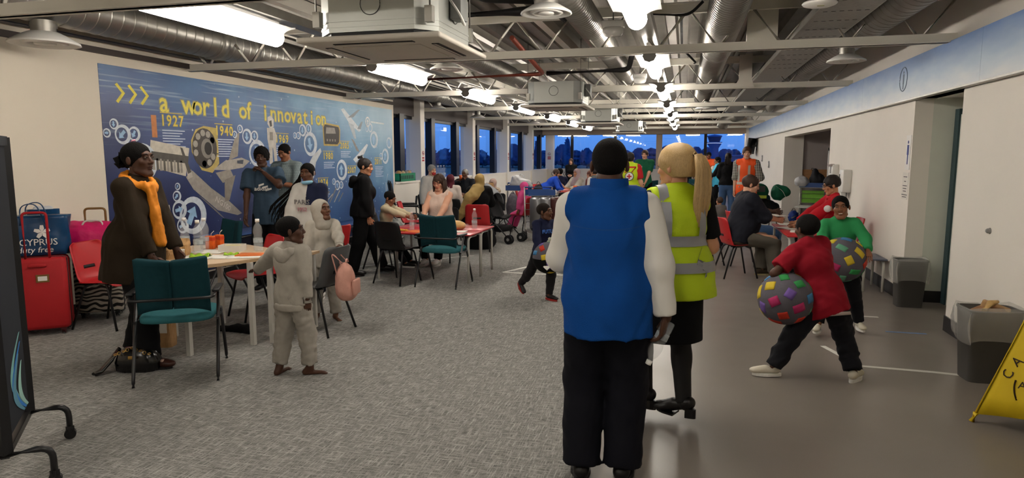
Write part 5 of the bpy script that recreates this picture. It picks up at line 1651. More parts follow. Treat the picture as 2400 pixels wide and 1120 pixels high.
# ---- bins and caution sign
m_bin = M('bin_grey', '#4a4845', .5, var=.05)
m_liner = M('bin_liner', '#cfcdc6', .25, var=.1, vscale=14, alpha=.30, bump=.6, bscale=14, spec=.6)
def bin_(x, y, rz, w, d_, h_, lab, full):
    t = thing('waste_bin', lab, 'bin', (x, y, 0), R(rz))
    def ring(k, z, n=28, e=.35, j=0): return [((w / 2) * k * math.copysign(abs(math.cos(a)) ** e, math.cos(a)) + j * .014 * math.sin(7 * a + 3 * z), (d_ / 2) * k * math.copysign(abs(math.sin(a)) ** e, math.sin(a)) + j * .014 * math.cos(5 * a + 9 * z), z + j * .02 * math.sin(3 * a)) for a in [2 * PI * i / n for i in range(n)]]
    MB().loft([ring(.80, 0), ring(.99, h_), ring(1.02, h_), ring(1.02, h_ + .012), ring(.95, h_ + .012), ring(.77, .02)], caps=False).build('bin_body', m_bin, t)
    MB().loft([ring(.78, .015), ring(.79, .02)]).build('bin_base', m_bin, t)
    b = MB(); b.loft([ring(.90, h_ - .12, j=.3), ring(.965, h_ + .014, j=.2), ring(1.05, h_ + .03, j=.5), ring(1.12, h_ - .02, j=1), ring(1.17, h_ - .10, j=1.6), ring(1.10, h_ - .19, j=1.4), ring(1.06, h_ - .22, j=1)], caps=False)
    b.build('liner', m_liner, t)
    MB().loft([ring(.86, h_ * .72, j=.6), ring(.3, h_ * .78, j=.6), ring(.02, h_ * .77)], caps=False).build('rubbish', M('rubbish', '#6a5a4a', .8, var=.5, vscale=20, bump=.8, bscale=20), t)
    if full:
        for k, (a, b2, rz2, c_) in enumerate(((-.05, .02, .4, '#9a7350'), (.03, -.03, 1.2, '#8a6a4c'), (.06, .05, -.5, '#b08c62'))):
            MB().box((a, b2, h_ - .02 + k * .012), (.18, .10, .05), rot=Matrix.Rotation(rz2, 3, 'Z') @ Matrix.Rotation(.3 * (k - 1), 3, 'Y'), bev=.012).build('cardboard_scrap', M('card_' + c_.strip('#'), c_, .8, var=.1), t)
        MB().tube([(-.06, -.05, h_ + .0), (0, 0, h_ + .045), (.07, .05, h_ + .05)], [.018, .026, .012], 9).build('banana_skin', M('banana', '#c9a56a', .6, var=.2, vscale=20), t)
    return t
bin_(2.40, 7.90, 0, .31, .24, .50, 'grey waste bin with clear liner by the passage', False)
bin_(2.17, 5.38, 4, .36, .27, .52, 'grey waste bin full of cardboard behind the caution sign', True)
t = thing('caution_sign', 'yellow pop-up caution cone sign with black lettering', 'safety sign', (2.30, 4.40, 0))
m_yel = M('caution_yellow', '#d6b81e', .6, var=.06, bump=.1, bscale=30)
apex = Vector((-.20, .02, 1.05)); ft = [Vector((-.53, .07, .03)), Vector((.05, -.38, .03)), Vector((.06, .32, .03))]
for i in range(3):
    a, b2 = ft[i], ft[(i + 1) % 3]
    def face_fn(u, v, a=a, b2=b2):
        e_ = a.lerp(b2, u); e_.z += .05 * math.sin(PI * u) + .02
        return tuple(e_.lerp(apex, v * .97) + Vector((0, 0, 0)))
    MB().sheet(face_fn, 12, 8, thick=.002).build('cloth_face', m_yel, t)
    MB().tube([a, a.lerp(apex, .98)], .009, 8).build('spring_rib', m_yel, t)
    MB().tube([a - (apex - a).normalized() * .03, a + (apex - a).normalized() * .03], .016, 10).build('rubber_foot', m_dark if i else m_yel, t)
a, b2 = ft[0], ft[1]
ux = (b2 - a).normalized(); uy = (apex - (a + b2) / 2).normalized(); un = ux.cross(uy).normalized()
if un.y > 0: un = -un
rot = Matrix((ux, uy, un)).transposed().to_euler() if ux.cross(uy).dot(un) > 0 else Matrix((ux, uy, -un)).transposed().to_euler()
m_ltr = M('caution_black', '#2a1a10', .6, var=0)
def onf(u, v, o_=.008):
    return Vector(( (a.lerp(b2, u)).lerp(apex, v) )) + un * o_
def fan_text(s_, c0, rad, a0, a1, size):
    for i, ch in enumerate(s_):
        q = a0 + (a1 - a0) * i / (len(s_) - 1)
        p_ = c0 + ux * (rad * math.cos(q)) + uy * (rad * math.sin(q))
        o = text_obj('caution_letter', ch, size, p_, (0, 0, 0), m_ltr, t, extrude=.001, align='CENTER')
        o.rotation_euler = (rot.to_matrix() @ Matrix.Rotation(q - PI / 2, 3, 'Z')).to_euler()
cc = onf(.5, .30)
fan_text('CAUTION', cc - uy * .05, .185, R(168), R(12), .075)
MB().tube([cc + ux * (.17 * math.cos(q)) + uy * (.17 * math.sin(q) - .075) for q in [R(205 - 5 * i) for i in range(9)]], .010, 6, flat=.3).build('emblem_arc', m_ltr, t)
text_obj('caution_letter', 'ATTENTION', .062, cc - ux * .155 - uy * .075, rot, m_ltr, t, extrude=.001)
text_obj('caution_letter', 'SLIPPERY', .05, cc - ux * .02 - uy * .155, rot, m_ltr, t, extrude=.001)
MB().bar(cc - ux * .02 + uy * .0, cc + ux * .1 + uy * .0, .022, .004, up=un).build('emblem_bar', m_ltr, t)

# ---- things on the right-hand wall
def wall_box(y, z, w, d_, h_, lab, nm, cat, extra=None):
    t = thing(nm, lab, cat, (XR, y, z))
    MB().box((-d_ / 2, 0, 0), (d_, w, h_), bev=.012).build('housing', m_white, t)
    return t
t = wall_box(11.75, 1.40, .24, .10, .18, 'white box dispenser with grey hood on the wall', 'glove_dispenser', 'dispenser')
MB().box((-.102, .02, .0), (.006, .1, .11), bev=.002).build('slot', m_end, t)
MB().box((-.10, 0, .075), (.06, .22, .03), rot=Matrix.Rotation(-.3, 3, 'Y')).build('hood', M('hood_grey', '#9a8f8a', .5), t)
t = wall_box(10.9, 1.25, .26, .12, .34, 'white soap dispenser with a nozzle on the wall', 'soap_dispenser', 'dispenser')
MB().box((-.122, .09, .05), (.006, .03, .10), bev=.002).build('window_slot', m_dark, t)
MB().lathe([(.05, 0), (.06, .08), (.06, .1)], (-.05, -.02, -.26), 12).build('bottle_neck', M('dispenser_clear', '#d6d2cc', .3, alpha=.6), t)
MB().tube([(-.05, -.07, -.17), (-.05, -.07, -.34)], .012, 8).build('nozzle', m_end, t)
t = thing('toilet_sign', 'white gents toilet sign with a blue figure on the wall edge', 'sign', (XR, 8.27, 1.66))
MB().span((-.006, -.075, -.19), (0, .075, .19)).build('plate', m_white, t)
m_fig = M('figure_blue', '#26337c', .5, var=0)
b = MB(); b.box((-.0075, 0, .03), (.003, .055, .11)); b.box((-.0075, 0, -.075), (.003, .024, .11)); b.tube([(-.006, 0, .115), (-.009, 0, .115)], .018, 12); b.build('figure', m_fig, t)
t = thing('notice_sheet', 'white printed notice below the toilet sign', 'notice', (XR, 8.30, 1.29))
MB().span((-.004, -.10, -.15), (0, .10, .15)).build('sheet', m_paper, t)
for k, (zz, ww) in enumerate(((.10, .06), (.05, .03), (.0, .07), (-.03, .06), (-.06, .05), (-.10, .09), (-.125, .07))):
    MB().span((-.0055, -ww, zz - .004), (-.004, ww, zz + .004)).build('text_line', m_dark, t)
t = thing('television', 'flat black television on a wall bracket', 'television', (2.22, 24.4, 1.97))
MB().box((0, 0, 0), (.05, .9, .55), rot=Matrix.Rotation(R(-20), 3, 'Z') @ Matrix.Rotation(R(8), 3, 'Y'), bev=.01).build('panel', m_blkp, t)
MB().box((-.027, -.002, .0), (.004, .84, .49), rot=Matrix.Rotation(R(-20), 3, 'Z') @ Matrix.Rotation(R(8), 3, 'Y')).build('screen', M('screen_dark', '#1b1e26', .15), t)
MB().bar((.02, 0, 0), (.19, 0, 0), .06, .06).build('arm', m_blackm, t)
MB().box((.178, 0, 0), (.02, .2, .3)).build('wall_plate', m_blackm, t)
for y, z, lab in ((22.6, 1.55, 'small round white fitting on the wall past the alcove'), (20.8, 1.38, 'small white switch on the wall past the alcove')):
    t = thing('wall_fitting', lab, 'switch', (XR, y, z)); MB().box((-.012, 0, 0), (.024, .16, .2), bev=.006).build('plate', m_end, t); MB().box((-.026, 0, 0), (.006, .06, .09), bev=.002).build('rocker', m_white, t)
t = thing('door_stop', 'small grey door stop on the near white wall', 'door stop', (XR, 6.1, 1.02)); MB().lathe([(.02, 0), (.02, .02), (.012, .03), (.001, .03)], axis=(-1, 0, 0), n=12).build('knob', m_end, t); MB().lathe([(.026, 0), (.026, .004), (.02, .004)], axis=(-1, 0, 0), n=12).build('rose', m_end, t)
# ================================================================ people: the two staff with their backs to us
# -- man in the blue fleece gilet
p = Person('man in blue fleece gilet over white shirt, back turned, holding a bottle', -.345, 3.16, 2, h=1.71, build=1.10, HH=.245, skin='#4a2f22', res=.010,
           hL=(-.13, .28, 1.0), eL=(-.75, -.6, -.5), hR=(.29, -.02, .81), eR=(.6, -1, 0), fL=(-.115, 0, 0, 8), fR=(.09, .02, 0, -6), curl=(.6, .5), handdir=(None, (-.15, .1, -1)),
           up=(None, (1, -.3, 0)), shoulder=1.02, belly=.4)
sh = p.top(m_wshirt, sleeve=.97, hem=-.07, o=.010, slr=2.3, wr=.004, belly=.4, collar=None)
gl = p.top(m_fleece, sleeve=0, hem=-.135, o=.040, name='gilet', wr=.013, wf=24, loose=.010, belly=.45, wide=.97)
c = MB(); pts = [(p.C + p.up * .070 + p.rx * (math.cos(a) * .096) + p.fw * (math.sin(a) * .090 + .004)) for a in [PI * .0 + 2 * PI * i / 24 for i in range(25)]]
c.sheet(lambda u, v: tuple(pts[round(u * 24)] + p.up * (v * .066) + (p.C + p.up * .07 - pts[round(u * 24)]) * .06 * v), 24, 3, thick=.012)
c.build('collar', m_fleece, gl)
stick_on(p, gl, lambda u, v: (-.155 + .31 * u, -.5, 1.295 + .006 * v - .012 * math.sin(PI * u)), 30, 1, M('fleece_seam', '#0e3f80', .9, var=.05), 'yoke_seam', .002, (0, 1, 0))
p.trousers(m_navy, .99, o=.026, straight=.026, wr=.005)
p.shoes(m_shoeb, m_shoeb)
p.hair(m_afro, t=.006, front=.07, slope=.8, low=-.045, wr=.001)
W = p.W[1]; wz = Vector(p.root.matrix_basis @ Vector(W)) if False else None
a_ = p.face; wx = p.org[0] + math.cos(a_) * W[0] - math.sin(a_) * W[1]; wy = p.org[1] + math.sin(a_) * W[0] + math.cos(a_) * W[1]
bottle(wx + .015, wy + .045, W[2] - .03, 'clear water bottle in the hand of the man in blue', rot=(R(172), R(24), 0), grp='bottles held in hands')

# -- woman in the yellow vest
p = Person('woman in yellow reflective vest and black skirt, back turned', -.04, 4.00, 22, h=1.69, z=.0, fem=True, build=1.06, skin='#c08a68', res=.010, HH=.25,
           head=(38, -3, 0), hR=(.19, .20, .93), eR=(.5, -1, -.3), hL=(-.12, .28, .95), fL=(-.11, .14, .045, 40), fR=(.075, -.03, .045, 44), curl=(.5, .5), bust=1.1, shoulder=1.08)
p.top(m_blackc, sleeve=.42, hem=-.03, o=.014, name='blouse', wr=.003)
v = p.top(m_hivis, sleeve=0, hem=-.095, o=.034, name='reflective_vest', wr=.004, loose=.03, wide=1.03)
for z0, hgt in ((1.105, .06), (.955, .06)):
    for sd in (-1, 1):
        stick_on(p, v, lambda u, q: (-.32 + .64 * u, sd * .6, z0 + hgt * q), 60, 3, m_reflt, 'reflective_band', .013, (0, -sd, 0))
for sx_ in (-.105, .115):
    stick_on(p, v, lambda u, q: (sx_ + .055 * (q - .5), -.6, 1.13 + .23 * u), 30, 3, m_reflt, 'reflective_brace', .014, (0, 1, 0))
    stick_on(p, v, lambda u, q: (sx_ + .055 * (q - .5), -.09 + .10 * u, 1.8), 16, 3, m_reflt, 'reflective_brace', .008, (0, 0, -1))
p.skirt(m_blackc, .52, .18, .185, q=.72, wr=.003)
p.trousers(M('black_tights', '#0c0b0c', .7, var=.03), 1.0, o=.006, name='tights')
p.shoes(m_shoeb, m_shoeb, soleh=.012, heel=.045)
H = p.hair(m_blonde, t=.018, front=.06, slope=.5, low=-.055, back=.005, wr=.002, wf=90)
tail = []
for k in range(26):
    a = random.uniform(-1, 1); q = random.uniform(-1, 1); r_ = random.uniform(.010, .016)
    L_ = random.uniform(.27, .36)
    tail.append([(a * .012, -.115, .060 + q * .010, .010), (a * .030, -.150 + q * .008, .055 + q * .01, r_), (a * .042, -.165 + q * .016, -.02, r_), (a * .05, -.160 + q * .018, -.13, r_), (a * .048, -.150 + q * .02, -.20, r_ * .9), (a * .040, -.145 + q * .018, .02 - L_, .003)])
p.strands(m_blonde, tail, 'ponytail')
MB().tube([tuple(p.hp(.016 * math.cos(a), -.122, .060 + .016 * math.sin(a))) for a in [2 * PI * i / 12 for i in range(12)]], .006, 6, closed=True).build('hair_tie', m_blonde, p.root)
p.eyes(brow='#8a6a45')
lp = [p.C + p.up * .04 + p.rx * (math.cos(a) * .085) + p.fw * (math.sin(a) * .08) for a in [2 * PI * i / 20 for i in range(20)]]
MB().tube([tuple(q) for q in lp], .006, 5, closed=True, flat=.4).build('lanyard', m_navy, p.root)
# ================================================================ people of the near half of the room
DK, DM, BR, TN, LT = '#4a2f22', '#5f3d2b', '#84563d', '#b07c5c', '#d09e82'
def xat(x, Y):
    a = at(x, 367, CAM_H - 1e-4 * 0 - .001)
    return a.x * Y / a.y
SEAT = dict(pelvis=(0, -.03, .535), fL=(-.10, .40, 0, 4), fR=(.10, .42, 0, -4))
m_coat = M('coat_brown', '#2a2116', .85, var=.15, vscale=3, bump=.15, bscale=120, spec=.2)
m_scarf = M('scarf_orange', '#d9831c', .7, var=.12, vscale=12, bump=.3, bscale=40)
m_maroon = M('maroon_knit', '#3a1418', .9, var=.1)
m_hood = M('grey_marl', '#a39d93', .95, var=.07, vscale=30, bump=.2, bscale=260, spec=.1)
m_jog = M('grey_jogger', '#9a948b', .95, var=.07, vscale=30, bump=.2, bscale=260, spec=.1)
m_loafer = M('brown_leather', '#3a1f17', .4, var=.05)

# -- woman in the long brown coat
p = Person('woman in long dark brown coat and orange scarf leaning to the table', -4.08, 4.13, -82, h=1.74, fem=True, build=1.0, skin=DK, res=.010, lean=7,
           head=(-4, 4, 0), hR=(.14, .27, .79), eR=(.3, -1, -.1), hL=(-.12, .30, .79), eL=(-.3, -1, -.1), fR=(.10, .12, 0, 6), fL=(-.11, -.14, 0, 6), curl=(.25, .25), HH=.262, bust=1.0)
ct = p.top(m_coat, sleeve=.96, hem=-.235, o=.026, slr=1.1, name='coat', wr=.007, loose=.03, wide=1.05, flat=.10)
p.trousers(m_blackc, .97, o=.02, straight=.03, wr=.004)
p.shoes(m_loafer, m_dark, soleh=.018)
MB().box(tuple(p.A[1] + np.array([0, .12, -.012])), (.05, .03, .02), bev=.008).build('shoe_bow', M('bow_pale', '#b9998c', .5), p.root)
p.hair(m_afro, t=.005, front=.072, slope=.62, low=-.05, wr=.002, wf=140)
p.strands(m_afro, [[(a * .03, -.10, .03 + b_ * .02, .02), (a * .045, -.125, .0 + b_ * .02, .024), (a * .03, -.12, -.04, .015)] for a in (-1, 0, 1) for b_ in (-1, 1)], 'hair_bun')
p.strands(M('hair_pink_clip', '#d98a9c', .5), [[(-.02, -.02, .125, .004), (.0, -.01, .135, .006), (.02, -.02, .128, .004)]], 'hair_clip')
p.eyes(lid=.8)
b = Blob(.03)
rr = .10
for k in range(14):
    a0, a1 = 2 * PI * k / 14, 2 * PI * (k + 1) / 14
    f = lambda a: p.C + p.up * (.045 + .035 * -math.sin(a)) + p.rx * (math.cos(a) * rr) + p.fw * (math.sin(a) * rr * 1.05 + .01)
    b.cone(f(a0), f(a1), .027, .027)
q0 = p.C + p.rx * .03 + p.fw * .13 + p.up * .02
b.cone(q0, q0 - np.array([0, -.03, .20]) + p.rx * .02, .032, .036); b.cone(q0 - np.array([0, -.03, .20]) + p.rx * .02, q0 - np.array([0, -.06, .42]) + p.rx * .03, .036, .042)
p.blob('scarf', b, m_scarf, wr=.014, wf=50)
b = Blob(.03)
for k in range(8):
    a0, a1 = PI + PI * k / 8, PI + PI * (k + 1) / 8
    f = lambda a: p.C + p.up * .015 + p.rx * (math.cos(a) * .12) + p.fw * (math.sin(a) * .10)
    b.cone(f(a0), f(a1), .035, .035)
p.blob('hood', b, m_maroon, wr=.004)

# -- boy in grey with his back turned
p = Person('boy in grey hooded tracksuit with his back turned, barefoot', -2.78, 4.22, -14, h=1.19, kid=True, skin=DK, res=.009, barefoot=True, HH=.212,
           head=(-50, 4, 0), twist=6, hL=(-.44, .06, .73), eL=(-.4, -1, -.4), hR=(.15, .0, .53), eR=(.6, -1, 0), fL=(-.10, -.06, 0, 12), fR=(.11, .04, 0, -52), curl=(.3, .5), handdir=((-1, .1, -.1), None), up=((0, 0, 1), None), build=1.04)
hd = p.top(m_hood, sleeve=.95, hem=-.04, o=.018, slr=1.25, name='hoodie', wr=.009, loose=.012)
for q in (-1, 1): p.cuff(m_hood, q, .82, .036, .05, parent=hd)
MB().loft([[tuple(p.P + p.up * zz + p.prx * (math.cos(a) * .143 * k_) + np.cross(p.up, p.prx) * (math.sin(a) * .112 * k_)) for a in [2 * PI * i / 24 for i in range(24)]] for zz, k_ in ((-.085, .97), (-.075, 1.0), (-.045, 1.02), (-.03, .98))]).build('hem_band', m_hood, hd)
b = Blob(.03)
b.cone(p.tr(-.06, -.09, 1.04), p.tr(.06, -.09, 1.04), .034, .034); b.cone(p.tr(-.045, -.125, .94), p.tr(.045, -.125, .94), .030, .030); b.cone(p.tr(-.02, -.13, .85), p.tr(.02, -.13, .85), .022, .022)
for sd in (-1, 1): b.cone(p.tr(sd * .07, -.09, 1.04), p.tr(sd * .085, .03, 1.05), .03, .022)
b.sub(p.tr(0, -.06, 1.14), np.array([.07, .055, .055]))
p.blob('hood', b, m_hood, wr=.007, parent=hd, wf=40)
p.trousers(m_jog, .90, o=.016, straight=.012, wr=.009, name='joggers', cuff=m_jog)
p.hair(m_afro, t=.004, front=.07, slope=.7, low=-.045, wr=.001)
p.eyes()

# -- boy with his hood up
p = Person('boy with grey hood up holding the charcoal chair', -3.44, 5.80, -150, h=1.20, kid=True, skin=DM, res=.010, barefoot=True, HH=.208,
           head=(40, 14, 0), hL=('w', -3.10, 5.52, .70), eL=(-.6, -.6, -.5), hR=(.17, .10, .56), fL=(-.09, .05, 0, 20), fR=(.09, -.03, 0, -6), curl=(.7, .4))
hd = p.top(m_hood, sleeve=.93, hem=-.05, o=.018, slr=1.25, name='hoodie', wr=.009, loose=.014)
for q in (-1, 1): p.cuff(m_hood, q, .82, .037, .05, parent=hd)
b = Blob(.03); H_ = p.hs
b.ell(p.hp(0, -.025, .03), np.array([.098, .112, .108]) * H_, p.Rh); b.ell(p.hp(0, -.03, -.06), np.array([.088, .085, .08]) * H_, p.Rh); b.cone(p.hp(0, -.03, -.07), p.C + p.up * .01, .085 * H_, .095)
b.sub(p.hp(0, .13, .0), np.array([.068, .10, .092]) * H_, p.Rh, k=.01)
p.blob('hood', b, m_hood, wr=.003, res=.008, parent=hd)
p.trousers(m_jog, .95, o=.014, straight=.012, wr=.007, name='joggers', cuff=m_jog)
p.eyes(lid=.7)

# -- teenager in the sportswear T-shirt
m_tee = M('tee_slate', '#37495a', .85, var=.08, vscale=6, spec=.2)
p = Person('teenager in slate T-shirt touching his chin by the mural', -4.86, 6.95, -165, h=1.72, skin=DK, res=.011, build=.93,
           head=(8, 2, 4), hR=(.16, .30, .88), eR=(.7, -1, 0), hL=(-.04, .20, 1.43), eL=(-1, -.1, -.6), curl=(.8, .3), lean=3, tilt=3)
tee = p.top(m_tee, sleeve=.36, hem=-.09, o=.020, name='t_shirt', wr=.008, loose=.014, slr=1.5)
p.trousers(m_blackc, .98, o=.02, straight=.016)
p.shoes(m_dark, m_white)
p.hair(m_afro, t=.020, front=.06, slope=.55, low=-.03, wr=.006, top=.012, wf=140)
p.eyes(lid=.75)
for k, (x0, x1, z0) in enumerate(((-.07, .035, .03), (-.055, .055, .0), (-.035, .07, -.03))):
    stick_on(p, tee, lambda u, v: (-.02 - (x0 + (x1 - x0) * (.2 * k + .6 * u)) , .7, 1.235 - z0 * .0 + .028 * (k - 1) * -1 + .022 * v + .02 * u), 8, 2, m_white, 'stripe_mark', .004, (0, -1, 0))
o = text_obj('shirt_lettering', 'adidas', .07, tuple(p.tr(.085, .158, .64)), (R(90), 0, R(180)), m_white, tee, extrude=.004)

# -- man in the checked shirt
def check_mat(name, c1, c2, sc=70):
    m = bpy.data.materials.new(name); m.use_nodes = True
    n, l = m.node_tree.nodes, m.node_tree.links; b_ = n['Principled BSDF']; b_.inputs['Roughness'].default_value = .85
    t_ = n.new('ShaderNodeTexCoord'); outs = []
    for d_ in ('X', 'Z'):
        w = n.new('ShaderNodeTexWave'); w.bands_direction = d_; w.inputs['Scale'].default_value = sc / 6.283
        l.new(t_.outputs['Object'], w.inputs['Vector']); outs.append(w.outputs['Fac'])
    ad = n.new('ShaderNodeMath'); ad.operation = 'ADD'; l.new(outs[0], ad.inputs[0]); l.new(outs[1], ad.inputs[1])
    c_ = n.new('ShaderNodeValToRGB'); e_ = c_.color_ramp.elements
    e_[0].position = .35; e_[0].color = srgb(c1); e_[1].position = .65; e_[1].color = srgb(c2)
    md = n.new('ShaderNodeMath'); md.operation = 'MULTIPLY'; md.inputs[1].default_value = .5; l.new(ad.outputs[0], md.inputs[0])
    l.new(md.outputs[0], c_.inputs[0]); l.new(c_.outputs[0], b_.inputs['Base Color'])
    return m
m_chk = check_mat('fine_check', '#4a5d63', '#93a09f', 160)
p = Person('man in finely checked shirt looking down at his phone', -5.42, 8.2, 176, h=1.80, skin=BR, res=.012, head=(0, -22, 0), lean=-3,
           hR=(.03, .27, 1.27), eR=(.9, -.5, -.6), hL=(-.02, .25, 1.26), eL=(-.9, -.5, -.6), curl=(.5, .7), handdir=((.5, .5, .2), (-.4, .6, .3)))
sh = p.top(m_chk, sleeve=.55, hem=-.12, o=.02, wr=.005, loose=.015, belly=.25, collar=m_chk)
for k in range(4): MB().ell(tuple(p.tr(0, .145, .9 - .17 * k)), (.008, .006, .008), 8, 5).build('button', m_white, sh)
p.trousers(m_navy, .99, o=.02, straight=.02); p.shoes(m_shoeb)
p.hair(m_afro, t=.005, front=.085, slope=.8, low=-.035); p.eyes(lid=.45)
p.strands(m_afro, [[(-.022, .098, -.043, .003), (0, .103, -.040, .004), (.022, .098, -.043, .003)]], 'moustache')
w = p.W[1]; MB().box((0, 0, 0), (.075, .15, .009), bev=.003).build('mobile_phone', m_blkp, loc=(p.org[0] + .0, p.org[1] - .335, 1.335), rz=0, label='black mobile phone in the hands of the man in checks', cat='phone').rotation_euler = (R(-35), 0, 0)

# -- girl with long braids and a face mask under her chin
m_white2 = M('sweat_white', '#c9c6bf', .9, var=.05); m_nvs = M('sweat_navy', '#161d38', .9, var=.06)
p = Person('girl with long black braids and a mask under her chin', -4.08, 6.62, -176, h=1.55, fem=True, skin=DM, res=.010, HH=.225, head=(2, -2, 6), bust=.7,
           hR=(.20, .22, .78), hL=(-.18, .18, .76))
sw = p.top([m_white2, m_nvs], sleeve=.95, hem=-.06, o=.026, name='sweatshirt', wr=.006, loose=.02, slr=1.3, fmf=lambda c: ((c[:, 0] < -.01) & (c[:, 2] > p.tr(0, 0, .62)[2]) | (c[:, 0] < -.115)).astype(int))
text_obj('shirt_lettering', 'PARIS', .075, tuple(p.tr(.135, .162, .64)), (R(90), 0, R(180)), M('print_grey', '#8d8a88', .5), sw, extrude=.005)
text_obj('shirt_lettering', '1952', .06, tuple(p.tr(.10, .160, .46)), (R(90), 0, R(180)), M('print_pink', '#c58a94', .5), sw, extrude=.005)
p.trousers(m_navy, .97, o=.016); p.shoes(m_white, m_white)
p.hair(m_afro, t=.005, front=.078, slope=.55, low=-.05, wr=.002, wf=120)
chs = []
for k in range(26):
    a = k / 25; r2 = random.uniform(-1, 1); e2 = random.uniform(.75, 1.08)
    chs.append([(.03 - .02 * a, -.06, .11 - .04 * a, .008), (.080, -.05 - .02 * a, .06 - .05 * a, .009), (.13 + .02 * a, -.03 + .02 * r2, -.04 - .07 * a, .008), ((.24 + .03 * a) * e2, .02 + .03 * r2, -.15 - .12 * a, .0075), ((.38 + .02 * a) * e2, .06 + .03 * r2, -.24 - .16 * a, .007), ((.50 - .06 * a) * e2, .08, -.31 - .19 * a, .0055), ((.54 - .10 * a) * e2, .08, -.37 - .20 * a, .004)])
p.strands(m_afro, chs, 'braids')
p.eyes()
b = Blob(.012); H_ = p.hs
b.ell(p.hp(0, .045, -.098), np.array([.066, .062, .028]) * H_, p.Rh); b.sub(p.hp(0, .035, -.075), np.array([.05, .05, .024]) * H_, p.Rh, k=.006)
p.blob('face_mask', b, M('mask_blue', '#8fc3de', .7, var=.05), res=.006)
for q in (-1, 1): MB().tube([tuple(p.hp(q * .062, .05, -.085)), tuple(p.hp(q * .08, .02, -.05)), tuple(p.hp(q * .084, -.005, .02))], .0022, 5).build('mask_loop', m_white, p.root)

# -- woman in the black uniform
p = Person('woman in black uniform jacket with hair in a bun, walking', -4.22, 8.12, -62, h=1.60, fem=True, build=1.10, skin=TN, res=.011, head=(-18, -8, 0), lean=4,
           hR=(.18, .10, .70), eR=(.6, -1, 0), hL=(-.2, .06, .72), fL=(-.08, .26, 0, 0), fR=(.09, -.16, 0, 0), curl=(.6, .8), HH=.225)
j = p.top(m_blackc, sleeve=.96, hem=-.03, o=.028, name='jacket', wr=.006, loose=.016, slr=1.2, bust=1.2)
b = Blob(.03); b.cone(p.tr(-.07, -.13, 1.0), p.tr(.07, -.13, 1.0), .06, .06); b.cone(p.tr(-.04, -.15, .86), p.tr(.04, -.15, .86), .05, .05); p.blob('hood', b, m_blackc, wr=.004, parent=j)
p.trousers(m_blackc, .99, o=.020, straight=.025, wr=.003); p.shoes(m_shoeb)
p.hair(m_dkbrown, t=.007, front=.076, slope=.62, low=-.045, wr=.003, wf=80)
p.strands(m_dkbrown, [[(.02 * math.cos(a), -.09 + .02 * math.sin(a), .11, .022), (.026 * math.cos(a), -.105 + .02 * math.sin(a), .135, .018)] for a in (0, 2.1, 4.2)], 'hair_bun')
p.strands(m_white, [[(.03, -.10, .07, .006), (.04, -.12, .05, .008), (.03, -.13, .02, .006)]], 'claw_clip')
p.eyes(lid=.5)
MB().box(tuple(p.W[-1] + np.array([-.03, .12, .06])), (.06, .005, .09), bev=.002).build('id_badge', m_white, p.root)

# -- boy in beige at the low table
m_beige = M('beige_top', '#b5a88b', .9, var=.06)
p = Person('boy in beige top sitting at the red table end', -4.16, 8.75, -88, h=1.22, kid=True, skin=BR, res=.011, head=(0, -24, 0), lean=8, pelvis=(0, -.03, .51), fL=(-.09, .36, 0), fR=(.09, .34, 0),
           hL=(-.10, .40, .74), eL=(-1, -.5, -.5), hR=(.08, .38, .76), eR=(1, -.5, -.5), curl=(.8, .8))
t_ = p.top(m_beige, sleeve=.92, hem=-.06, o=.018, name='sweatshirt', wr=.006)
p.trousers(m_navy, .96, o=.018); p.shoes(m_dark, m_white); p.hair(m_afro, t=.005, front=.07, slope=.7, low=-.02); p.eyes(lid=.5)

# -- woman in glasses at the low table
m_blush = M('blush_blouse', '#cdb6a6', .8, var=.04, vscale=6)
p = Person('woman in glasses and pale sleeveless blouse sitting at the red table', -3.61, 9.50, 178, h=1.70, fem=True, build=1.20, skin=LT, res=.011, head=(-4, -14, 0), lean=5, HH=.24, bust=1.25, belly=.5,
           hR=(.10, .42, .70), eR=(1, -.4, -.3), hL=(-.12, .42, .69), eL=(-1, -.4, -.3), curl=(.4, .4), pelvis=(0, -.03, .55), fL=(-.09, .34, 0), fR=(.10, .36, 0))
bl = p.top(m_blush, sleeve=0, hem=-.05, o=.020, name='blouse', wr=.005, loose=.01, bust=1.25, belly=.5, open_neck=.5)
for k in range(5): MB().bar(tuple(p.tr(-.02, .165 + .012 * (k % 2), .72 - .05 * k)), tuple(p.tr(.02, .165 + .012 * (k % 2), .70 - .05 * k)), .006, .003).build('lacing', m_white, bl)
p.trousers(m_navy, .95, o=.016); p.shoes(m_white, m_white)
p.hair(m_brown, t=.014, front=.035, slope=.30, low=-.05, back=.01, wr=.004, wf=80)
chs = []
for k in range(22):
    q = -1 if k % 2 else 1; a = random.uniform(0, 1)
    chs.append([(q * .055, .03 - .08 * a, .09, .014), (q * (.082 + .006 * a), .03 - .09 * a, .02, .015), (q * (.085 + .012 * a), .035 - .08 * a, -.07, .014), (q * (.075 + .03 * a), .05 - .06 * a, -.15, .012), (q * (.07 + .03 * a), .06 - .06 * a, -.22 - .05 * a, .004)])
p.strands(m_brown, chs, 'long_hair')
p.eyes(brow='#3a261b', lid=.6); p.glasses(M('glasses_red', '#5c1a20', .4))

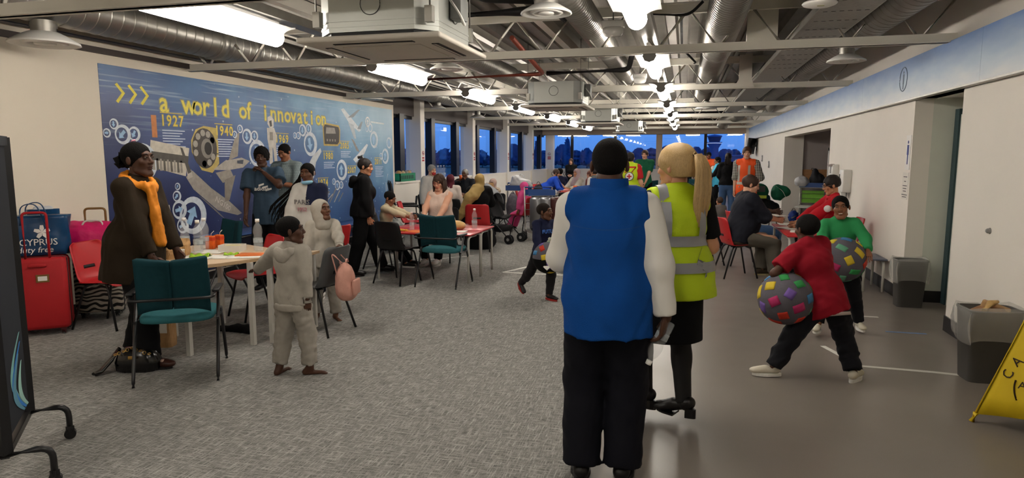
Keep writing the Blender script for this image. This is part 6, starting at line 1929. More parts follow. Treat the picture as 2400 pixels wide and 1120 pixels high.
# -- boy in navy carrying a ball
m_nvy = M('navy_top', '#141a38', .9, var=.07)
m_blueprint = M('print_blue', '#4f7fd0', .6, var=0)
BX, BY = -1.52, 7.20
p = Person('boy in navy lettered top running with a patchwork ball', BX, BY, -132, h=1.12, kid=True, skin=DM, res=.010, head=(34, 4, 0), lean=4, HH=.195,
           hR=(.17, .20, .48), eR=(1, -.6, 0), hL=(-.17, .20, .50), eL=(-1, -.6, 0), curl=(.3, .3), fL=(-.06, .05, 0, 10), fR=(.09, -.30, .10, -6, -38), kR=(.2, 1, .2), pelvis=(0, 0, .54))
t_ = p.top(m_nvy, sleeve=.95, hem=-.03, o=.016, name='long_sleeve_top', wr=.005)
text_obj('shirt_lettering', 'FUTURE', .06, tuple(p.tr(.13, .145, .72)), (R(90), 0, R(180)), m_blueprint, t_, extrude=.006)
for k in range(7):
    a = 2 * PI * k / 6
    MB().ell(tuple(p.tr(-.05 + (.045 * math.cos(a) if k < 6 else 0), .15, .42 + (.11 * math.sin(a) if k < 6 else 0))), (.022, .012, .022), 8, 6).build('flower_print', M('print_cream', '#c9cdb9', .7), t_)
p.trousers(M('dark_tracksuit', '#171518', .8, var=.08), .93, o=.014, wr=.005); p.shoes(M('trainer_dark', '#1d1a1b', .5, var=.1), M('trainer_red', '#9c2a26', .5))
p.hair(M('hair_cropped', '#1a110c', .95, var=.2, vscale=80), t=.003, front=.062, slope=.62, low=-.03); p.eyes()

# -- boy in dark red with a ball
m_crimson = M('crimson_tee', '#8c1323', .85, var=.08, vscale=5, spec=.2)
p = Person('boy in dark red T-shirt lunging with a patchwork ball', 1.02, 5.08, 30, h=1.30, kid=True, skin=DK, res=.010, head=(2, -4, -4), tilt=-13, lean=16, pelvis=(.0, .0, .575), HH=.21, build=.97,
           hL=('w', .66, 5.16, .70), eL=(-1, -.6, -.2), hR=('w', .97, 5.36, .62), eR=(.6, -1, -.3), curl=(.3, .3), fL=(-.31, .15, 0, 66), fR=(.19, -.10, 0, -60), kL=(-.6, .8, 0), kR=(.5, .6, 0), handdir=((-.2, .9, -.5), None))
t_ = p.top(m_crimson, sleeve=.40, hem=-.09, o=.032, name='t_shirt', wr=.007, loose=.004, slr=.8)
MB().loft([[tuple(p.P + p.up * zz + p.prx * (math.cos(a) * .148) + np.cross(p.up, p.prx) * (math.sin(a) * .118)) for a in [2 * PI * i / 24 for i in range(24)]] for zz in (-.105, -.08)]).build('vest_hem', M('vest_pale', '#b5a8a0', .8), t_)
p.trousers(M('dark_cuffed', '#0e0f16', .9, var=.1), .92, o=.022, straight=.012, wr=.010, cuff=m_blackc); m_trn = M('trainer_white', '#cbc4b2', .55, var=.05)
p.shoes(m_trn, m_white, wide=1.1); p.hair(m_afro, t=.006, front=.07, slope=.8, low=-.055, wr=.002)
p.eyes()

# -- boy in green, smiling
m_grn = M('green_top', '#2f8a52', .85, var=.07, spec=.2)
p = Person('smiling boy in green top hugging a patchwork ball', 1.42, 6.55, 170, h=1.27, kid=True, skin=BR, res=.010, head=(-4, 2, 3), HH=.212, tilt=4,
           hR=('w', 1.20, 6.28, .74), eR=(1, -.3, -.4), hL=('w', 1.56, 6.24, .80), eL=(-1, -.3, -.4), curl=(.3, .3), fR=(.17, .22, 0, -8), fL=(-.19, -.12, 0, 14), up=((0, 0, 1), (0, 0, 1)))
p.top(m_grn, sleeve=.95, hem=-.05, o=.016, name='long_sleeve_top', wr=.006, slr=1.05, loose=.006)
p.trousers(M('dark_cuffed', '#0e0f16', .9), .93, o=.016, wr=.005); p.shoes(m_trn, m_white)
p.hair(m_afro, t=.006, front=.078, slope=.65, low=-.01); p.eyes()
MB().ell((0, 0, 0), (.020 * p.hs, .006 * p.hs, .0055 * p.hs), 12, 6).build('teeth', M('teeth', '#d8cfbe', .3, var=0), p.root).matrix_local = Matrix.Translation(Vector(p.hp(0, .091, -.0565))) @ Matrix(p.Rh.tolist()).to_4x4()

# -- balls
m_ballg = M('ball_grey', '#55525a', .8, var=.08, bump=.2, bscale=60)
BC = ['#b8301f', '#b8301f', '#c9b02e', '#c9b02e', '#2f8a48', '#2f8a48', '#6d529a', '#a8285c', '#3d78a5', '#5c9a7a']
def ball(x, y, z, r, lab, seed, dark=False):
    t = thing('patchwork_ball', lab, 'ball', (x, y, z))
    b = MB(); b.ell((0, 0, 0), (r, r, r), 28, 18); b.build('sphere_cover', m_ballg, t)
    rnd = random.Random(seed); k = 0
    N = 30
    for i in range(N):
        zz = 1 - 2 * (i + .5) / N; a = i * 2.39996 + seed
        if dark and zz < 0.12 and k % 4: k += 1; continue
        n_ = Vector((math.sqrt(1 - zz * zz) * math.cos(a), math.sqrt(1 - zz * zz) * math.sin(a), zz))
        u_, v_, _ = frame_of(n_); tw = rnd.uniform(0, PI); u2 = u_ * math.cos(tw) + v_ * math.sin(tw); v2 = n_.cross(u2)
        w_, h_ = rnd.uniform(.34, .52), rnd.uniform(.24, .36); c_ = rnd.choice(BC)
        b = MB(); b.sheet(lambda q, s_: tuple((n_ + u2 * ((q - .5) * w_) + v2 * ((s_ - .5) * h_)).normalized() * (r * 1.012)), 4, 3, thick=r * .02)
        b.build('patch', M('patch_' + c_.strip('#'), c_, .8, var=.06), t); k += 1
    if dark:
        b = MB(); vs = []
        b.sheet(lambda q, s_: (r * 1.006 * math.cos(2 * PI * q) * math.sin(PI / 2 + s_ * PI / 2), r * 1.006 * math.sin(2 * PI * q) * math.sin(PI / 2 + s_ * PI / 2), r * 1.006 * math.cos(PI / 2 + s_ * PI / 2)), 28, 9)
        b.build('dark_half', m_blackc, t)
        MB().box((.02, -r * .93, -r * .42), (.06, .004, .06), rot=Matrix.Rotation(R(-22), 3, 'X') @ Matrix.Rotation(R(40), 3, 'Y')).build('white_patch', m_white, t)
    return t
ball(-1.41, 6.98, .52, .172, 'patchwork ball with black lower half held by boy in navy', 1, True)
ball(.735, 5.02, .60, .19, 'grey patchwork ball with red and yellow squares, boy in dark red', 2)
ball(1.37, 6.27, .72, .195, 'green and pink patchwork ball hugged by boy in green', 5)

# -- seated men on the right
p = Person('man in dark navy top reading papers on a red chair', .74, 9.30, -74, h=1.76, skin=LT, build=1.18, res=.011, head=(-12, -16, 0), lean=14, belly=.8, pelvis=(0, -.03, .56), fL=(-.11, .36, 0), fR=(.12, .46, 0), HH=.245,
           hR=(.06, .50, .78), eR=(.8, -1, -.3), hL=(-.1, .52, .78), eL=(-.8, -1, -.3), curl=(.6, .6))
p.top(M('navy_polo', '#10131f', .85, var=.06), sleeve=.55, hem=-.07, o=.026, name='polo_shirt', wr=.007, belly=.9, loose=.02, slr=1.4, collar=M('navy_polo'))
p.trousers(M('grey_trousers', '#5c574e', .85, var=.08), .97, o=.024, straight=.02, wr=.007); p.shoes(M('suede_brown', '#4a4034', .8), M('sole_tan', '#b5a77f', .7))
p.hair(m_brown, t=.010, front=.07, slope=.55, low=-.045, wr=.003); p.eyes(brow='#4a3a2c', lid=.6)
p = Person('person in jeans and charcoal top holding papers beside the man in navy', .92, 10.35, -78, h=1.70, skin=DK, res=.014, head=(-4, -12, 0), lean=2, hR=(.05, .40, .80), hL=(-.08, .42, .80), curl=(.6, .6), **SEAT)
p.top(M('tee_charcoal', '#26262a', .85), sleeve=.5, hem=-.07, o=.02, name='t_shirt'); p.trousers(M('denim', '#44618a', .9, var=.12), .97, o=.02, straight=.015); p.shoes(m_shoeb, m_white); p.hair(m_afro, t=.008); p.eyes()
poly_chair(.90, 10.4, -78, m_redp, 'red plastic chair under the person in jeans')
p = Person('man in red shirt and glasses writing at the red table', 2.0, 9.55, 94, h=1.74, skin=TN, res=.011, head=(-4, -14, 0), lean=10, hR=(.10, .50, .72), eR=(.9, -.8, -.2), hL=(-.10, .50, .72), eL=(-.9, -.8, -.2), curl=(.5, .5), HH=.24, build=1.05, pelvis=(0, -.02, .55), fL=(-.1, .36, 0), fR=(.1, .38, 0))
rs = p.top(M('red_shirt', '#b01220', .8, var=.06, spec=.25), sleeve=.93, hem=-.08, o=.022, name='shirt', wr=.006, slr=1.25, collar=M('red_shirt'), belly=.3)
bd = p.S[-1] * .45 + p.E[-1] * .55; MB().lathe([(.001, .004), (.045, .004), (.045, 0)], tuple(bd + np.array([-.080, .012, .0])), 18, axis=(-1, .1, .1)).build('sleeve_badge', m_white, rs)
p.trousers(m_navy, .97, o=.02, straight=.012); p.shoes(m_shoeb); p.hair(m_dkbrown, t=.010, front=.066, slope=.55, low=-.03, top=.008, wr=.004); p.eyes(lid=.55, brow='#1d1411'); p.glasses(M('glasses_silver', '#8f8c88', .3, .8))
p = Person('small child in grey sweatshirt behind the vest woman', .62, 12.0, 30, h=.92, kid=True, skin=TN, res=.014)
p.top(M('kid_grey', '#6a6462', .9), sleeve=.9, hem=-.03, name='sweatshirt'); p.trousers(m_navy, .95); p.shoes(m_dark, m_white); p.hair(m_brown, t=.006, low=-.04); p.eyes()
for (x, y, rz, lab) in ((1.36, 9.42, 30, 'white form held over the red table by the man in navy'), (1.45, 9.05, -10, 'white printed form lying on the red table'), (1.52, 9.75, 50, 'stapled papers lying by the man in red'), (1.42, 10.0, 0, 'loose sheet at the end of the red table')):
    sheet_paper(x, y, .661, .21, .30, rz, lab)
t = thing('paper_form', 'opened white booklet in the hands of the man in navy', 'paper', (1.20, 9.42, .80), R(-60))
for sd in (-1, 1):
    b = MB(); b.sheet(lambda u, v: (sd * u * .15, (v - .5) * .21, .03 * u + .02 * math.sin(u * 3)), 6, 3, thick=.001); b.build('page', m_paper, t)
# ================================================================ people of the far half of the room
m_mus = M('mustard_scarf', '#a58a55', .85, var=.10, vscale=6, bump=.25, bscale=30)
m_pinkh = M('dusty_pink_scarf', '#a08a8e', .85, var=.08)
m_pnk = M('pink_coat', '#d24c86', .8, var=.08)
m_orv = M('orange_vest', '#e8551c', .7, var=.05, bump=.15, bscale=120)
m_silv = M('silver_band', '#a8a397', .45, .2, var=.03)
m_grsh = M('green_shirt', '#0f5a3c', .85, var=.07)
m_jean = M('denim', '#44618a', .9, var=.12)
m_plaid = check_mat('plaid_shirt', '#1c1d22', '#b5b1a6', 62)
FR = .016
def std(p, top, trs, shoe=None, sleeve=.95, hem=-.08, nm='shirt', o=.02, wr=.005, **k):
    g_ = p.top(top, sleeve=sleeve, hem=hem, o=o, name=nm, wr=wr, **k); p.trousers(trs, .98, o=.018, straight=.014); p.shoes(shoe or m_shoeb); return g_

p = Person('person in pale grey shirt behind the woman in glasses', -5.20, 13.2, -120, h=1.78, skin=LT, res=FR, head=(0, -10, 0), pelvis=(0, -.03, .60), fL=(-.1, .42, 0), fR=(.1, .42, 0), build=1.1)
std(p, M('pale_grey_shirt', '#b3afa9', .85, var=.05), m_navy, belly=.4); p.hair(M('hair_grey', '#8d8984', .8, var=.15), t=.010, front=.075); p.eyes(lid=.6)
b = Blob(.01); b.ell(p.hp(0, .07, -.055), np.array([.05, .045, .045]) * p.hs, p.Rh); p.blob('face_covering', b, M('cover_red', '#a8322f', .8), res=.008)
p = Person('seated person in maroon headscarf with back turned', -4.42, 12.2, 14, h=1.55, fem=True, skin=TN, res=FR, **SEAT)
std(p, M('pale_cardigan', '#b9aca2', .9), m_navy, nm='cardigan'); p.scarfhead(M('maroon_scarf', '#4b1420', .85, var=.1)); p.eyes()
p = Person('seated man in dark jacket drinking from an orange cup', -4.78, 14.15, 176, h=1.70, skin=DM, res=.014, head=(0, -6, 0), hR=(.03, .20, 1.10), eR=(1, -.3, -.5), hL=(-.12, .35, .78), curl=(.3, .8), **SEAT)
std(p, M('jacket_dark', '#14161d', .85, var=.06), m_navy, nm='jacket', o=.03); p.hair(M('hair_grey', '#8d8984', .8, var=.15), t=.004, front=.085, slope=.8); p.eyes(lid=.5)
t = thing('paper_cup', 'orange cup at the mouth of the man in the dark jacket', 'cup', (-4.79, 13.87, 1.12)); MB().lathe([(.001, 0), (.026, 0), (.036, .09), (.033, .09), (.024, .005), (.001, .005)], n=16).build('cup_wall', M('cup_orange', '#d9622e', .5), t); MB().lathe([(.036, .088), (.038, .092), (.034, .092)], n=16).build('rim', m_white, t)
p = Person('woman in mustard headscarf and black dress on a red chair, back turned', -3.43, 10.92, 16, h=1.66, fem=True, build=1.1, skin=BR, res=.013, head=(20, -6, 0), lean=6, hL=(-.15, .40, .80), hR=(.15, .40, .80), **SEAT)
std(p, m_blackc, m_blackc, nm='dress_top', o=.028); p.skirt(m_blackc, .12, .19, .30, name='dress_skirt', q=.9, bias=(0, .22))
p.scarfhead(m_mus, drape=[(p.tr(-.05, -.06, 1.05), p.tr(-.16, -.14, .72), .09, .09), (p.tr(-.16, -.14, .72), p.tr(-.27, -.10, .22), .09, .075), (p.tr(-.27, -.10, .22), p.tr(-.33, -.06, .0), .07, .04), (p.tr(.0, -.06, 1.05), p.tr(-.08, -.15, .80), .09, .08)], wr=.008); p.eyes()
p = Person('child in pale hood eating from a paper bag', -3.97, 13.6, 178, h=1.20, kid=True, skin=DM, res=.013, head=(-4, -6, 0), hR=(.04, .20, .98), hL=(-.04, .22, .96), eR=(1, -.5, -.5), eL=(-1, -.5, -.5), curl=(.6, .6), pelvis=(0, -.03, .53), fL=(-.08, .32, .12), fR=(.08, .32, .12))
std(p, M('pale_jumper', '#b8a894', .9, var=.06), m_navy, nm='jumper'); p.scarfhead(M('pale_hood', '#c0a79c', .9, var=.06), name='hood'); p.eyes()
paper_bag(-3.96, 13.36, .86, .16, .10, .20, 5, 'brown paper bag in the hands of the hooded child')
p = Person('toddler in cream jacket by the pushchair', -3.70, 12.55, 60, h=1.02, kid=True, skin=TN, res=.013, head=(-20, 0, 0), hR=(.12, .22, .62))
std(p, M('cream_jacket', '#b8ad98', .9, var=.07), m_navy, nm='jacket', o=.03); p.hair(m_dkbrown, t=.022, front=.06, low=-.07, back=.01, wr=.008, wf=90); p.eyes()
p = Person('child in bright pink coat sitting on a red chair behind the pushchair', -3.12, 12.92, 65, h=1.12, kid=True, skin=BR, res=.013, head=(10, -8, 0), pelvis=(0, -.02, .53), fL=(-.08, .30, .14), fR=(.08, .30, .14))
std(p, m_pnk, m_pnk, nm='padded_coat', o=.032, wr=.008); p.scarfhead(m_pnk, name='hood'); p.eyes()
p = Person('girl in royal blue top bending over the food table', -3.22, 15.85, -78, h=1.45, fem=True, skin=TN, res=FR, lean=48, head=(-6, -20, 0), bust=.3, hR=('w', -2.75, 15.75, .76), hL=('w', -2.70, 15.95, .76), pelvis=(0, -.14, .78))
std(p, M('royal_blue', '#1446b5', .8, var=.08), m_navy, nm='tunic', hem=-.22, loose=.03); p.hair(m_brown, t=.012, front=.07, low=-.05); p.strands(m_brown, [[(s_ * .07, .0, .02, .02), (s_ * .085, .03, -.08, .018), (s_ * .06, .06, -.18, .006)] for s_ in (-1, 1)] + [[(-.07, -.02, .05, .02), (0, -.1, .04, .022), (.07, -.02, .05, .02)]], 'long_hair'); p.eyes()
p = Person('seated person in navy top beside the girl in blue', -3.20, 17.3, 40, h=1.62, skin=TN, res=FR, **SEAT); std(p, m_nvy, m_navy, nm='jumper'); p.hair(m_afro, t=.016, front=.07, low=-.05); p.eyes()
poly_chair(-3.18, 17.26, 40, m_blkp, 'black plastic chair under the person in the navy top')
p = Person('standing woman in black top in front of the far window', -3.68, 22.0, 180, h=1.55, fem=True, skin=LT, res=FR, head=(0, -14, 0), hR=(.05, .24, .98), hL=(-.05, .24, .98)); std(p, m_blackc, m_blackc); p.hair(m_brown, t=.014, front=.08, low=-.06); p.strands(m_brown, [[(s_ * .075, -.01, .03, .02), (s_ * .085, .0, -.08, .02), (s_ * .08, .02, -.17, .008)] for s_ in (-1, 1)] + [[(-.075, -.02, .03, .02), (0, -.1, .02, .022), (.075, -.02, .03, .02)]], 'long_hair'); p.eyes()
p = Person('seated woman in dusty pink headscarf and pale top', -2.68, 16.85, 150, h=1.62, fem=True, skin=TN, res=FR, hR=(.1, .4, .8), hL=(-.1, .4, .8), **SEAT); std(p, M('cream_top', '#b9b2a5', .9), m_navy); p.scarfhead(m_pinkh, drape=[(p.tr(0, .0, 1.05), p.tr(.05, .10, .75), .10, .08)]); p.eyes()
poly_chair(-2.70, 16.9, 150, m_blkp, 'black plastic chair under the woman in the dusty pink headscarf')
p = Person('seated woman in maroon top leaning over the table', -2.28, 17.65, 70, h=1.60, fem=True, skin=LT, res=FR, lean=24, **SEAT); std(p, M('maroon_check', '#7b4a45', .9, var=.2, vscale=30), m_navy); p.hair(M('hair_auburn', '#6b3a28', .6, var=.2), t=.014, low=-.06); p.eyes()
poly_chair(-2.25, 17.65, 70, m_blkp, 'black plastic chair under the woman in the maroon top')
p = Person('seated man in white shirt and grey waistcoat at the food table', -2.08, 16.35, 60, h=1.74, skin=TN, res=FR, lean=12, hR=(.12, .42, .8), **SEAT); std(p, m_wshirt, m_navy); p.top(M('grey_gilet', '#5b5f60', .9, var=.06), sleeve=0, hem=-.08, o=.034, name='gilet'); p.hair(m_dkbrown, t=.010, low=-.05); p.eyes()
poly_chair(-2.06, 16.4, 60, m_greyp, 'charcoal chair under the man in white shirt')
p = Person('relief worker in yellow vest with a red cross emblem, back turned', -1.02, 13.0, -4, h=1.70, fem=True, build=1.08, skin=LT, res=.012, hL=(-.18, .15, .85))
std(p, M('red_polo', '#b01a22', .8), m_navy, sleeve=.4); v = p.top(m_hivis, sleeve=0, hem=-.16, o=.034, name='reflective_vest', wr=.004, loose=.02)
for zz in (1.02, .82): stick_on(p, v, lambda u, q: (-.3 + .6 * u, -.6, zz + .055 * q), 16, 1, m_reflt, 'reflective_band', .004, (0, 1, 0))
stick_on(p, v, lambda u, q: (-.30 + .6 * u, -.6, 1.395 + .03 * q), 14, 1, M('red_polo'), 'red_yoke', .005, (0, 1, 0))
stick_on(p, v, lambda u, q: (.01 + .085 * (q) * math.cos(2 * PI * u), -.6, 1.235 + .085 * q * math.sin(2 * PI * u)), 20, 2, m_white, 'emblem_disc', .005, (0, 1, 0))
stick_on(p, v, lambda u, q: (.01 + (.072 + .013 * q) * math.cos(2 * PI * u), -.6, 1.235 + (.072 + .013 * q) * math.sin(2 * PI * u)), 20, 1, M('emblem_grey', '#4a4a4c', .5), 'emblem_ring', .007, (0, 1, 0))
for a_, b_ in ((.045, .014), (.014, .045)): stick_on(p, v, lambda u, q: (.01 + a_ * (2 * u - 1), -.6, 1.235 + b_ * (2 * q - 1)), 4, 4, m_red, 'emblem_cross', .008, (0, 1, 0))
stick_on(p, v, lambda u, q: (-.05 + .15 * u, -.6, .93 + .06 * q), 4, 1, M('pocket_grey', '#6a7068', .6), 'back_pocket', .006, (0, 1, 0))
p.hair(m_dkbrown, t=.010, low=-.06, back=.005); p.strands(m_dkbrown, [[(0, -.10, .04, .02), (0, -.14, .02, .026), (0, -.13, -.03, .02)]], 'hair_bun'); p.eyes()
p = Person('man in green uniform shirt with hands clasped', -.97, 17.0, 176, h=1.78, skin=LT, res=.013, head=(-4, -4, 0), hR=(.03, .22, .88), hL=(-.03, .24, .88), curl=(.6, .6)); g_ = std(p, m_grsh, m_blackc, sleeve=.42, collar=m_grsh); p.hair(m_brown, t=.014, front=.062, low=-.03); p.eyes()
stick_on(p, g_, lambda u, q: (.05 + .08 * u, .6, 1.33 + .04 * q), 4, 1, m_white, 'name_badge', .004, (0, -1, 0))
p = Person('man in a dark cap by the far windows', .06, 24.0, 170, h=1.80, skin=BR, res=FR, hR=(.1, .2, .95)); std(p, M('jacket_dark', '#14161d', .85), m_navy); p.hair(m_afro, t=.012, front=.06, name='cap'); p.strands(m_afro, [[(-.05, .02, -.05, .014), (-.03, .06, -.09, .016), (0, .075, -.10, .018), (.03, .06, -.09, .016), (.05, .02, -.05, .014)]], 'beard'); p.eyes()
def vest(p, bands, hem=-.12):
    v = p.top(m_orv, sleeve=0, hem=hem, o=.034, name='reflective_vest', wr=.004, loose=.016)
    for zz in bands:
        for sd in (-1, 1): stick_on(p, v, lambda u, q: (-.32 + .64 * u, sd * .6, zz + .05 * q), 16, 1, m_silv, 'reflective_band', .004, (0, -sd, 0))
    for sx_ in (-.1, .1): stick_on(p, v, lambda u, q: (sx_ + .045 * q, .6, bands[0] + .06 + .32 * u), 8, 1, m_silv, 'reflective_brace', .005, (0, -1, 0))
    return v
p = Person('man in plain orange vest looking down', .76, 22.5, 172, h=1.76, skin=BR, res=.014, head=(6, -16, 0), hR=(.05, .24, .88), hL=(-.05, .24, .88), curl=(.6, .6)); std(p, m_wshirt, m_blackc, sleeve=.95); p.top(m_orv, sleeve=.3, hem=-.14, o=.036, name='orange_vest', wr=.004); p.hair(m_afro, t=.009, front=.075); p.strands(m_afro, [[(-.05, .03, -.05, .012), (0, .078, -.09, .016), (.05, .03, -.05, .012)]], 'beard'); p.eyes()
p = Person('person in cyan tabard over black beside the orange vest', .98, 21.0, 100, h=1.60, fem=True, skin=TN, res=.014, hR=(.05, .3, .95), hL=(-.05, .3, .95)); std(p, m_blackc, m_blackc); p.top(M('cyan_tabard', '#46b5d8', .8, var=.05), sleeve=0, hem=-.14, o=.034, name='tabard', wr=.003); p.hair(m_afro, t=.016, low=-.08, back=.01); p.eyes()
p = Person('woman in black top and blue jeans, back turned', 1.06, 17.5, -8, h=1.70, fem=True, build=1.08, skin=LT, res=.012, hL=(-.16, .24, 1.0), hR=(.17, .22, .98)); std(p, m_blackc, m_jean, hem=.0, wr=.006); p.hair(m_dkbrown, t=.014, front=.07, low=-.07, back=.02); p.strands(m_dkbrown, [[(a * .05, -.09, .05, .022), (a * .06, -.115, -.04, .022), (a * .07, -.12, -.14, .02), (a * .06 + .01, -.12, -.21 - .03 * abs(a), .006)] for a in (-1, -.6, -.2, .2, .6, 1)], 'long_hair'); p.eyes()
p = Person('man in orange vest over a checked shirt, hand on hip', 1.20, 14.0, 165, h=1.80, skin=LT, res=.011, head=(14, 0, 0), hL=(-.17, .12, .98), eL=(-1, -.6, -.2), hR=(.2, .1, .85), curl=(.6, .6)); std(p, m_plaid, m_jean, sleeve=.58, slr=1.3, collar=m_plaid); vest(p, (1.06,)); p.hair(M('hair_russet', '#4a2c1c', .6, var=.2), t=.013, front=.072, slope=.6, low=-.03, top=.01); p.strands(M('hair_russet'), [[(-.045, .03, -.06, .007), (0, .078, -.10, .01), (.045, .03, -.06, .007)]], 'beard'); p.eyes(brow='#3a2418')

# ================================================================ belongings of the far half
# pushchair
t = thing('pushchair', 'folding pushchair with grey hood and black seat', 'pushchair', (-3.42, 12.05, 0), R(-108))
m_pgrey = M('pram_grey', '#85868a', .9, var=.06); m_pblk = M('pram_black', '#121215', .85, var=.05)
for sx_ in (-1, 1):
    MB().tube(fillet([(sx_ * .22, .38, .10), (sx_ * .22, -.10, .55), (sx_ * .22, -.38, 1.02)], .08, 4), .012, 8).build('side_frame', m_blackm, t)
    MB().tube([(sx_ * .22, -.36, .10), (sx_ * .22, .10, .52)], .012, 8).build('side_frame', m_blackm, t)
    for y_ in (.40, -.38):
        for dx in (-.03, .03): MB().tube([(sx_ * .22 + dx - .012, y_, .085), (sx_ * .22 + dx + .012, y_, .085)], .085, 18).build('wheel', m_pblk, t)
        MB().tube([(sx_ * .22 - .05, y_, .085), (sx_ * .22 + .05, y_, .085)], .03, 10).build('wheel_hub', m_end, t)
MB().tube([(-.22, -.38, 1.02), (.22, -.38, 1.02)], .016, 10).build('handlebar', m_pblk, t)
MB().sheet(lambda u, v: ((u - .5) * .40, .18 - .42 * v, .48 + .05 * math.sin(u * PI) * -1 + (.0 if v < .4 else (v - .4) * .75)), 6, 10, thick=.03).build('seat', m_pblk, t)
b = MB(); b.sheet(lambda u, v: (.23 * math.cos(PI * u), -.26 + .34 * v - .10 * v * v, .70 + .30 * math.sin(PI * u) * (1 - .25 * v) + .10 * (1 - v)), 14, 8, thick=.012); b.build('hood', m_pgrey, t)
MB().box((0, .02, .26), (.36, .36, .12), bev=.03).build('basket', m_pblk, t)
MB().box((.0, -.30, .88), (.10, .004, .08), rot=Matrix.Rotation(.4, 3, 'X')).build('luggage_label', m_paper, t)
# luggage trolleys
def trolley(x, y, rz, lab, cases, sign=False):
    t = thing('luggage_trolley', lab, 'trolley', (x, y, 0), R(rz))
    for sx_ in (-1, 1):
        MB().tube(fillet([(sx_ * .28, .50, .16), (sx_ * .28, -.28, .20), (sx_ * .28, -.34, 1.02)], .08, 4), .014, 8).build('frame_tube', m_galv, t)
        MB().tube([(sx_ * .28 - .02, -.30, .09), (sx_ * .28 + .02, -.30, .09)], .09, 18).build('wheel', m_blkp, t)
        MB().tube([(sx_ * .28 - .022, -.30, .09), (sx_ * .28 + .022, -.30, .09)], .045, 12).build('wheel_hub', m_end, t)
    MB().tube([(-.02, .44, .08), (.02, .44, .08)], .08, 16).build('wheel', m_blkp, t)
    MB().tube([(-.28, -.34, 1.02), (.28, -.34, 1.02)], .018, 10).build('push_bar', m_bluet, t)
    for k in range(6): MB().tube([(-.25 + k * .1, .5, .17), (-.25 + k * .1, -.26, .20)], .007, 6).build('deck_bar', m_galv, t)
    for k in range(4): MB().tube([(-.28, -.30 + .0, .35 + k * .12), (.28, -.30, .35 + k * .12)], .007, 6).build('back_bar', m_galv, t)
    b = MB(); b.span((-.27, -.36, .86), (.27, -.10, .87)); b.build('top_basket_floor', m_galv, t)
    for a_, c_ in (((-.27, -.36, .87), (.27, -.352, .98)), ((-.27, -.108, .87), (.27, -.10, .98))): MB().span(a_, c_).build('top_basket_side', m_bluet, t)
    if sign:
        MB().span((-.25, -.375, .48), (.25, -.365, .78)).build('advert_board', M('advert_green', '#6fae2e', .5, var=.08), t)
        for k, w_ in enumerate((.26, .30, .18)): MB().span((-w_ / 2, -.378, .70 - k * .045), (w_ / 2, -.375, .712 - k * .045)).build('advert_text_line', m_dark, t)
        for sx_ in (-.18, .18): MB().prism([(-.05, 0), (.05, 0), (.035, .06), (.02, .07), (.02, .10), (-.02, .10), (-.02, .07), (-.035, .06)], lambda a, b2, q: (sx_ + a, -.3755 - q, .485 + b2), 0, .002).build('advert_figure', m_end, t)
        MB().span((-.26, -.30, .40), (.26, .40, .42)).build('shelf', m_white, t)
    return t
trolley(-2.58, 12.3, -150, 'luggage trolley loaded with silver suitcases by the pushchair', 2)
m_silver = M('silver_shell', '#7b7b7d', .3, .7, var=.06); m_maroonc = M('maroon_shell', '#3f1a18', .4, var=.08)
for (dx, mat, lab) in ((-.10, m_silver, 'silver ribbed suitcase upright on the trolley by the pushchair'), (.13, m_silver, 'silver ribbed suitcase next to the maroon case'), (.36, m_maroonc, 'dark maroon suitcase at the trolley end')):
    s_ = suitcase(-2.60 + dx * .8, 12.27 + dx * .15, 82, .40, .20, .58, mat, lab, None, m_dark, zip_=False, ribs=5); s_.location.z = .215
def lump(x, y, z, prims, mat, lab, name, cat, wr=.012, wf=30, h_=.016, rz=0, extra=None):
    b = Blob(.05)
    for q in prims: (b.ell(q[0], np.array(q[1])) if len(q) == 2 else b.cone(*q))
    b.clip((0, 0, .003), (0, 0, 1)); V_, F_ = b.mesh(h_, wr, wf, seed=len(lab))
    V_[:, 2] = np.maximum(V_[:, 2], 0.0)
    t = thing(name, lab, cat, (x, y, z), R(rz)); link(bpy.data.objects.new('bag_body', np_mesh('bag_body', V_, F_, mat)), t)
    if extra: extra(t)
    return t
def strap(pts, mat=None, r=.012): return lambda t: MB().tube(fillet(pts, .05, 4), r, 6, flat=.5).build('strap', mat or m_dark, t)
m_wbag = M('white_plastic_bag', '#c6c6c8', .4, var=.15, vscale=10, bump=.6, bscale=16)
trolley(-3.55, 14.0, 180, 'luggage trolley with blue basket heaped with bags', 0)
lump(-3.50, 14.23, .885, [((0, 0, .12), (.26, .10, .13)), ((-.1, 0, .22), (.12, .09, .1))], m_wbag, 'white carrier bag heaped on the blue trolley basket', 'carrier_bag', 'bag', extra=strap([(-.05, 0, .28), (0, 0, .36), (.08, 0, .28)], m_wbag))
lump(-3.12, 14.3, .0, [((0, 0, .5), (.17, .15, .5))], M('dark_holdall', '#1a1a1f', .7, var=.06), 'black upright holdall beside the heaped trolley', 'holdall', 'bag', extra=strap([(-.08, 0, .95), (0, 0, 1.08), (.08, 0, .95)]))
lump(-3.62, 13.97, .215, [((0, 0, .3), (.14, .2, .3))], M('patterned_bag', '#56525c', .8, var=.3, vscale=20), 'grey patterned travel bag on the heaped trolley', 'travel_bag', 'bag', extra=strap([(-.05, 0, .56), (0, 0, .66), (.05, 0, .56)]))
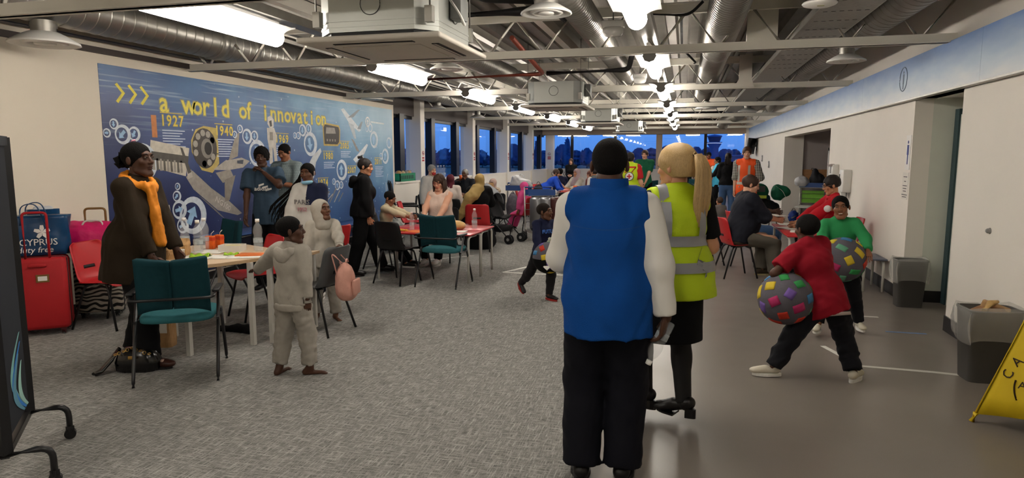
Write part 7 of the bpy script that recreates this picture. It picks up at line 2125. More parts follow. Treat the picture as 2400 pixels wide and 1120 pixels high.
# folded wheelchair-like transit chair by the sill wall
t = thing('transit_chair', 'black padded transit chair with push bar by the half wall', 'wheelchair', (-5.25, 11.9, 0), R(-60))
MB().sheet(lambda u, v: ((u - .5) * .50, -.22 - .10 * v, .48 + .62 * v), 4, 6, thick=.05).build('back_panel', m_pblk, t); MB().box((0, .03, .47), (.50, .48, .06), bev=.02).build('seat_pad', m_pblk, t)
MB().tube(fillet([(-.28, -.22, .10), (-.28, -.30, 1.14), (.28, -.30, 1.14), (.28, -.22, .10)], .08, 5), .014, 8).build('back_frame', m_blackm, t)
for sx_ in (-1, 1):
    MB().box((sx_ * .29, .05, .68), (.05, .34, .04), bev=.015).build('armrest', m_blkp, t)
    MB().tube(fillet([(sx_ * .28, -.25, .66), (sx_ * .28, .24, .66), (sx_ * .28, .26, .10)], .06, 4), .012, 8).build('side_frame', m_blackm, t)
    for y_ in (-.22, .26): MB().tube([(sx_ * .28 - .015, y_, .09), (sx_ * .28 + .015, y_, .09)], .09, 16).build('wheel', m_blkp, t)
MB().tube([(-.28, .24, .66), (-.62, .30, .80)], .022, 8).build('push_handle', m_blkp, t)
lump(-4.75, 10.2, 0, [((0, 0, .3), (.22, .16, .3))], M('clear_bag_grey', '#7e817e', .3, var=.3, vscale=14, bump=.6, bscale=14), 'grey bundle wrapped in plastic behind the boy in beige', 'wrapped_bundle', 'bundle', extra=strap([(-.1, 0, .55), (0, 0, .64), (.1, 0, .55)]))
# things on the window sill
t = thing('bread_crate', 'green plastic crate of bread on the window sill', 'crate', (XL - .10, 13.92, 1.06), R(90)); m_crate = M('crate_green', '#0f7a55', .5, var=.05)
for a_, c_ in (((-.42, -.09, 0), (.42, .09, .02)), ((-.42, -.10, 0), (.42, -.085, .18)), ((-.42, .085, 0), (.42, .10, .18)), ((-.42, -.1, 0), (-.405, .1, .18)), ((.405, -.1, 0), (.42, .1, .18))): MB().span(a_, c_).build('crate_side', m_crate, t)
for k in range(7): MB().span((-.36 + k * .1, -.102, .05), (-.31 + k * .1, -.1, .13)).build('crate_slot', m_dark, t)
for k, (y, c_) in enumerate(((13.62, '#b08a55'), (13.80, '#c9b08a'), (13.98, '#8f8a80'), (14.15, '#c2a070'))):
    b = MB(); b.ell((0, 0, .07), (.08, .09, .075), 12, 8); b.tube([(0, .05, .1), (.02, .12, .13)], [.03, .012], 8); b.build('bread_bag', M('bread_' + c_.strip('#'), c_, .4, var=.3, vscale=30, bump=.5, bscale=25), loc=(XL - .10, y, 1.16), label=('brown loaf bag in the crate next to the mural', 'pale loaf bag second in the green crate', 'greyish wrapped loaf in the green crate', 'tan loaf bag in the crate by the column')[k], cat='bread')
for k in range(3): bottle(XL - .06, 15.95 + k * .22, 1.06, 'clear water bottle on the sill ' + ('nearest the first column', 'between two others', 'nearest the second column')[k], 1.4, grp='bottles on the window sill')
# table dressing
bottle(-2.78, 8.62, .631, 'tall clear water bottle at the end of the red table', 1.18, grp='bottles on red table')
bottle(-3.55, 8.25, .631, 'clear bottle with pink label in front of the boy in beige', 1.05, grp='bottles on red table')
lump(-2.98, 8.45, .631, [((0, 0, .05), (.13, .08, .07))], M('bread_wrap', '#c9a468', .35, var=.2, vscale=12, bump=.3, bscale=20), 'wrapped loaf of bread on the red table', 'bread_loaf', 'bread', .004, h_=.010, extra=lambda t: MB().ell((.14, 0, .05), (.05, .04, .03), 10, 6).build('bag_end', m_clear, t))
sheet_paper(-2.9, 8.18, .631, .3, .21, 10, 'white sheet at the corner of the red table'); sheet_paper(-3.4, 8.06, .631, .3, .21, -20, 'orange backed sheet by the black chair', M('orange_folder'))
lump(-3.62, 8.06, .631, [((0, 0, .01), (.05, .03, .02))], M('crisps_yellow', '#c9a32e', .4), 'small yellow snack on the red table', 'snack', 'snack', .002, h_=.008, extra=lambda t: MB().ell((.06, .02, .01), (.03, .02, .015), 8, 5).build('snack_piece', M('crisps_yellow'), t))
for k, (x, y) in enumerate(((-4.55, 12.9), (-4.35, 13.25), (-4.1, 12.95))): lump(x, y, .721, [((0, 0, .04), (.13, .10, .06)), ((.06, .03, .08), (.06, .06, .04))], [m_kraft, M('food_yellow', '#b59a4a', .7, var=.3, vscale=20), m_wbag][k], ['brown food bag before the drinking man', 'tray of yellow food on the far table', 'white food bag near the hooded child'][k], 'food_bag', 'food', .006, h_=.012, extra=lambda t: MB().box((0, 0, .006), (.26, .2, .012)).build('tray', m_white, t))
bottle(-4.62, 13.05, .721, 'small clear bottle before the drinking man', 1.0, grp='bottles on the far table'); bottle(-4.15, 13.2, .721, 'small clear bottle beside the yellow food', 1.0, grp='bottles on the far table')
for k, (x, y, m_) in enumerate(((-2.95, 15.85, m_wbag), (-2.6, 16.1, M('food_pale', '#c2b48f', .6, var=.3, vscale=20)), (-2.75, 15.75, M('food_red', '#b54a42', .5, var=.2)))): lump(x, y, .701, [((0, 0, .05), (.16, .12, .08))], m_, ['white carrier of food by the girl in blue', 'pale food bag on the crowded table', 'red packet on the crowded table'][k], 'food_bag', 'food', .008, h_=.014, extra=lambda t: MB().box((0, 0, .005), (.2, .16, .01)).build('tray', m_white, t))
t = thing('drink_carton', 'orange carton on the crowded table', 'drink carton', (-2.55, 15.9, .701)); MB().box((0, 0, .08), (.1, .07, .16), bev=.005).build('carton', m_or, t); MB().prism([(-.05, 0), (.05, 0), (0, .05)], lambda a, b2, q: (q, a * .7, .16 + b2), -.05, .05).build('gable', m_or, t)
t = thing('cereal_box', 'dark brown box with a white disc on the crowded table', 'box', (-2.42, 15.85, .701)); MB().box((0, 0, .10), (.16, .06, .2)).build('carton', M('box_brown', '#2b1a16', .5), t); MB().lathe([(.001, .002), (.045, .002), (.045, 0)], (0, -.031, .08), 16, axis=(0, -1, 0)).build('white_disc', m_white, t)
# red shopping basket on a chair
t = thing('shopping_basket', 'red plastic shopping basket beside the girl in blue', 'basket', (-2.62, 14.95, .44), R(10))
for k in range(4):
    z_ = .02 + k * .06; w_ = .20 + .01 * k; MB().tube(fillet([(-w_, -.13, z_), (w_, -.13, z_), (w_, .13, z_), (-w_, .13, z_), (-w_, -.129, z_)], .03, 3), .009, 6).build('basket_hoop', m_redp, t)
for k in range(10): MB().bar((-.19 + k * .042, -.13, .0), (-.20 + k * .0445, -.135, .22), .016, .006).build('basket_stave', m_redp, t)
MB().box((0, 0, .01), (.38, .25, .015)).build('basket_floor', m_redp, t); MB().tube(fillet([(-.2, 0, .2), (-.18, 0, .4), (.18, 0, .4), (.2, 0, .2)], .05, 3), .007, 6).build('wire_handle', m_galv, t)
poly_chair(-2.62, 14.95, 20, m_blkp, 'black plastic chair carrying the red basket')
# ambulance trolley and counter by the far windows
t = thing('ambulance_trolley', 'ambulance stretcher trolley with grey blanket by the far windows', 'stretcher', (-1.6, 21.6, 0), R(15))
MB().box((0, 0, .78), (.62, 1.9, .10), bev=.03).build('mattress', m_blkp, t); MB().sheet(lambda u, v: ((u - .5) * .74, -.9 + 1.7 * v, .84 + .03 * math.sin(v * 14) - (.22 * max(0, abs(u - .5) - .42) * 12)), 10, 16, thick=.02).build('blanket', M('blanket_grey', '#6b6769', .9, var=.15, bump=.4, bscale=14), t)
for sx_ in (-1, 1):
    MB().tube([(sx_ * .28, -.9, .70), (sx_ * .28, .9, .70)], .02, 8).build('side_rail', m_end, t)
    for sy in (-1, 1): MB().tube([(sx_ * .26, sy * .75, .70), (sx_ * .26, sy * .35, .12)], .018, 8).build('leg', m_end, t); MB().tube([(sx_ * .26 - .02, sy * .35, .09), (sx_ * .26 + .02, sy * .35, .09)], .09, 14).build('wheel', m_blkp, t)
for k in range(5): lump(-.05 + k * .27, 26.9 + .1 * (k % 2), .901, [((0, 0, .07), (.11, .10, .08))], m_wbag, 'white food packet on the far counter ' + ('near the cap man', 'second from the cap man', 'in the middle', 'behind the cyan tabard', 'by the orange vest')[k], 'food_packet', 'food', .004, h_=.018, extra=lambda t: MB().box((0, 0, .006), (.2, .16, .012)).build('tray', m_white, t))
# heap on the chair by the alcove
lump(1.66, 14.55, .45, [((0, 0, .12), (.26, .22, .16)), ((-.12, 0, .28), (.14, .14, .14))], M('coat_black', '#0f1012', .85, var=.08), 'black coat heaped on the green chair', 'coat_heap', 'coat', .012, extra=strap([(-.2, -.1, .2), (-.25, -.15, .1), (-.24, -.18, .02)]))
lump(1.50, 14.36, .74, [((0, 0, .16), (.18, .13, .17))], M('paramedic_green', '#0f5a40', .8, var=.12, vscale=8), 'green medical bag with pale yellow stripe on the coat heap', 'medical_bag', 'bag', .006, extra=lambda t: [MB().box((0, -.128, .06), (.26, .012, .06)).build('reflective_band', M('lime_band', '#c2d84a', .5), t), MB().box((0, -.13, .22), (.2, .02, .12), bev=.01).build('grey_pocket', m_greyp, t)])
lump(1.86, 14.42, .72, [((0, 0, .16), (.13, .12, .17)), ((.10, 0, .18), (.15, .1, .12))], M('paramedic_green'), 'green jacket with white piping over the chair side', 'jacket', 'jacket', .012, extra=strap([(-.05, -.12, .3), (.08, -.14, .2), (.16, -.12, .04)], m_white, .008))
trolley(2.95, 17.2, 160, 'luggage trolley with a lime green advert board in the alcove', 0, True)
lump(2.78, 17.38, .885, [((0, 0, .12), (.17, .13, .13))], m_wbag, 'bulging white bag on the alcove trolley', 'carrier_bag', 'bag', extra=strap([(-.05, 0, .22), (0, 0, .30), (.05, 0, .22)], m_wbag))
lump(3.14, 17.40, .885, [((0, 0, .15), (.19, .13, .17)), ((-.06, 0, .3), (.08, .08, .14))], M('dark_holdall'), 'black rucksack on the alcove trolley', 'rucksack', 'bag', extra=strap([(-.12, 0, .34), (-.16, 0, .46), (-.06, 0, .42)]))
lump(2.62, 17.3, 0, [((0, 0, .14), (.12, .12, .17))], M('blue_bag', '#16347e', .6, var=.1), 'small blue bag on the alcove floor', 'floor_bag', 'bag', extra=strap([(-.06, 0, .28), (0, 0, .38), (.06, 0, .28)]))
lump(2.66, 17.62, 0, [((0, 0, .12), (.1, .1, .15))], M('wine_bag', '#6b1526', .6, var=.1), 'small wine red bag beside the blue bag', 'floor_bag', 'bag', extra=strap([(-.05, 0, .24), (0, 0, .33), (.05, 0, .24)]))
t = thing('screen_panel', 'blue folding screen in a pale frame inside the alcove', 'folding screen', (3.0, 15.6, 0))
for k in range(2):
    MB().span((.02 + k * .18, -.02, .06), (.18 + k * .18, .02, 1.74)).build('blue_panel', M('screen_blue', '#2b3f78', .7), t)
    for x_ in (0 + k * .18, .18 + k * .18): MB().span((x_, -.025, 0), (x_ + .022, .025, 1.8)).build('frame_post', m_white, t)
    MB().span((k * .18, -.025, 1.74), (.20 + k * .18, .025, 1.8)).build('frame_rail', m_white, t)
# pink backpack on the charcoal chair
def bp(t):
    for sx_ in (-1, 1): MB().tube(fillet([(sx_ * .06, .0, .34), (sx_ * .07, .10, .44), (sx_ * .08, .02, .12)], .05, 4), .012, 6, flat=.5).build('strap', M('pink_strap', '#c99488', .8), t)
    MB().box((0, -.10, .12), (.17, .03, .14), bev=.014).build('front_pocket', M('pink_canvas'), t)
    MB().tube(arc((0, -.02, .34), .03, 0, PI, 6), .007, 6).build('carry_loop', M('pink_strap'), t)
M('pink_canvas', '#c08d7e', .85, var=.10, vscale=10, bump=.3, bscale=40)
v = at(785, 640, .46); lump(-2.94, 5.30, .33, [((0, 0, .16), (.115, .085, .18)), ((0, -.02, .08), (.12, .09, .09))], M('pink_canvas'), 'dusty pink backpack hanging on the charcoal chair', 'backpack', 'backpack', .006, h_=.012, rz=100, extra=bp)
lump(-5.72, 9.6, .451, [((0, 0, .04), (.2, .15, .06)), ((.08, .05, .08), (.1, .08, .04))], m_white2, 'white folded sweatshirt on the blue bench', 'sweatshirt', 'clothing', .012, 40, .014, extra=lambda t: MB().tube([(-.15, .05, .03), (-.24, .1, .02), (-.27, .18, .015)], [.035, .03, .025], 8).build('sleeve', m_white2, t))

# ================================================================ the airfield outside
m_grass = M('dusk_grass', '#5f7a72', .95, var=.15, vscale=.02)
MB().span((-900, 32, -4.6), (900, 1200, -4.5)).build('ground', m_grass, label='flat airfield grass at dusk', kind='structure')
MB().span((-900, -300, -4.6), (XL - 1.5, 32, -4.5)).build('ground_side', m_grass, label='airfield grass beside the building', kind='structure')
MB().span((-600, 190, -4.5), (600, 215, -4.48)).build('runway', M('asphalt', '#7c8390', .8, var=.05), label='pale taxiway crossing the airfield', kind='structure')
m_tree = M('hazy_tree', '#3a5a86', .95, var=.2, vscale=.3)  # pale blue of distant haze is painted into the tree colour
TREES = []
for k in range(5):
    b = Blob(1.2); rnd = random.Random(k + 3)
    H_ = (10, 12, 9, 13, 8)[k]
    for q in range(9):
        z_ = H_ * (.25 + .7 * q / 9); w_ = (1.6 if k in (1, 3) else 3.4) * (1 - .6 * q / 9); b.ell((rnd.uniform(-.5, .5) * w_, rnd.uniform(-.5, .5) * w_, z_), (w_, w_, H_ * .14))
    V_, F_ = b.mesh(.6, .7, 2.4, seed=k); TREES.append(np_mesh('crown', V_, F_, m_tree))
trk = MB().tube([(0, 0, 0), (0, 0, 3)], [.4, .3], 8).mesh('trunk', m_tree)
rnd = random.Random(11)
def tree(x, y, k, s_, lab, g_): 
    t = thing('tree', lab, 'tree', (x, y, -4.5), rnd.uniform(0, 6), g_); link(bpy.data.objects.new('crown', TREES[k]), t); link(bpy.data.objects.new('trunk', trk), t); t.scale = (s_, s_, s_)
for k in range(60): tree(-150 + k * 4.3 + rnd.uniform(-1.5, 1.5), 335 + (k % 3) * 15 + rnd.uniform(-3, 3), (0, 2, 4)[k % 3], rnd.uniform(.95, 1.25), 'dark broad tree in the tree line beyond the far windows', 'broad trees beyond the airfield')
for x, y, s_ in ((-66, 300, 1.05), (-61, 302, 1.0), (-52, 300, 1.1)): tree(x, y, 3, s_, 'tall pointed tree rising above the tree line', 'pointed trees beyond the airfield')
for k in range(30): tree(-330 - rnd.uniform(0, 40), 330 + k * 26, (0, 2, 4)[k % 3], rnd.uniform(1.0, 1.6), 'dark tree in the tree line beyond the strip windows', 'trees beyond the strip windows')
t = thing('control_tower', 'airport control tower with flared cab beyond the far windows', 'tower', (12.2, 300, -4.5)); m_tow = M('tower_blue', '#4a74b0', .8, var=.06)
MB().lathe([(2.0, 0), (1.8, 9.5), (3.0, 11.5)], n=8).build('shaft', m_tow, t); MB().lathe([(3.0, 11.5), (3.2, 12.0), (3.2, 12.2)], n=8).build('gallery', m_tow, t); MB().lathe([(2.2, 12.2), (2.9, 14.4)], n=8).build('glazing', M('tower_glass', '#20406f', .3), t); MB().lathe([(3.1, 14.4), (3.1, 14.9), (.4, 15.4), (.001, 15.4)], n=8).build('roof', m_tow, t); MB().tube([(0, 0, 15.4), (0, 0, 17.2)], .12, 6).build('mast', m_tow, t)
MB().lathe([(3.02, 11.6), (3.12, 11.75)], n=8).build('light_band', M('tower_lamp', '#ffffff', .4, emit=1.5, ecol='#dfeaff'), t)
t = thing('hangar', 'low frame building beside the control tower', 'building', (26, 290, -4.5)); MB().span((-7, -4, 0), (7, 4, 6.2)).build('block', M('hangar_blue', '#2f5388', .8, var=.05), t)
for k in range(5): MB().span((-6 + k * 2.6, -4.1, 1), (-4.4 + k * 2.6, -4, 5.2)).build('bay', m_tow, t)
MB().span((-7.4, -4.4, 6.2), (7.4, 4.4, 6.6)).build('roof', m_tow, t)
for k in range(7): 
    t = thing('airfield_lamp', 'small white lamp on the airfield edge', 'lamp', (-60 + k * 22, 228, -4.5), group='airfield edge lamps'); MB().tube([(0, 0, 0), (0, 0, .8)], .08, 6).build('post', m_tow, t); MB().ell((0, 0, .95), (.2, .2, .2), 8, 6).build('lamp_head', MATS['tower_lamp'], t)
# ================================================================ printed mural on the cream wall
MU = thing('wall_mural', 'large blue printed mural of aviation history titled a world of innovation', 'mural', (XL, 0, 0))
def mural_mat():
    m = bpy.data.materials.new('mural_print'); m.use_nodes = True
    n, l = m.node_tree.nodes, m.node_tree.links; b_ = n['Principled BSDF']; b_.inputs['Roughness'].default_value = .4
    t_ = n.new('ShaderNodeTexCoord'); s_ = n.new('ShaderNodeSeparateXYZ'); l.new(t_.outputs['Object'], s_.inputs[0])
    def mth(op, a, c=None, d=None):
        q = n.new('ShaderNodeMath'); q.operation = op
        for i, v in enumerate((a, c, d)):
            if v is None: continue
            if isinstance(v, (int, float)): q.inputs[i].default_value = v
            else: l.new(v, q.inputs[i])
        return q.outputs[0]
    gy = mth('DIVIDE', mth('SUBTRACT', s_.outputs['Y'], 5.82), 7.33)
    gz = mth('DIVIDE', s_.outputs['Z'], 2.6)
    nz = n.new('ShaderNodeTexNoise'); nz.inputs['Scale'].default_value = 1.1; nz.inputs['Detail'].default_value = 5; l.new(t_.outputs['Object'], nz.inputs[0])
    f = mth('ADD', mth('MULTIPLY', gy, .50), mth('MULTIPLY', gz, .44))
    f = mth('ADD', f, mth('MULTIPLY', mth('SUBTRACT', nz.outputs['Fac'], .5), .45))
    cr = n.new('ShaderNodeValToRGB'); e_ = cr.color_ramp.elements
    e_[0].position = .0; e_[0].color = srgb('#181d3e'); e_[1].position = 1.0; e_[1].color = srgb('#bcd6e2')
    for p_, c_ in ((.22, '#242d58'), (.42, '#3d5083'), (.58, '#46709f'), (.75, '#7aa6c4')): q = e_.new(p_); q.color = srgb(c_)
    l.new(f, cr.inputs[0])
    mp = n.new('ShaderNodeMapping'); mp.inputs['Rotation'].default_value = (R(38), 0, 0); mp.inputs['Scale'].default_value = (1, .6, 16); l.new(t_.outputs['Object'], mp.inputs[0])
    st = n.new('ShaderNodeTexNoise'); st.inputs['Scale'].default_value = 1.6; st.inputs['Detail'].default_value = 3; l.new(mp.outputs[0], st.inputs[0])
    sr = n.new('ShaderNodeMapRange'); sr.inputs[1].default_value = .55; sr.inputs[2].default_value = .78; l.new(st.outputs['Fac'], sr.inputs[0])
    fade = mth('MULTIPLY', sr.outputs[0], mth('MAXIMUM', mth('SUBTRACT', mth('MULTIPLY', gz, 2.2), 1.35), 0.0))
    mx = n.new('ShaderNodeMix'); mx.data_type = 'RGBA'; mx.inputs[7].default_value = srgb('#b3cbdc'); l.new(fade, mx.inputs[0]); l.new(cr.outputs[0], mx.inputs[6])
    vo = n.new('ShaderNodeTexVoronoi'); vo.inputs['Scale'].default_value = 5.5; l.new(t_.outputs['Object'], vo.inputs['Vector'])
    ss = n.new('ShaderNodeMapRange'); ss.inputs[1].default_value = .10; ss.inputs[2].default_value = .03; l.new(vo.outputs['Distance'], ss.inputs[0])
    m2 = n.new('ShaderNodeMix'); m2.data_type = 'RGBA'; m2.inputs[7].default_value = srgb('#dcecf7'); l.new(mth('MULTIPLY', ss.outputs[0], .7), m2.inputs[0]); l.new(mx.outputs[2], m2.inputs[6])
    l.new(m2.outputs[2], b_.inputs['Base Color'])
    return m
MB().span((0, 5.82, .12), (.004, 13.12, 2.60)).build('printed_panel', mural_mat(), MU)
def MM(c, nm=None): return M('mural_' + c.strip('#'), c, .45, var=.16, vscale=16)
LV = [0]
def mpoly(pts, c, name, lift=0.0, mat=None):
    """flat printed shape, pts = (Y, z)"""
    LV[0] += 1; o_ = .0045 + lift + (LV[0] % 7) * .00012
    return MB().prism([(a, b_) for a, b_ in pts], lambda a, b_, t_: (o_ - t_, a, b_), 0, .0004).build(name, mat or MM(c), MU)
def mtext(s_, size, y, z, c, name='lettering', sx_=1.0, halo=None, space=1.0):
    if halo: text_obj(name + '_glow', s_, size, (.0046, y, z), (R(90), 0, R(90)), MM(halo), MU, extrude=.0002, offset=size * .05, space=space, sx=sx_)
    return text_obj(name, s_, size, (.0056, y, z), (R(90), 0, R(90)), MM(c), MU, extrude=.0002, space=space, sx=sx_, offset=size * .014)
for k in range(3):
    y = 6.02 + k * .17
    mpoly([(y, 2.40), (y + .03, 2.42), (y + .13, 2.315), (y + .03, 2.20), (y, 2.22), (y + .085, 2.315)], '#e8d84a', 'chevron')
yy = 6.64
for ch in 'a world of innovation':
    if ch != ' ': mtext(ch, .34, yy + (.03 if ch in 'il' else 0), 2.15, '#f1d95c', 'title_letter', halo='#94947a')
    yy += .181
def para(y, z, w, n_, c='#c7d3e4', dz=.032):
    for k in range(n_): mpoly([(y, z - k * dz), (y + w * (1 - .12 * ((k * 7) % 3)), z - k * dz), (y + w * (1 - .12 * ((k * 7) % 3)), z - k * dz - .013), (y, z - k * dz - .013)], c, 'text_line')
for s_, y, z, hgt, n_ in (('1927', 6.64, 1.985, .185, 7), ('1940', 7.58, 1.90, .18, 8), ('1969', 8.92, 1.83, .17, 5), ('1980', 10.28, 1.57, .165, 4), ('1974', 10.08, 1.11, .165, 6), ('2005', 10.88, 1.76, .16, 4), ('2007', 11.13, 1.31, .155, 3), ('2011', 12.25, 1.46, .155, 7)):
    for q, ch in enumerate(s_): mtext(ch, hgt, y + q * hgt * .53, z, '#efcf55', 'year_digit', halo='#8b8a66', sx_=.9)
    mpoly([(y, z + hgt * .86), (y + .36, z + hgt * .86), (y + .36, z + hgt * .80), (y, z + hgt * .80)], '#d8b94e', 'caption_line')
    para(y + .02, z - .05, .37, n_)
mpoly([(6.50, 2.10), (6.58, 2.10), (6.58, 1.84), (6.50, 1.84)], '#c9804a', 'caption_line')
def ring(y, z, r, crescent=.12, arrow=-135, c='#d7dfe8', ca='#9fc3e2'):
    n_ = 26; LV[0] += 1; o_ = .0058 + (LV[0] % 5) * .0001
    b_ = MB(); vs, fs = [], []
    for i in range(n_):
        a = 2 * PI * i / n_
        vs += [(o_, y + r * math.cos(a), z + r * math.sin(a)), (o_, y - crescent * r + r * .70 * math.cos(a), z + r * .70 * math.sin(a))]
    for i in range(n_): fs.append((2 * i, (2 * i + 2) % (2 * n_), (2 * i + 3) % (2 * n_), 2 * i + 1))
    b_.add(vs, fs); b_.build('logo_ring', MM(c), MU)
    pts = [(.55, 0), (.05, .42), (.05, .18), (-.5, .18), (-.5, -.18), (.05, -.18), (.05, -.42)]
    ca_, sa_ = math.cos(R(arrow)), math.sin(R(arrow))
    mpoly([(y - crescent * r + r * (a * ca_ - b2 * sa_), z + r * (a * sa_ + b2 * ca_)) for a, b2 in pts], ca, 'logo_arrow', .0012)
for y, z, r, ar in ((5.87, 1.87, .05, 0), (5.97, 1.97, .06, -90), (6.08, 1.86, .11, -135), (6.24, 1.87, .085, -120), (6.33, 1.55, .22, -100), (7.98, 1.92, .05, -90), (8.10, 2.0, .06, -90), (8.25, 1.90, .11, -90), (8.42, 1.91, .08, -90), (8.47, 1.66, .20, -90),
                    (9.45, 1.95, .05, -90), (9.55, 1.95, .06, -90), (9.68, 2.04, .10, -90), (9.86, 2.07, .085, -90), (9.90, 1.82, .20, -80), (10.92, 1.37, .19, 90), (10.62, 1.17, .06, 90), (10.74, 1.10, .09, 90), (10.88, 1.10, .07, 90),
                    (12.25, 1.95, .17, 80), (11.95, 2.15, .06, 90), (12.10, 2.18, .09, 90), (12.75, 1.62, .16, 80), (12.55, 1.62, .07, 80), (12.95, 1.9, .12, 90),
                    (7.09, .87, .24, 60), (6.86, .96, .12, 10), (6.90, .76, .10, 20), (6.83, 1.13, .07, 45), (6.85, 1.25, .045, 60)):
    ring(y, z, r, arrow=ar)
# archive photographs
mpoly([(6.47, 1.81), (7.09, 1.72), (7.00, 1.37), (6.42, 1.50)], '#d4ccbd', 'archive_photo')
mpoly([(6.47, 1.68), (7.07, 1.62), (7.05, 1.53), (6.45, 1.58)], '#5a5650', 'photo_detail', .0012)
for k in range(9): mpoly([(6.48 + k * .055, 1.60 - k * .005), (6.51 + k * .055, 1.60 - k * .005), (6.515 + k * .055, 1.46 - k * .006), (6.475 + k * .055, 1.46 - k * .006)], '#6b665f' if k % 2 else '#a39c92', 'photo_detail', .0018)
mpoly([(6.45, 1.05), (6.70, 1.03), (6.77, .50), (6.45, .45)], '#c8c2b6', 'archive_photo'); mpoly([(6.46, .72), (6.72, .82), (6.75, .60), (6.46, .50)], '#3f3c39', 'photo_detail', .0012); mpoly([(6.46, .95), (6.68, .97), (6.69, .85), (6.46, .80)], '#8d867c', 'photo_detail', .0012)
# radial engine
cy, cz = 7.37, 1.72
mpoly([(cy - .24, cz - .05), (cy - .24, cz + .1), (cy - .15, cz + .24), (cy, cz + .29), (cy + .26, cz + .27), (cy + .26, cz - .2), (cy + .12, cz - .32), (cy - .08, cz - .28)], '#c9b36a', 'engine_outline')
mpoly([(cy + .23 * math.cos(a) , cz + .26 * math.sin(a)) for a in [2 * PI * i / 24 for i in range(24)]], '#4d4843', 'engine_disc', .0012)
for k in range(11):
    a = 2 * PI * k / 11; mpoly([(cy + .175 * math.cos(a) + .045 * math.cos(q), cz + .20 * math.sin(a) + .045 * math.sin(q)) for q in [2 * PI * i / 8 for i in range(8)]], '#a9a298', 'engine_cylinder', .0018)
mpoly([(cy + .04 + .11 * math.cos(a), cz + .13 * math.sin(a)) for a in [2 * PI * i / 18 for i in range(18)]], '#8a847c', 'engine_hub', .0020); mpoly([(cy + .06 + .07 * math.cos(a), cz + .085 * math.sin(a)) for a in [2 * PI * i / 16 for i in range(16)]], '#2a2724', 'engine_hub', .0024)
# jet fighter, bomber, astronaut, airliners
mpoly([(7.50, 1.44), (7.75, 1.56), (8.10, 1.60), (8.28, 1.55), (8.12, 1.46), (7.80, 1.43)], '#b3aca2', 'jet_fuselage', .001)
mpoly([(7.82, 1.56), (8.02, 1.62), (8.08, 1.95), (8.0, 1.92)], '#9f978c', 'jet_wing', .0014); mpoly([(7.72, 1.30), (7.95, 1.36), (7.80, 1.02), (7.70, 1.00)], '#8d857b', 'jet_wing', .0014); mpoly([(7.55, 1.40), (7.85, 1.44), (7.92, 1.32), (7.68, 1.26)], '#a1998e', 'jet_wing', .0008); mpoly([(8.0, 1.56), (8.14, 1.57), (8.12, 1.51), (8.0, 1.52)], '#3f4652', 'jet_canopy', .002)
mpoly([(7.0, 1.36), (7.12, 1.44), (7.45, 1.20), (7.80, 1.0), (8.05, .82), (7.95, .80), (7.55, .90), (7.12, 1.20)], '#a8a198', 'bomber_fuselage', .001); mpoly([(7.2, 1.12), (7.6, .82), (7.7, .76), (7.50, .92), (7.3, 1.06)], '#8f8980', 'bomber_wing', .0016); mpoly([(6.93, 1.73), (6.97, 1.72), (7.10, 1.42), (7.04, 1.40)], '#5c5852', 'propeller_blade', .002); mpoly([(7.02, 1.46), (7.1, 1.45), (7.12, 1.36), (7.03, 1.33)], '#c5beb3', 'bomber_nose', .002)
text_obj('aircraft_lettering', 'NG100', .11, (.0075, 7.50, 1.03), (R(90), 0, R(90)), MM('#d8d2c8'), MU, extrude=.0002).rotation_euler = (Matrix.Rotation(R(90), 3, 'Z') @ Matrix.Rotation(R(90), 3, 'X') @ Matrix.Rotation(R(-30), 3, 'Z')).to_euler()
ay = 8.80
mpoly([(ay - .06, 2.10), (ay - .05, 2.20), (ay + .03, 2.23), (ay + .10, 2.17), (ay + .09, 2.06), (ay, 2.03)], '#d9d5cd', 'astronaut_helmet', .0012); mpoly([(ay - .02, 2.14), (ay + .04, 2.16), (ay + .05, 2.07), (ay, 2.06)], '#4c4843', 'visor', .002)
mpoly([(ay - .08, 2.04), (ay + .10, 2.05), (ay + .16, 1.92), (ay + .12, 1.75), (ay - .05, 1.74), (ay - .08, 1.88)], '#cfcac1', 'astronaut_body', .001); mpoly([(ay - .05, 1.76), (ay + .04, 1.76), (ay + .03, 1.52), (ay - .05, 1.50)], '#c7c1b7', 'astronaut_leg', .001); mpoly([(ay + .05, 1.76), (ay + .13, 1.76), (ay + .15, 1.53), (ay + .08, 1.51)], '#c7c1b7', 'astronaut_leg', .001); mpoly([(ay - .02, 1.98), (ay + .06, 1.98), (ay + .06, 1.86), (ay - .02, 1.86)], '#8d877d', 'chest_pack', .002)
mpoly([(8.75, 1.45), (8.95, 1.52), (9.1, 1.42), (9.05, 1.25), (8.85, 1.2)], '#8a837a', 'moon_rock', .001)
mpoly([(10.30, 2.13), (10.36, 2.20), (10.86, 2.17), (10.90, 2.10), (10.88, 1.86), (10.80, 1.80), (10.32, 1.80)], '#c4a857', 'cockpit_outline', .0006); mpoly([(10.33, 2.11), (10.38, 2.17), (10.84, 2.14), (10.87, 2.08), (10.85, 1.88), (10.79, 1.83), (10.35, 1.83)], '#3a3532', 'cockpit_photo', .0014); mpoly([(10.42, 2.12), (10.70, 2.12), (10.74, 2.02), (10.40, 2.01)], '#9a948c', 'cockpit_window', .002)
for k in range(4): mpoly([(10.42 + k * .09, 1.92), (10.46 + k * .09, 1.92), (10.46 + k * .09, 1.88), (10.42 + k * .09, 1.88)], '#8d857b', 'dial', .0022)
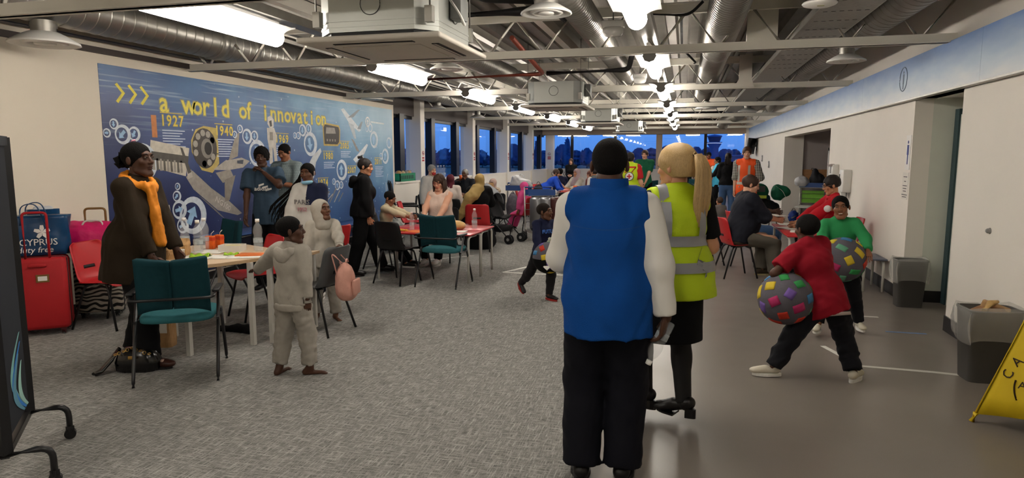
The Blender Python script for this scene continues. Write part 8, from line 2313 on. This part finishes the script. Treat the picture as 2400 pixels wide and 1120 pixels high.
mpoly([(9.85, 1.52), (9.95, 1.62), (10.2, 1.76), (10.24, 1.70), (10.05, 1.52), (9.95, 1.25), (9.85, 1.25)], '#cfd4d6', 'shuttle_body', .001)
mpoly([(10.95, 2.46), (11.05, 2.49), (11.35, 2.32), (11.70, 2.12), (11.62, 2.08), (11.25, 2.22)], '#d7dde2', 'airliner_fuselage', .001); mpoly([(11.2, 2.33), (11.4, 2.34), (11.68, 2.50), (11.60, 2.50)], '#8f98a0', 'airliner_wing', .0016); mpoly([(11.2, 2.24), (11.42, 2.20), (11.5, 1.95), (11.42, 1.95)], '#b9c3ca', 'airliner_wing', .0016); mpoly([(11.55, 2.14), (11.68, 2.13), (11.78, 2.28), (11.72, 2.28)], '#8d97a0', 'airliner_tail', .002)
mpoly([(11.35, 1.56), (11.55, 1.66), (11.92, 1.86), (11.98, 1.84), (11.80, 1.66), (11.45, 1.50)], '#dfe4e8', 'airliner_fuselage', .001); mpoly([(11.5, 1.72), (11.62, 1.70), (11.40, 1.92), (11.30, 1.95)], '#8f8d8a', 'airliner_wing', .0016); mpoly([(11.60, 1.62), (11.75, 1.65), (11.85, 1.50), (11.78, 1.48)], '#b3bac0', 'airliner_wing', .0016)
ring(11.99, 2.29, .10, 0.0, 90, '#eef2f5', '#eef2f5'); mpoly([(12.12, 2.31), (12.72, 2.30), (12.72, 2.27), (12.12, 2.28)], '#dfe8ef', 'caption_line')
mpoly([(12.74, 1.08), (12.76, 1.08), (12.77, .75), (12.73, .75)], '#c6cbd0', 'turbine_mast', .001); [mpoly([(12.75, 1.08), (12.75 + .2 * math.cos(R(a)) + .01, 1.08 + .2 * math.sin(R(a))), (12.75 + .2 * math.cos(R(a)) - .01, 1.08 + .2 * math.sin(R(a)))], '#d5d9dc', 'turbine_blade', .0014) for a in (60, 185, 300)]
for k in range(6): mpoly([(9.95 + k * .16, .80), (9.98 + k * .16, .80), (10.35 + k * .12, 1.05 - .05 * (k % 3)), (10.32 + k * .12, 1.06 - .05 * (k % 3))], '#8f8780' if k % 2 else '#c0b8ac', 'rocket_detail', .001)
